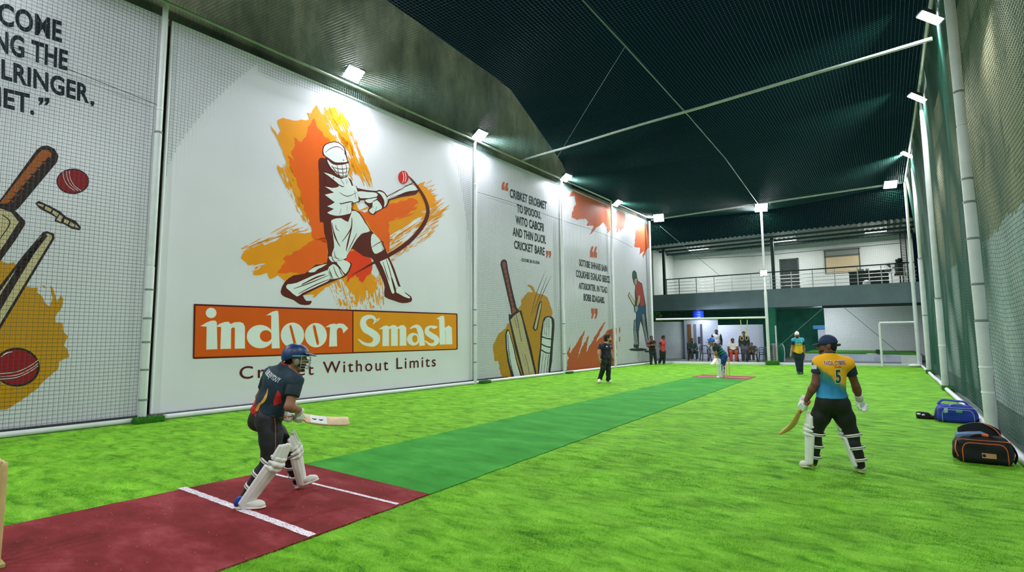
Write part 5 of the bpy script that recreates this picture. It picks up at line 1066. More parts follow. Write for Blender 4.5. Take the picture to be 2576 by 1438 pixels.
    if beard:
        S = Sdf(); S.ell(p(0, .03, -.05), HA, np.array((.063, .069, .075))*sc, .02); S.ell(p(0, .06, -.1), HA, np.array((.034, .03, .026))*sc, .03); S.ell(p(0, .12, -.02), HA, np.array((.05, .05, .036))*sc, .02, -1); S.cut(p(0, .0, -.032), nv(hu*.9+hf*.25)); S.cut(p(0, -.02, -.05), -hf); solid('beard', S, min(res, .008), mat('beard', (22, 19, 18), .9, bump=.5, bscale=120), o)
    o2 = dict(root=o, u=u, f=f, side=side, ch=ch, pel=pel, p=p, HA=HA, hipL=hipL, hipR=hipR, g=g, sc=sc, hf=hf, hu=HA[2])
    return o2
def cap_on(F, c, brim, name='cap', low=.0, res=.008, mname='cap_cloth', peak=.085):
    p, HA, sc, o = F['p'], F['HA'], F['sc'], F['root']; hu = HA[2]; hf = HA[1]
    S = Sdf(); S.ell(p(0, -.006, .036), HA, np.array((.085, .105, .101))*sc, .02); S.cut(p(0, 0, .03+low), nv(-hu*.97-hf*.16)); co = solid(name, S, res, mat(mname, c, .75, var=.1, vscale=12), o)
    S = Sdf(); S.ell(p(0, .105, .03+low), (HA[0], nv(hf*.97-hu*.2), nv(hu*.97+hf*.2)), np.array((.078, peak, .009))*sc, .01); S.cut(p(0, .085, 0), -hf); solid('peak', S, min(res, .006), mat(mname+'_peak', brim, .7), co)
    return co
def bar_ring(pts, r, name, m, parent, n=6):
    k = MB(); k.tube(pts, r, n); return k.build(name, m, parent)
def helmet_on(F, c, cm, res=.007, grille=True, mname='helmet_blue', guard=True):
    p, HA, sc, o = F['p'], F['HA'], F['sc'], F['root']; hu = HA[2]; hf = HA[1]; ss = HA[0]; A = HA
    S = Sdf(); S.ell(p(0, -.008, .04), A, np.array((.104, .128, .108))*sc, .02); S.ell(p(0, -.05, -.01), A, np.array((.098, .078, .072))*sc, .04); S.cut(p(0, .07, .042), nv(hf*.42-hu*.9)); S.cut(p(0, -.09, -.055), nv(-hu*.97+hf*.2))
    h = solid('helmet', S, res, mat(mname, c, .42, var=.06, vscale=6), o)
    S = Sdf(); S.ell(p(0, .112, .052), (ss, nv(hf*.98-hu*.2), nv(hu*.98+hf*.2)), np.array((.098, .085, .011))*sc, .01); S.cut(p(0, .07, 0), -hf); solid('visor', S, min(res, .006), mat(mname+'_visor', c, .4), h)
    band = [p(.104*math.sin(t), .128*math.cos(t)-.008, .034-.03*(1-math.cos(t))*.35) for t in np.linspace(-1.7, 1.7, 20)]
    k = MB(); k.tube(band, .0075*sc, 6); k.build('trim_band', mat('helmet_trim', (88, 150, 176), .5), h)
    if guard:
        for x in (-1, 1):
            S = Sdf(); S.ell(p(.088*x, .02, -.035), (ss, hf, hu), np.array((.010, .028, .038))*sc, .01); solid('ear_guard', S, min(res, .006), mat('ear_guard', (118, 120, 110), .5), h)
    if grille:
        for zz, rr in ((-.012, 1.0), (-.04, 1.02), (-.068, .98), (-.094, .88)):
            pts = [p(.098*rr*math.sin(t), .03+.118*rr*math.cos(t), zz) for t in np.linspace(-1.35, 1.35, 18)]; bar_ring(pts, .0032*sc, 'grille_bar', cm, h)
        for t in (-1.3, -.5, .5, 1.3):
            pts = [p(.099*math.sin(t)*q, .03+.119*math.cos(t)*q, zz) for zz, q in ((.03, .98), (-.012, 1.0), (-.04, 1.02), (-.068, .98), (-.094, .88))]; bar_ring(pts, .003*sc, 'grille_bar', cm, h)
    return h
PADW = mat('pad_white', (226, 226, 220), .62, var=.05, vscale=14, bump=.12, bscale=50); STRAPM = mat('strap_white', (214, 212, 204), .7, var=.06, vscale=20); PIPING = mat('strap_dark', (44, 36, 38), .7)
def leg_pad(F, kn, an, fr, thigh, sd, res=.007, sc=1.0, straps=3, straps_mat=None, hgt=.19):
    """cricket pad in front of the shin; fr = way the shin faces; returns pad object"""
    o = F['root']; kn = np.asarray(kn, float); an = np.asarray(an, float); a = nv(kn-an); fr = nv(fr-a*(np.asarray(fr)@a)); s_ = np.cross(a, fr); ta = nv(thigh-kn); up = nv(a*.75+ta*.35); up = nv(up-0*fr); S = Sdf()
    q = lambda ang, r, b: b+(fr*math.cos(ang)+s_*math.sin(ang))*r*sc
    L = np.linalg.norm(kn-an)
    for ang in (-1.15, -.77, -.385, 0, .385, .77, 1.15):
        lo = an+a*(-.015+abs(ang)*.03)*sc; S.cone(q(ang, .062, lo), q(ang, .08, kn-a*.05*sc), .021*sc, .024*sc, .011)
    pad = solid('leg_pad', S, res, PADW, o)
    S = Sdf()
    for k, h in enumerate((-.045, .005, .055)):
        b = kn+a*h*sc if h < .03 else kn+up*h*sc; pts = [q(t, .098-.004*abs(k-1), b) for t in (-1.12, -.56, 0, .56, 1.12)]; S.chain(pts, [.015*sc, .025*sc, .027*sc, .025*sc, .015*sc], .012)
    solid('knee_roll', S, res, PADW, pad)
    S = Sdf()
    for ang in (-.9, -.54, -.18, .18, .54, .9):
        S.cone(q(ang, .09, kn+up*.05*sc), q(ang*.9, .098, kn+up*(hgt+.02-abs(ang)*.05)*sc), .024*sc, .017*sc, .013)
    solid('top_flap', S, res, PADW, pad)
    R = Matrix((s_, fr, a)).transposed()
    hs = ((-.03, .09), (-.17, .081), (-.30, .065))
    for i, (h, r) in enumerate(hs):
        b = kn+a*h*sc-fr*.012*sc; m = MB(); m.lathe(b, [(r*sc, -.017*sc), ((r+.006)*sc, -.013*sc), ((r+.006)*sc, .013*sc), (r*sc, .017*sc)], 22, R, cap=False); so = m.build('strap', STRAPM, pad)
        m = MB(); m.lathe(b, [((r+.004)*sc, -.003*sc), ((r+.008)*sc, -.0025*sc), ((r+.008)*sc, .0025*sc), ((r+.004)*sc, .003*sc)], 22, R, cap=False); m.build('strap_line', PIPING, pad)
    return pad
GLOVE = mat('glove_white', (226, 230, 224), .65, var=.07, vscale=30, bump=.2, bscale=70)
def glove(F, W, d, t, right, curl, sc=1.0, res=.006, cuff=True, fore=None):
    S = Sdf(); d = nv(d); n = hand(S, W, d, t, right, curl, sc, 1.45, .12, .3, .005)
    t = nv(np.asarray(t)-d*(np.asarray(t)@d))
    for i in range(4): S.box(W+d*(.05)*sc+t*(.031-.0207*i)*sc-n*.022*sc, (t, d, n), np.array((.0105, .036, .012))*sc, .008*sc, .004)
    go = solid('batting_glove', S, res, GLOVE, F['root'])
    if cuff:
        fd = nv(fore) if fore is not None else d; R = Matrix((t, np.cross(fd, t), fd)).transposed(); m = MB(); m.lathe(W, [(.036*sc, -.06*sc), (.041*sc, -.057*sc), (.041*sc, -.03*sc), (.04*sc, .006*sc), (.034*sc, .014*sc)], 18, Matrix((nv(np.cross(np.cross(fd, t), fd)), nv(np.cross(fd, t)), fd)).transposed()); m.build('cuff', STRAPM, go)
    return go
def bat(label, top, tip, face, wood=(214, 186, 140), sc=1.0, res=.006, sticker=None, grip=(176, 96, 60)):
    """cricket bat: handle top at 'top', toe at 'tip'; face = way the flat face looks"""
    top = np.asarray(top, float); tip = np.asarray(tip, float); a = nv(tip-top); L = np.linalg.norm(tip-top); face = nv(np.asarray(face, float)-a*(np.asarray(face)@a)); w = np.cross(a, face)
    o = thing('cricket_bat', label, 'cricket bat', top); P = lambda t, x=0, y=0: top+a*t*L+w*x*sc+face*y*sc
    hl = .34; m = MB(); N = 26; ring = None; K = 0
    for i in range(N+1):
        u_ = i/N; t = hl-.035+(1.035-hl)*u_; sh = min(1, u_/.09); wd = .017+(.054-.017)*math.sin(sh*PI/2); edge = .010+.004*math.sin(PI*u_); sp = (.010+.014*math.sin(PI*min(1, u_*1.02)**1.25))*sh+.006
        if u_ > .93: wd *= math.sqrt(max(.05, 1-((u_-.93)/.085)**2*.45)); sp *= .8
        bow = -.026*math.sin(PI*u_)+.016
        sec = [(-wd, edge*.6), (-wd*.92, edge), (0, edge*1.15), (wd*.92, edge), (wd, edge*.6), (wd, -edge*.6), (wd*.85, -edge), (wd*.3, -edge-sp*.75), (0, -edge-sp), (-wd*.3, -edge-sp*.75), (-wd*.85, -edge), (-wd, -edge*.6)]
        K = len(sec); m.v.extend([tuple(P(t, x, y+bow)) for x, y in sec])
    for i in range(N):
        for k in range(K): m.f.append((i*K+k, i*K+(k+1) % K, (i+1)*K+(k+1) % K, (i+1)*K+k)); m.fm.append(0)
    m.f += [tuple(range(K)), tuple(N*K+k for k in range(K))]; m.fm += [0, 0]
    b = m.build('blade', mat('willow_'+str(wood), wood, .55, var=.1, vscale=20), o, angle=50)
    m = MB(); m.tube([P(0), P(hl*.5), P(hl+.0)], [.0165, .0165, .0155], 12)
    for k in range(14): m.tube([P(.01+k*.02, 0, 0), P(.016+k*.02, 0, 0)], .0178, 12)
    m.build('handle', mat('bat_grip_'+str(grip), grip, .7), o); return o, P, w, face, a, b
def on_surface(obj_list, verts, direction, lift=.003, keep=True):
    """drape lettering points onto meshes along a direction"""
    dg = bpy.context.evaluated_depsgraph_get(); out = []; trees = []
    for ob in obj_list:
        off = Vector(ob['_o']); me = ob.data
        trees.append(BVHTree.FromPolygons([v.co+off for v in me.vertices], [tuple(p.vertices) for p in me.polygons]))
    d = Vector(direction).normalized()
    for v in verts:
        best = None
        for t in trees:
            h = t.ray_cast(Vector(v)-d*1.0, d, 3.0)
            if h[0] is not None and (best is None or h[3] < best[1]): best = (h[0], h[3])
        out.append(tuple(best[0]-d*lift) if best else (tuple(v) if keep else None))
    return out
def add_draped(m, W_, Fc):
    ok = [i for i, w in enumerate(W_) if w is not None]; mp = {i: k for k, i in enumerate(ok)}
    m.add([W_[i] for i in ok], [tuple(mp[i] for i in f) for f in Fc if all(i in mp for i in f)])
def drape_patch(tgt, fn, nu, nvv, direction, name, m, parent, lift=.003):
    W_ = on_surface([tgt], [fn(i/nu, j/nvv) for j in range(nvv+1) for i in range(nu+1)], direction, lift, False)
    k = MB(); k.fix = False; add_draped(k, W_, [(j*(nu+1)+i, j*(nu+1)+i+1, (j+1)*(nu+1)+i+1, (j+1)*(nu+1)+i) for j in range(nvv) for i in range(nu)]); return k.build(name, m, parent, smooth=False)
def drape_text(txt, F, shirt, ctr, size, parent, m, back=True, bold=.02, spacing=.95, tilt=0.0, width=None, name='lettering', lift=.0045):
    """writing on the back (or chest) of a shirt; ctr = (x across, z up) in torso axes, size = cap height"""
    v, fcs = text_mesh(txt, bold, spacing); side, u, f, ch = F['side'], F['u'], F['f'], F['ch']; x0, x1 = v[:, 0].min(), v[:, 0].max()
    # cut long faces
    bm = bmesh.new(); vs_ = [bm.verts.new(p) for p in v]
    for q in fcs:
        try: bm.faces.new([vs_[i] for i in q])
        except ValueError: pass
    bmesh.ops.triangulate(bm, faces=bm.faces); [(bmesh.ops.subdivide_edges(bm, edges=[e for e in bm.edges if e.calc_length() > .12], cuts=1), bmesh.ops.triangulate(bm, faces=bm.faces)) for _ in range(3)]; bm.verts.index_update()
    V = np.array([tuple(p.co) for p in bm.verts]); Fc = [[q.index for q in p.verts] for p in bm.faces]; bm.free()
    sx = size/CAPH if width is None else width/(x1-x0); rgt = side if back else -side; P = []
    for x, y, _ in V:
        X = (x-(x0+x1)/2)*sx; Y = (y-CAPH/2)*size/CAPH; P.append(ch+rgt*(ctr[0]+X)+u*(ctr[1]+Y+X*tilt)+f*(-.5 if back else .5))
    W_ = on_surface([shirt], P, f if back else -f, lift, False); m_ = MB(); m_.fix = False; add_draped(m_, W_, Fc); return m_.build(name, m, parent, smooth=False)
def drape_poly(pts, F, shirt, parent, m, back=True, name='emblem', lift=.0045):
    """a printed patch; pts in (across, up) torso metres"""
    side, u, f, ch = F['side'], F['u'], F['f'], F['ch']; rgt = side if back else -side
    bm = bmesh.new(); vs_ = [bm.verts.new((p[0], p[1], 0)) for p in pts]; bm.faces.new(vs_); bmesh.ops.triangulate(bm, faces=bm.faces)
    for _ in range(5): bmesh.ops.subdivide_edges(bm, edges=[e for e in bm.edges if e.calc_length() > .012], cuts=1); bmesh.ops.triangulate(bm, faces=bm.faces)
    bm.verts.index_update()
    V = [tuple(p.co) for p in bm.verts]; Fc = [[q.index for q in p.verts] for p in bm.faces]; bm.free()
    P = [ch+rgt*x+u*y+f*(-.5 if back else .5) for x, y, _ in V]; W_ = on_surface([shirt], P, f if back else -f, lift, False); k = MB(); k.fix = False; add_draped(k, W_, Fc); return k.build(name, m, parent, smooth=False)
# ================================================================== people
RT = nv([_rt[0], _rt[1], 0]); AW = nv([_fw[0], _fw[1], 0]); UP = np.array([0, 0, 1.0])
def joints(D0, ox, oy, sc, **kw):
    return {k: at_depth(ox+v[0]/sc, oy+v[1]/sc, D0+(v[2] if len(v) > 2 else 0)) for k, v in kw.items()}
def attr_mat(name, fn, rough=.75):
    t = NT(name); t.col(fn(t)); t.b.inputs['Roughness'].default_value = rough; t.b.inputs['Specular IOR Level'].default_value = .3
    t.bump(t.noise(30, 3, (1, 1, .5)), .12, .01); return t.m
def lin_fac(t, cx, cy, cz, c0, namp=0.0, nsc=20, nstretch=(1, 1, 1)):
    x = t.sep('loc'); v = t.math('ADD', t.math('MULTIPLY', x[0], cx), t.math('ADD', t.math('MULTIPLY', x[1], cy), t.math('ADD', t.math('MULTIPLY', x[2], cz), c0)))
    if namp: v = t.math('ADD', v, t.math('MULTIPLY', t.math('SUBTRACT', t.noise(nsc, 4, nstretch, .65, 'loc'), .5), namp))
    return v
LETW = mat('print_white', (236, 238, 240), .6); LETD = mat('print_green', (18, 74, 58), .6); LETM = mat('print_maroon', (120, 24, 40), .6); GOLD = mat('print_gold', (206, 158, 62), .6, var=.2, vscale=30); PRED = mat('print_red', (200, 40, 44), .65, var=.2, vscale=30)
# ---------------------------------------------------------------- batter in the near mat
def jerseyA(t):
    base = t.ramp(t.noise(7, 4, attr='loc'), [(.3, rgb(26, 42, 54)), (.7, rgb(42, 66, 80))])
    red = t.ramp(lin_fac(t, -3.2, 0, -4.6, -.62, 1.3, 16, (1, 1, .5)), [(.42, (0, 0, 0, 1)), (.62, (1, 1, 1, 1))])
    hot = t.ramp(t.noise(38, 3, (1, 1, .35), attr='loc'), [(.4, rgb(120, 24, 34)), (.6, rgb(226, 60, 50))])
    return t.mix(red, base, hot)
JA = joints(5.05, 540, 820, 2.765, head=(566, 222, .02), neck=(497, 288, .0), shL=(392, 332, .09), shR=(566, 376, -.09), elL=(318, 492, .2), elR=(518, 560, -.2), pel=(348, 636, 0), hipL=(325, 648, .08), hipR=(382, 658, -.08), knL=(526, 862, .2), knR=(404, 930, -.18), anL=(583, 1086, .33), anR=(190, 1232, -.26), toeL=(726, 1068, .34), toeR=(352, 1300, -.28), heelL=(562, 1148, .31), heelR=(134, 1304, -.29))
for k_ in ('toeR', 'heelR'): JA[k_][2] = .016
JA['heelL'][2] = .016
HT, TIP = at_depth(703, 1048.5, 5.03), at_depth(875, 1061, 5.5)
ax_ = nv(TIP-HT); bt, Pb, bw, bf, ba, bblade = bat('pale willow cricket bat held out by the near batter, with white sticker', HT, TIP, -AW*.75+UP*.66, wood=(226, 196, 158))
dn = nv(-UP+.0*ax_); dR = nv(dn-ax_*(dn@ax_)); nR = np.cross(ax_, dR); HR = Pb(.245); WR = HR-dR*.072-nR*.034
dL = nv(-UP*.9+RT*.2); dL = nv(dL-ax_*(dL@ax_)); nL = np.cross(dL, ax_); HL = Pb(.115); WL = HL-dL*.072-nL*.034
JA['wrR'], JA['wrL'] = WR-dR*.012, WL-dL*.012
A_ = figure('person', 'batter in navy jersey with red flames and blue helmet bending forward on the red mat', JA, None, RT*.97+AW*.28-UP*.1, (0, 0, 1), sc=.98, res=.008, skin=(138, 92, 66), hair=(18, 17, 18), hairlen=-.002, beard=True, shirt_mat=attr_mat('jersey_flame', jerseyA), sleeve=(20, 36, 44), sleeve_end=.62, trouser=mat('track_black', (15, 18, 22), .7, var=.15, vscale=8, bump=.2, bscale=18), tleg=.06, shoes=(214, 212, 202), gloves=True, hem=-.025, collar=(150, 30, 44), loose=1.15)
shA = [c for c in A_['root'].children if c.name.startswith('shirt')][0]
helmet_on(A_, (9, 44, 90), mat('grille_steel', (176, 178, 172), .35, metal=.5))
drape_text('UUBLEJVYDUY', A_, shA, (-.01, .085), .046, shA, LETW, True, .012, 1.1, -.0, .23)
drape_poly([tuple(q_[:2]) for q_ in smooth_loop([(.022, -.03), (.05, -.075), (.064, -.12), (.057, -.165), (.036, -.2), (.03, -.265), (.0, -.265), (.006, -.205), (.026, -.17), (.034, -.12)], 3)], A_, shA, shA, GOLD, True, 'flame_print')
drape_poly([(.125, .0), (.16, -.03), (.158, -.12), (.135, -.16), (.12, -.12)], A_, shA, shA, PRED, True, 'side_print')
# red piping down the outer trouser leg
trA = [c for c in A_['root'].children if c.name.startswith('trousers')][0]
pts = [at_depth(540+x/2.765, 820+y/2.765, 4.9) for x, y in smooth_loop([(415, 640), (424, 690), (437, 750), (443, 820), (438, 890), (430, 935)], 5, closed=False)]
pp = on_surface([trA], pts, AW, .002); m = MB(); m.tube(pp, .0035, 6); m.build('piping', mat('piping_red', (176, 84, 66), .6), trA)
frR = nv(RT*.86-AW*.22); frL = nv(RT*.95+AW*.1)
leg_pad(A_, JA['knR'], JA['anR'], frR, A_['hipR'], 'R', res=.006); leg_pad(A_, JA['knL'], JA['anL'], frL, A_['hipL'], 'L', res=.006)
glove(A_, WR, dR, ax_, True, 1.15, .95, .006, True, WR-JA['elR']); glove(A_, WL, dL, ax_, False, 1.15, .95, .006, True, WL-JA['elL'])
BLUE = mat('heel_blue', (26, 66, 150), .6)
for sd in 'LR':
    an, toe, he = JA['an'+sd], JA['toe'+sd], JA['heel'+sd]; fd = nv(toe-he); us = nv(UP-fd*fd[2]); ss = np.cross(fd, us); Ln = np.linalg.norm(toe-he); q = lambda x, y, z: he+ss*x+fd*y*Ln+us*z
    S = Sdf(); S.ell(q(0, .19, .05), (ss, fd, us), (.041, .2*Ln, .056), .02); S.cone(q(0, .2, .07), q(0, .25, .1), .043, .043, .02); S.cut(q(0, .36, 0), fd); S.cut(q(0, 0, .02), -us); S.cut(q(0, .2, .112), nv(us*.9-fd*.2)); shoe = [c for c in A_['root'].children if c.name.startswith('shoe')]; solid('heel_panel', S, .006, BLUE, A_['root'])
# bat sticker and marks
STK = mat('sticker_white', (240, 240, 238), .4)
def bat_patch(P, w, f, a, blade, pts, m, name):
    bm = bmesh.new(); vs_ = [bm.verts.new((p[0], p[1], 0)) for p in pts]; bm.faces.new(vs_); bmesh.ops.triangulate(bm, faces=bm.faces)
    for _ in range(3): bmesh.ops.subdivide_edges(bm, edges=[e for e in bm.edges if e.calc_length() > .02], cuts=1)
    bmesh.ops.triangulate(bm, faces=bm.faces); bm.verts.index_update(); V = [tuple(p.co) for p in bm.verts]; Fc = [[q.index for q in p.verts] for p in bm.faces]; bm.free()
    W_ = on_surface([blade], [P(0, x)+a*y+f*.3 for x, y, _ in V], -f, .0015); k = MB(); k.fix = False; k.add(W_, Fc); k.build(name, m, blade, smooth=False)
bat_patch(Pb, bw, bf, ba, bblade, [(-.05, .30), (.05, .30), (.05, .48), (-.05, .48)], STK, 'sticker')
for c0 in (.345, .415):
    bat_patch(Pb, bw, bf, ba, bblade, [(-.006, c0-.03), (.006, c0-.022), (.016, c0), (.006, c0+.022), (-.006, c0+.03), (.0, c0)], BLACK, 'sticker_mark')
# ---------------------------------------------------------------- man with the cap on the right, seen from behind
def jerseyB(t):
    v = lin_fac(t, -1.9, 0, -2.5, -.03, .45, 14, (1, 1, .4))
    return t.ramp(v, [(.0, rgb(246, 176, 20)), (.08, rgb(238, 176, 34)), (.2, rgb(88, 138, 100)), (.40, rgb(34, 118, 160)), (.8, rgb(70, 160, 224))])
JB = joints(5.95, 1920, 800, 3.424, head=(556, 236, .03), neck=(572, 318, 0), shL=(476, 386, .02), shR=(728, 390, -.02), elL=(446, 568, .0), elR=(797, 583, -.0), wrL=(371, 706, .06), wrR=(829, 700, .04), pel=(592, 716, 0), hipL=(535, 740, .02), hipR=(655, 742, -.02), knL=(446, 968, .1), knR=(752, 985, -.03), anL=(428, 1252, .1), anR=(843, 1275, -.13), toeL=(316, 1298, .14), toeR=(800, 1318, .02), heelL=(456, 1312, .1), heelR=(868, 1358, -.16))
JB['shL'][2] += .0
for k_ in ('toeL', 'toeR', 'heelL', 'heelR'): JB[k_][2] = .016
B_ = figure('person', 'man in yellow and blue number 5 jersey with navy cap standing with his back turned', JB, None, -RT*.86+AW*.5, (0, 0, 1), sc=.93, res=.008, skin=(112, 70, 50), hair=(16, 15, 16), hairlen=-.004, shirt_mat=attr_mat('jersey_sunset', jerseyB), sleeve=(24, 34, 56), sleeve_end=.5, trouser=mat('track_black2', (13, 15, 18), .65, var=.2, vscale=6, bump=.2, bscale=14), tleg=.1, shoes=(208, 204, 196), sole=(226, 214, 150), gloves=True, hem=-.055, collar=(52, 46, 40), loose=1.1, beard=True)
shB = [c for c in B_['root'].children if c.name.startswith('shirt')][0]
drape_text('NIGIL CYBERS', B_, shB, (.012, .108), .045, shB, LETW, True, .045, .95, 0, .235, 'letter_edge', lift=.003); 
tx = drape_text('NIGIL CYBERS', B_, shB, (.012, .108), .042, shB, LETM, True, .015, .95, 0, .228)
drape_text('Thunder', B_, shB, (.03, .066), .022, shB, LETM, True, .0, 1, 0, .08)
drape_text('5', B_, shB, (.025, -.042), .145, shB, LETW, True, .05, 1, 0, .075, 'number_edge', lift=.003); drape_text('5', B_, shB, (.025, -.042), .14, shB, LETD, True, .03, 1, 0, .064, 'number')
for sl in shB.children:
    if sl.name.startswith('sleeve'):
        slB = sl; break
c0 = at_depth(1920+436/3.424, 800+422/3.424, 5.8); V = [c0+RT*x+UP*z for x, z in ((-.03, -.02), (.03, -.02), (.03, .025), (-.03, .025))]
bm = [on_surface([s for s in shB.children if s.name.startswith('sleeve')], V, AW, .004)][0]; m = MB(); m.fix = False; m.add(bm, [(0, 1, 2, 3)]); m.build('badge', LETW, slB, smooth=False)
capB = cap_on(B_, (12, 38, 74), (10, 26, 50), 'cap', low=-.012, res=.006, mname='cap_navy', peak=.07)
p, HA = B_['p'], B_['HA']; S = Sdf(); S.chain([p(.0, -.118, .012), p(.05, -.108, .006), p(.085, -.06, .002)], [.011, .012, .008], .01); S.ell(p(.03, -.125, .012), HA, (.03, .015, .016), .01); solid('cap_strap', S, .005, BLACK, capB)
m = MB()
for x in (-1, 1): m.tube([p(.078*x, -.01, .012), p(.074*x, .05, .012), p(.055*x, .098, .006)], .003, 6)
m.tube([p(-.055, .1, .006), p(-.02, .112, .008), p(.02, .112, .008), p(.055, .1, .006)], .004, 6); m.build('glasses', BLACK, B_['root'])
HTb, TIPb = at_depth(2037, 1009, 5.98), at_depth(1967, 1090, 6.5)
bt2, Pb2, bw2, bf2, ba2, bb2 = bat('brown edge-on cricket bat in the left glove of the man in the yellow jersey', HTb, TIPb, np.cross(HTb-EYEP, TIPb-HTb), wood=(196, 160, 84))
a2 = nv(TIPb-HTb); d2 = nv(JB['wrL']-JB['elL']); d2 = nv(d2-a2*(d2@a2)); n2 = np.cross(d2, a2); Hp = Pb2(.16); W2 = Hp-d2*.072-n2*.034
glove(B_, W2, d2, a2, False, 1.15, 1.0, .006, True, W2-JB['elL'])
glove(B_, JB['wrR'], nv(JB['wrR']-JB['elR']+RT*.02), -RT*.9-AW*.2, True, [.75, .85, .9, .95], 1.02, .006, True, JB['wrR']-JB['elR'])
leg_pad(B_, JB['knL'], JB['anL'], nv(-RT*.85+AW*.35), B_['hipL'], 'L', res=.006); leg_pad(B_, JB['knR'], JB['anR'], nv(AW*.85-RT*.5), B_['hipR'], 'R', res=.006)
# ---------------------------------------------------------------- fielder in black near the splashed board
def jerseyC(t):
    b = t.ramp(t.noise(9, 4, attr='loc'), [(.35, rgb(20, 20, 26)), (.6, rgb(48, 44, 70)), (.75, rgb(96, 44, 40))]); return b
JC = joints(16.75, 1480, 820, 8.99, head=(446, 282), neck=(412, 378, .0), shL=(482, 428, .12), shR=(288, 440, -.1), elL=(512, 585, .14), elR=(236, 588, -.16), wrL=(545, 712, .1), wrR=(254, 728, -.22), pel=(398, 690), hipL=(440, 705, .06), hipR=(352, 708, -.06), knL=(452, 968, .06), knR=(334, 965, -.08), anL=(455, 1225, .06), anR=(262, 1186, .12), toeL=(532, 1290, -.02), toeR=(226, 1262, -.1))
for k_ in ('toeL', 'toeR'): JC[k_][2] = .02
JC['anL'][2] = .09; JC['anR'][2] = max(JC['anR'][2], .13)
C_ = figure('person', 'bearded fielder in black jersey and black trousers walking in front of the orange splash', JC, None, RT*.97-AW*.25, (0, 0, 1), sc=1.0, res=.010, skin=(168, 128, 98), hair=(18, 17, 18), hairlen=.03, beard=True, shirt_mat=attr_mat('jersey_black', jerseyC), sleeve=(22, 22, 26), trouser=(14, 24, 30), tleg=1.0, shoes=(226, 228, 214), hem=.06)
shC = [c for c in C_['root'].children if c.name.startswith('shirt')][0]
for cx_ in (-.09, .09): drape_poly([(cx_+.022*math.cos(2*PI*i/10), .05+.022*math.sin(2*PI*i/10)) for i in range(10)], C_, shC, shC, LETW, False)
# ---------------------------------------------------------------- fielder with white cap
def jerseyD(t):
    v = lin_fac(t, .2, 0, -3.2, .36, .8, 14, (1, 1, 1)); return t.ramp(v, [(.2, rgb(64, 172, 208)), (.38, rgb(66, 158, 176)), (.5, rgb(236, 190, 90)), (.62, rgb(150, 150, 70)), (.75, rgb(244, 186, 40))])
JD = joints(19.65, 1960, 820, 10.27, head=(457, 222), neck=(474, 300, 0), shL=(598, 352, -.02), shR=(368, 356, -.02), elL=(636, 565), elR=(338, 565), wrL=(650, 700, -.04), wrR=(304, 712, -.04), pel=(492, 668), hipL=(545, 690), hipR=(440, 690), knL=(556, 945, -.03), knR=(478, 945, .0), anL=(572, 1205), anR=(515, 1195), toeL=(560, 1262, -.14), toeR=(478, 1250, -.1))
for k_ in ('toeL', 'toeR'): JD[k_][2] = .02
D_ = figure('person', 'fielder in white cap, turquoise and yellow jersey and navy trousers by the middle far pole', JD, None, -AW*.85-RT*.4, (0, 0, 1), sc=1.0, res=.010, skin=(158, 116, 88), hair=(18, 17, 18), beard=True, shirt_mat=attr_mat('jersey_turquoise', jerseyD), sleeve=(22, 34, 60), trouser=(18, 34, 62), shoes=(62, 78, 92), sole=(120, 130, 136), hem=.05, fat=.97)
cap_on(D_, (232, 234, 236), (214, 216, 218), 'cap', low=-.004, res=.009, mname='cap_white')
shD = [c for c in D_['root'].children if c.name.startswith('shirt')][0]
drape_poly([(.08+.026*math.cos(2*PI*i/12), .06+.03*math.sin(2*PI*i/12)) for i in range(12)], D_, shD, shD, LETW, False); drape_poly([(-.1+.018*math.cos(2*PI*i/12), .06+.018*math.sin(2*PI*i/12)) for i in range(12)], D_, shD, shD, LETW, False)
# ---------------------------------------------------------------- batter at the far wicket
def jerseyE(t):
    x = t.sep('loc'); st = t.math('SINE', t.math('ADD', t.math('MULTIPLY', x[2], 70), t.math('MULTIPLY', x[0], 30))); teal = t.ramp(st, [(.2, rgb(18, 60, 66)), (.6, rgb(34, 132, 140))])
    return t.mix(t.ramp(lin_fac(t, 0, -1.5, -5, .25, .3), [(.3, (0, 0, 0, 1)), (.5, (1, 1, 1, 1))]), rgb(22, 40, 40), teal)
JE = joints(18.2, 1740, 820, 9.589, head=(468, 372), neck=(545, 440), shL=(548, 520, -.12), shR=(560, 500, .14), elL=(588, 640, -.16), elR=(560, 640, .16), wrL=(592, 752, -.08), wrR=(572, 760, .06), pel=(775, 715), hipL=(770, 735, -.09), hipR=(775, 735, .09), knL=(668, 905, -.1), knR=(735, 940, .12), anL=(690, 1225, -.08), anR=(755, 1215, .14), toeL=(606, 1272, -.1), toeR=(690, 1262, .1))
for k_ in ('toeL', 'toeR'): JE[k_][2] = .02
E_ = figure('person', 'crouching batter with bright blue helmet and blue trousers at the far wicket', JE, None, -RT*.9-AW*.1-UP*.25, nv(UP*.9-RT*.3), sc=1.0, res=.010, skin=(150, 104, 76), hair=None, shirt_mat=attr_mat('jersey_teal', jerseyE), sleeve=(26, 34, 34), trouser=(16, 56, 132), tleg=.15, shoes=(232, 232, 226), gloves=True, hem=.0, sleeve_end=.62)
helmet_on(E_, (24, 84, 190), mat('grille_steel', (176, 178, 172), .35, metal=.5), res=.009, mname='helmet_bright')
He, Te = at_depth(1805, 896, 18.12), at_depth(1789.5, 919, 17.46)
bt3, Pb3, *_r = bat('cream cricket bat held low by the batter at the far wicket', He, He+nv(Te-He)*.8, -RT*.6-AW*.8, wood=(226, 216, 176), res=.008)
glove(E_, JE['wrL'], nv(JE['wrL']-JE['elL']), AW, False, 1.0, 1.0, .008, True, JE['wrL']-JE['elL']); glove(E_, JE['wrR'], nv(JE['wrR']-JE['elR']), -AW, True, 1.0, 1.0, .008, True, JE['wrR']-JE['elR'])
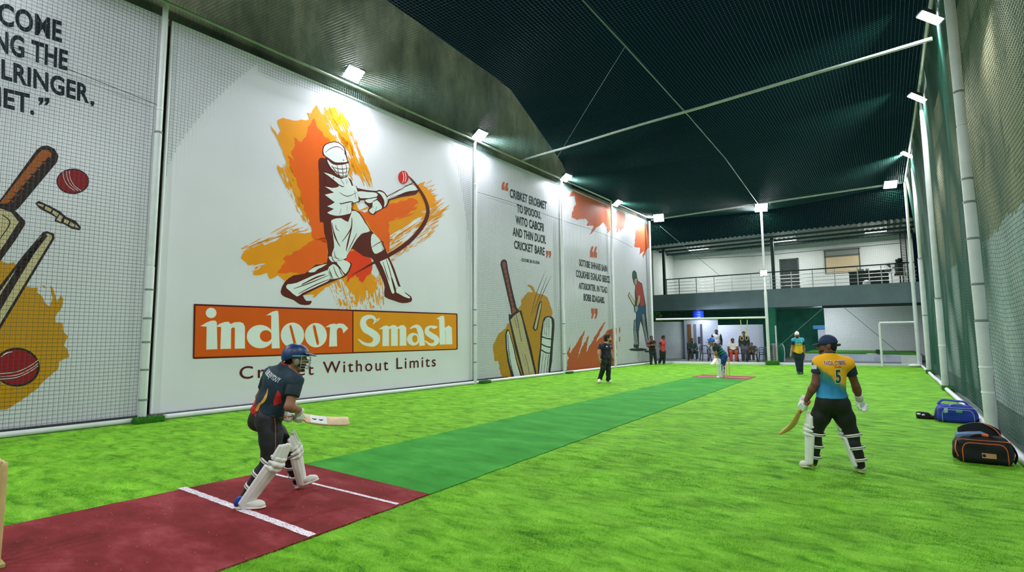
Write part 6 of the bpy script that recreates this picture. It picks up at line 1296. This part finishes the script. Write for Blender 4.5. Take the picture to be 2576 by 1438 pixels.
leg_pad(E_, JE['knL'], JE['anL'], nv(-RT*.85-AW*.5), E_['hipL'], 'L', res=.008); leg_pad(E_, JE['knR'], JE['anR'], nv(-RT*.9-AW*.3), E_['hipR'], 'R', res=.008)
# ---------------------------------------------------------------- two young men leaning in the far left corner
JF = joints(26.2, 1480, 820, 8.99, head=(1430, 268), neck=(1428, 325), shL=(1495, 355, -.02), shR=(1362, 362, -.02), elL=(1522, 440, -.12), elR=(1345, 452, -.12), wrL=(1440, 435, -.27), wrR=(1490, 405, -.25), pel=(1445, 520), hipL=(1478, 530), hipR=(1415, 530), knL=(1508, 690), knR=(1425, 695), anL=(1526, 835), anR=(1418, 845), toeL=(1540, 866, -.12), toeR=(1412, 876, -.14))
for k_ in ('toeL', 'toeR'): JF[k_][2] = .02
figure('person', 'young man with folded arms in black and red shirt beside the corner pole', JF, None, -AW*.95+RT*.1, sc=.88, res=.011, skin=(96, 66, 52), hair=(16, 16, 16), shirt_mat=attr_mat('shirt_black_red', lambda t: t.mix(t.ramp(lin_fac(t, 4, 0, 0, .0), [(.45, (0, 0, 0, 1)), (.5, (1, 1, 1, 1))]), rgb(26, 26, 26), rgb(176, 54, 46))), sleeve=(26, 26, 28), trouser=(18, 30, 36), shoes=(20, 22, 24), sole=(40, 40, 40), hem=.04)
JG = joints(26.45, 1480, 820, 8.99, head=(1702, 258), neck=(1688, 318), shL=(1722, 350, .08), shR=(1640, 350, -.06), elL=(1726, 450, .1), elR=(1606, 440, -.1), wrL=(1714, 530, .0), wrR=(1648, 535, -.16), pel=(1682, 560), hipL=(1708, 570), hipR=(1654, 572), knL=(1712, 710), knR=(1652, 700), anL=(1712, 838), anR=(1606, 825, .1), toeL=(1736, 866, -.1), toeR=(1596, 858, -.04))
for k_ in ('toeL', 'toeR'): JG[k_][2] = .02
figure('person', 'young man in red jersey with black sleeves looking down right of the corner pole', JG, None, RT*.75-AW*.6-UP*.25, sc=.88, res=.011, skin=(104, 72, 56), hair=(16, 16, 16), hairlen=.02, shirt=(188, 52, 60), sleeve=(26, 26, 28), trouser=(18, 26, 32), shoes=(30, 32, 34), sole=(230, 230, 226), hem=.05)
# ---------------------------------------------------------------- chairs and spectators behind the far net
PLAST = mat('plastic_maroon', (52, 30, 34), .45); PLASTG = mat('plastic_grey', (70, 78, 86), .45)
def chair(label, P, rz, m_=PLAST, sc=1.0):
    o = thing('plastic_chair', label, 'chair', P, 'plastic chairs behind the far net'); R = Matrix.Rotation(rz, 3, 'Z'); T = lambda p: tuple(R @ Vector(p)*sc+Vector(P))
    def put(m, n): m.v = [T(v) for v in m.v]; m.build(n, m_, o)
    m = MB(); m.box((0, 0, .42), (.44, .44, .035), None, .012); put(m, 'seat')
    m = MB()
    for x in (-.15, -.05, .05, .15): m.tube([(x, .21, .44), (x*1.1, .27, .82)], .02, 6, flat=.5)
    m.tube([(-.22, .21, .42), (-.23, .26, .78), (-.15, .285, .86), (.15, .285, .86), (.23, .26, .78), (.22, .21, .42)], .024, 8); put(m, 'backrest')
    for x in (-1, 1):
        m = MB(); m.tube([(.21*x, .2, .42), (.25*x, .23, 0)], [.026, .02], 8); put(m, 'leg'); m = MB(); m.tube([(.21*x, -.19, .42), (.25*x, -.22, 0)], [.026, .02], 8); put(m, 'leg')
        m = MB(); m.tube([(.23*x, .25, .66), (.27*x, .02, .67), (.26*x, -.18, .64), (.24*x, -.2, .42)], .022, 8); put(m, 'armrest')
    return o
face_rz = math.atan2(ED[1], ED[0])      # chairs face the pitch
def gp(px, py): q = on_z(px, py); return (q[0], q[1], 0.0)
def stand_at(px, Y): q = on_y(px, 900, Y); return (q[0], Y, 0.0)
YS = 30.3
chair('dark plastic chair with the bearded man at the left end of the row', stand_at(1743, YS), face_rz-.1)
chair('empty dark plastic chair in the row, second from the left', stand_at(1775, YS+.2), face_rz+.3); chair('empty dark plastic chair half behind the far batter', stand_at(1794, YS-.1), face_rz-.2)
chair('dark plastic chair under the man in white T-shirt', stand_at(1845, YS-.1), face_rz); chair('empty dark plastic chair between the white T-shirt and green shirt', stand_at(1864, YS+.75), face_rz+.1)
chair('brown plastic chair with the seated child, right of the green shirt', stand_at(1893, YS-.1), face_rz-.15)
c = chair('grey plastic chair left of the middle far pole', stand_at(1925, YS), face_rz-1.2, PLASTG)
c = chair('grey plastic chair stacked on top of another by the middle far pole', (stand_at(1925, YS)[0], YS, .12), face_rz-1.2, PLASTG)
def seated(px, Y, rz, label, **kw):
    P = np.array(stand_at(px, Y)); c, s_ = math.cos(rz), math.sin(rz); sc = kw.get('sc', 1.0)
    T = lambda x, y, z: P+np.array([c*x-s_*y, s_*x+c*y, 0])*sc+np.array([0, 0, z])
    sh = .455; J = dict(pel=T(0, .06, sh+.11*sc), neck=T(0, .12, sh+.56*sc), head=T(0, .06, sh+.70*sc), shL=T(.185, .11, sh+.5*sc), shR=T(-.185, .11, sh+.5*sc), hipL=T(.09, .05, sh+.09*sc), hipR=T(-.09, .05, sh+.09*sc), knL=T(.13, -.36, sh+.07*sc), knR=T(-.13, -.36, sh+.07*sc), anL=T(.13, -.34, .1), anR=T(-.13, -.36, .1), toeL=T(.15, -.52, .02), toeR=T(-.15, -.54, .02), elL=T(.24, -.02, sh+.25*sc), elR=T(-.24, -.02, sh+.25*sc), wrL=T(.07, -.22, sh+.19*sc), wrR=T(-.07, -.22, sh+.19*sc), base=P)
    if sc < .85:
        for k_ in ('anL', 'anR'): J[k_][2] = .16
        for k_ in ('toeL', 'toeR'): J[k_][2] = .1
    fw = T(0, -1, 0)-P; return figure('person', label, J, None, fw+np.array(kw.pop('look', (0, 0, 0))), res=.012, **kw)
seated(1743, YS-.02, face_rz+.3, 'seated man in dark green shawl at the left end of the chair row', skin=(120, 88, 70), beard=True, shirt=(30, 52, 50), long_sleeve=True, trouser=(28, 48, 54), shoes=(180, 170, 160), loose=2.2, fat=1.08)
seated(1845, YS-.12, face_rz, 'seated man in white T-shirt and orange red trousers', skin=(112, 80, 64), shirt=(232, 232, 224), trouser=(206, 72, 44), shoes=(90, 60, 50), fat=1.12, loose=1.6)
seated(1892, YS-.12, face_rz-.2, 'small seated child in brown clothes on the chair right of the green shirt', sc=.72, skin=(150, 110, 88), shirt=(70, 60, 54), long_sleeve=True, trouser=(50, 46, 40), shoes=(60, 40, 34))
def standing(px, Y, rz, H, label, arms='down', **kw):
    P = np.array(stand_at(px, Y)); c, s_ = math.cos(rz), math.sin(rz); k = H/1.74
    T = lambda x, y, z: P+np.array([c*x-s_*y, s_*x+c*y, 0])*k+np.array([0, 0, z*k])
    J = dict(pel=T(0, 0, .95), neck=T(0, .02, 1.46), head=T(0, -.01, 1.61), shL=T(.19, .01, 1.40), shR=T(-.19, .01, 1.40), knL=T(.1, -.02, .5), knR=T(-.1, -.02, .5), anL=T(.11, .02, .09), anR=T(-.11, .02, .09), toeL=T(.14, -.17, .02), toeR=T(-.14, -.17, .02), elL=T(.24, .02, 1.13), elR=T(-.24, .02, 1.13), wrL=T(.25, -.06, .88), wrR=T(-.25, -.06, .88), base=P)
    if arms == 'fold': J.update(elL=T(.25, -.03, 1.13), elR=T(-.25, -.03, 1.13), wrL=T(-.03, -.2, 1.18), wrR=T(.04, -.22, 1.2))
    return figure('person', label, J, None, T(0, -1, 0)-T(0, 0, 0), sc=k, res=.012, **kw)
standing(1805, YS+1.2, face_rz, 1.78, 'standing man in white shirt with dark jacket behind the far batter', skin=(82, 60, 52), shirt=(222, 224, 230), sleeve=(34, 38, 48), long_sleeve=True, trouser=(120, 124, 140), shoes=(50, 50, 54))
standing(1874, YS+.55, face_rz, 1.66, 'standing man in dark green long-sleeved shirt under the two ropes', skin=(160, 120, 100), shirt=(34, 54, 46), long_sleeve=True, trouser=(112, 108, 124), shoes=(60, 60, 66), hem=.03)
# ================================================================== stumps, bags
WOODY = mat('stump_wood', (204, 178, 120), .55, var=.1, vscale=12)
def wicket(P, label, n=3, base=True, hgt=.71, sp=.1):
    o = thing('wicket', label, 'wicket', P)
    for i in range(n):
        x = (i-(n-1)/2)*sp; m = MB(); m.lathe((P[0]+x, P[1], .0145), [(.017, 0), (.0175, .02), (.0175, hgt-.03), (.0165, hgt-.01), (.010, hgt)], 12); m.build('stump', WOODY, o)
    for i in range(n-1):
        m = MB(); x = (i-(n-1)/2+.5)*sp; m.tube([(P[0]+x-.05, P[1], hgt+.008), (P[0]+x-.02, P[1], hgt+.01), (P[0]+x, P[1], hgt+.008), (P[0]+x+.05, P[1], hgt+.008)], [.005, .008, .006, .005], 8); m.build('bail', WOODY, o)
    if base: m = MB(); m.box((P[0], P[1], .027), (sp*n, .07, .03), None, .008); m.build('base', mat('stump_base', (170, 160, 96), .6), o)
    return o
q = on_z(1828, 947.5); wicket((q[0], q[1], 0), 'wooden wicket standing behind the far batter', base=False)
q = on_z(-8, 1432); wicket((q[0]-.105+.0, q[1], 0), 'wooden wicket cut off by the left edge on the near red mat')
def rbox_sdf(S, c, ax, h, r, k=.02): S.box(c, ax, h, r, k); return S
def kit_bag(name, label, c, rz, size, main, accent, strapc, openlid=False, res=.008):
    o = thing(name, label, 'bag', c); R = np.array(Matrix.Rotation(rz, 3, 'Z')); ex, ey, ez = R[:, 0], R[:, 1], np.array([0, 0, 1.0]); c = np.array(c, float); w, d, h = size
    P = lambda x, y, z: c+ex*x*w+ey*y*d+ez*z*h
    S = Sdf(); S.box(P(0, 0, .40), (ex, ey, ez), (w*.5, d*.5, h*.4), .07, .03); S.box(P(0, 0, .74), (ex, ey, ez), (w*.42, d*.40, h*.16), .06, .08); S.ell(P(-.45, 0, .36), (ex, ey, ez), (w*.12, d*.38, h*.3), .05); S.ell(P(.45, 0, .36), (ex, ey, ez), (w*.12, d*.38, h*.3), .05); S.cut(c+ez*.004, -ez); S.wrinkle(.006, 3)
    if openlid: S.ell(P(0, .05, .98), (ex, ey, ez), (w*.36, d*.3, h*.2), .03, -1)
    b = solid('bag_body', S, res, main, o)
    am = accent
    def run(pts, r, n='piping'):
        q = on_surface([b], [P(*p) for p in pts], ey, .001); m = MB(); m.tube(q, r, 6); m.build(n, am, b)
    tr = smooth_loop([(-.40, -.6, .03), (-.41, -.6, .4), (-.37, -.6, .60), (-.28, -.6, .68), (.0, -.6, .68), (.28, -.6, .68), (.37, -.6, .60), (.41, -.6, .4), (.42, -.6, .03)], 4, closed=False)
    run(tr, .006); run([(x/10, -.6, .78) for x in range(-5, 6)], .005)
    return o, b, P, (ex, ey, ez)
NAVYB = mat('bag_black', (16, 18, 22), .75, var=.15, vscale=10, bump=.3, bscale=40); ORANGE = mat('bag_orange', (226, 104, 44), .6); BLUEB = mat('bag_blue', (22, 52, 158), .7, var=.12, vscale=8, bump=.3, bscale=30); SILV = mat('bag_silver', (150, 164, 200), .6)
qa = (on_z(2430, 1160)+on_z(2540, 1178))/2
o, b, P, axs = kit_bag('kit_bag', 'open black kit bag with orange piping, nearest on the turf by the right net', (qa[0]-.02, qa[1]+.14, 0), .06, (.50, .30, .36), NAVYB, ORANGE, ORANGE, True)
ex, ey, ez = axs
m = MB(); N_ = 24
for k_, dy in ((0, .30), (1, .40)):
    for i in range(N_+1):
        t = i/N_; m.v += [tuple(P(-.42+.84*t, dy-.06, .70)), tuple(P(-.40+.80*t, dy-.02*math.sin(PI*t), .84+.44*math.sin(PI*(.10+.80*t))**.6))]
for k_ in (0, 1):
    for i in range(N_): o_ = k_*2*(N_+1)+2*i; m.f.append((o_, o_+2, o_+3, o_+1)); m.fm.append(0)
H_ = 2*(N_+1)
for i in range(N_): m.f.append((2*i+1, 2*i+3, H_+2*i+3, H_+2*i+1)); m.fm.append(0)
m.f += [(0, 1, H_+1, H_), (2*N_, 2*N_+1, H_+2*N_+1, H_+2*N_)]; m.fm += [0, 0]; lid = m.build('lid', NAVYB, b, angle=60)
m = MB(); m.tube(smooth_loop([P(.08, .3, 1.28), P(.28, .22, 1.12), P(.38, .05, .9)], 5, closed=False), .012, 6, flat=.4); m.build('lid_edge', ORANGE, b)
m = MB(); m.tube(smooth_loop([P(-.42, -.1, .78), P(-.5, -.25, .6), P(-.56, -.3, .3), P(-.54, -.1, .1)], 5, closed=False), .02, 8, flat=.5); m.build('side_pocket', NAVYB, b); m = MB(); m.tube(smooth_loop([P(-.5, -.35, .7), P(-.54, -.45, .45), P(-.49, -.42, .2)], 5, closed=False), .014, 6, flat=.5); m.build('side_strap', ORANGE, b)
m = MB(); m.tube(smooth_loop([P(-.3, -.35, .80), P(-.15, -.36, .93), P(.0, -.34, .95), (P(.12, -.34, .92)), P(.3, -.35, .8)], 5, closed=False), .014, 8); m.build('carry_handle', NAVYB, b); m = MB(); m.tube([P(-.02, -.34, .955), P(.1, -.34, .93)], .019, 10); m.build('handle_wrap', ORANGE, b)
m = MB(); m.tube(smooth_loop([P(.4, -.1, .85), P(.55, -.05, .6), P(.62, -.0, .3), P(.58, .1, .05)], 5, closed=False), .022, 8, flat=.4); m.build('shoulder_strap', NAVYB, b)
drape_patch(b, lambda u_, v_: P(-.06+.26*u_, -.8, .22+.16*v_), 10, 6, ey, 'badge', mat('badge_tan', (206, 150, 104), .6), b, .004)
drape_patch(b, lambda u_, v_: P(-.02+.035*v_*math.cos(2*PI*u_), -.8, .3+.05*v_*math.sin(2*PI*u_)), 12, 2, ey, 'badge_mark', BLACK, b, .006)
cl = on_surface([b], [P(0, 0, .9)], -ez, 0)[0]
S = Sdf(); S.box(P(-.22, -.02, .88), (nv(ex+ez*.1), ey, nv(ez-ex*.1)), (.13, .09, .03), .02, .02); S.ell(P(-.05, .05, .9), axs, (.1, .08, .03), .03); S.wrinkle(.005, 4); o2 = thing('folded_cloth', 'blue grey cloth lying in the mouth of the black kit bag', 'cloth', P(-.15, 0, .85)); solid('cloth', S, .008, mat('cloth_bluegrey', (84, 112, 146), .8, var=.15, vscale=20), o2)
qb = (on_z(2378, 1062)+on_z(2440, 1066))/2
o, b, P, axs = kit_bag('kit_bag', 'royal blue kit bag with pale piping between the black bag and the second right pole', (qb[0]+.0, qb[1]+.14, 0), .1, (.52, .3, .33), BLUEB, SILV, SILV)
ex, ey, ez = axs
drape_patch(b, lambda u_, v_: P(-.05+.17*u_, -.8, .57+.15*v_-.02*math.cos((u_-.5)*PI)*(1-v_)), 8, 6, ey, 'badge', mat('badge_green', (70, 168, 120), .6), b, .004)
drape_patch(b, lambda u_, v_: P(-.36+.1*u_, -.8, .5+.24*v_+.04*u_), 5, 6, ey, 'badge', mat('badge_pale', (150, 196, 170), .6), b, .004)
m = MB(); m.tube(smooth_loop([P(-.45, .1, .9), P(-.3, .2, 1.12), P(0, .15, 1.1), P(.25, .1, 1.06), P(.35, .0, .85)], 5, closed=False), .03, 8, flat=.5); m.build('top_flap', BLUEB, b); m = MB(); m.tube(smooth_loop([P(-.2, -.3, .82), P(-.1, -.28, .96), P(.1, -.25, .98), P(.3, -.3, .86)], 5, closed=False), .012, 8); m.build('carry_handle', SILV, b)
m = MB(); m.tube(smooth_loop([P(.42, 0, .75), P(.54, .0, .5), P(.56, .05, .2), P(.52, .1, .02)], 5, closed=False), .03, 8, flat=.5); m.build('shoulder_strap', mat('strap_navy', (20, 24, 50), .7), b); m = MB(); m.tube(smooth_loop([P(-.46, -.1, .75), P(-.55, -.2, .4), P(-.56, -.15, .1)], 5, closed=False), .03, 8, flat=.5); m.build('side_pocket', mat('strap_navy', (20, 24, 50), .7), b)
qc = on_z(2318, 1053); S = Sdf(); cc = qc+np.array([.03, .08, 0]); S.box(cc+[0, 0, .06], ((1, 0, 0), (0, 1, 0), (0, 0, 1)), (.11, .09, .06), .045, .03); S.ell(cc+[.12, -.01, .045], np.eye(3), (.06, .06, .045), .03); S.cut(cc, (0, 0, -1)); S.wrinkle(.006, 8); o3 = thing('shoe_bag', 'small black drawstring bag lying left of the royal blue kit bag', 'bag', (cc[0], cc[1], 0)); solid('bag_body', S, .007, NAVYB, o3)
m = MB(); m.tube(smooth_loop([cc+[.12, -.05, .06], cc+[.18, -.06, .07], cc+[.25, -.07, .05], cc+[.29, -.06, .03]], 5, closed=False), .016, 8, flat=.6); m.build('drawstring', mat('strap_red', (190, 60, 50), .7), o3); m = MB(); m.ell(cc+[-.06, -.065, .088], (.04, .032, .026)); m.ell(cc+[.0, -.07, .075], (.03, .03, .018)); m.build('white_print', LETW, o3)
m = MB(); m.tube([cc+[.27, -.09, .02], cc+[.29, -.09, .05]], .018, 8); m.build('tag', mat('tag_cream', (210, 196, 160), .7), o3)

# ================================================================== short turf pile close to the viewer (too fine to count)
rs = np.random.RandomState(11)
def pile(n, d0, d1):
    r = np.sqrt(rs.uniform(d0*d0, d1*d1, n)); th = rs.uniform(-.12, PI*.96, n); x = r*np.cos(th); y = r*np.sin(th)
    s_ = y-WA[1]; wx = WA[0]+WD[0]/WD[1]*s_; ok = (x < 1.2) & (x > wx+.1) & (y > -1) & (rs.uniform(0, 1, n) < np.clip((11.5-r)/6.5, 0, 1)**1.3)
    inm = (y < 3.85) & (x > -6.0-(3.85-y)*.07) & (x < -3.79); fr = np.clip((y-3.84)/15.2, 0, 1); inp = (y >= 3.85) & (x > -5.97+.23*fr) & (x < -3.80-.08*fr)
    ok &= ~(inm | inp); return np.stack([x[ok], y[ok]], 1)
XY = np.concatenate([pile(190000, 2.2, 4.5), pile(270000, 4.5, 7.5), pile(360000, 7.5, 13.5)]); N = len(XY)
def field(p, f, ph): return np.sin(p[:, 0]*f+ph+1.7*np.sin(p[:, 1]*f*.7+ph*2))*np.cos(p[:, 1]*f*1.3-ph+1.3*np.sin(p[:, 0]*f*.5))
g1 = field(XY, 2.3, .4)+.7*field(XY, 5.1, 2.2)+.5*field(XY, 9.7, 4.1); ang = 1.2+1.3*g1+rs.normal(0, .7, N); lean = np.clip(.55+.25*field(XY, 3.7, 1.0)+rs.normal(0, .2, N), .1, 1.1)
hgt = rs.uniform(.010, .019, N); wid = rs.uniform(.0013, .0024, N)*np.clip(np.hypot(XY[:, 0], XY[:, 1])/4, 1, 1.7); hgt *= np.clip(1.35-np.hypot(XY[:, 0], XY[:, 1])/13, .5, 1); wa = rs.uniform(0, PI, N); B3 = np.zeros((N, 3, 3), np.float32)
B3[:, 0, :2] = XY+np.stack([np.cos(wa), np.sin(wa)], 1)*wid[:, None]; B3[:, 1, :2] = XY-np.stack([np.cos(wa), np.sin(wa)], 1)*wid[:, None]; B3[:, 2, :2] = XY+np.stack([np.cos(ang), np.sin(ang)], 1)*(hgt*np.sin(lean))[:, None]; B3[:, 2, 2] = hgt*np.cos(lean)
me = bpy.data.meshes.new('turf_pile'); me.vertices.add(N*3); me.vertices.foreach_set('co', B3.ravel()); me.loops.add(N*3); me.loops.foreach_set('vertex_index', np.arange(N*3, dtype=np.int32)); me.polygons.add(N); me.polygons.foreach_set('loop_start', np.arange(0, N*3, 3, dtype=np.int32)); me.update(calc_edges=True)
t = NT('turf_blade'); t.col(t.mix(1.0, t.mix(.35, t.ramp(t.noise(5.5, 5, (.55, 1.25, 1), .65, dist=.6), [(.34, rgb(72, 144, 14)), (.46, rgb(138, 202, 52)), (.68, rgb(180, 232, 100))]), t.ramp(t.noise(900, 1), [(.3, rgb(104, 178, 34)), (.7, rgb(176, 232, 92))])), t.ramp(t.noise(1.6, 5, rough=.6), [(.3, (.8, .8, .8, 1)), (.7, (1.1, 1.1, 1.1, 1))]), 'MULTIPLY')); t.b.inputs['Roughness'].default_value = .6; t.b.inputs['Specular IOR Level'].default_value = .2
me.materials.append(t.m); ob = bpy.data.objects.new('turf_pile', me); C.objects.link(ob); tag(ob, 'short bright green turf pile covering the near floor', 'turf', kind='stuff')
for o_ in bpy.data.objects:
    if '_o' in o_: del o_['_o']
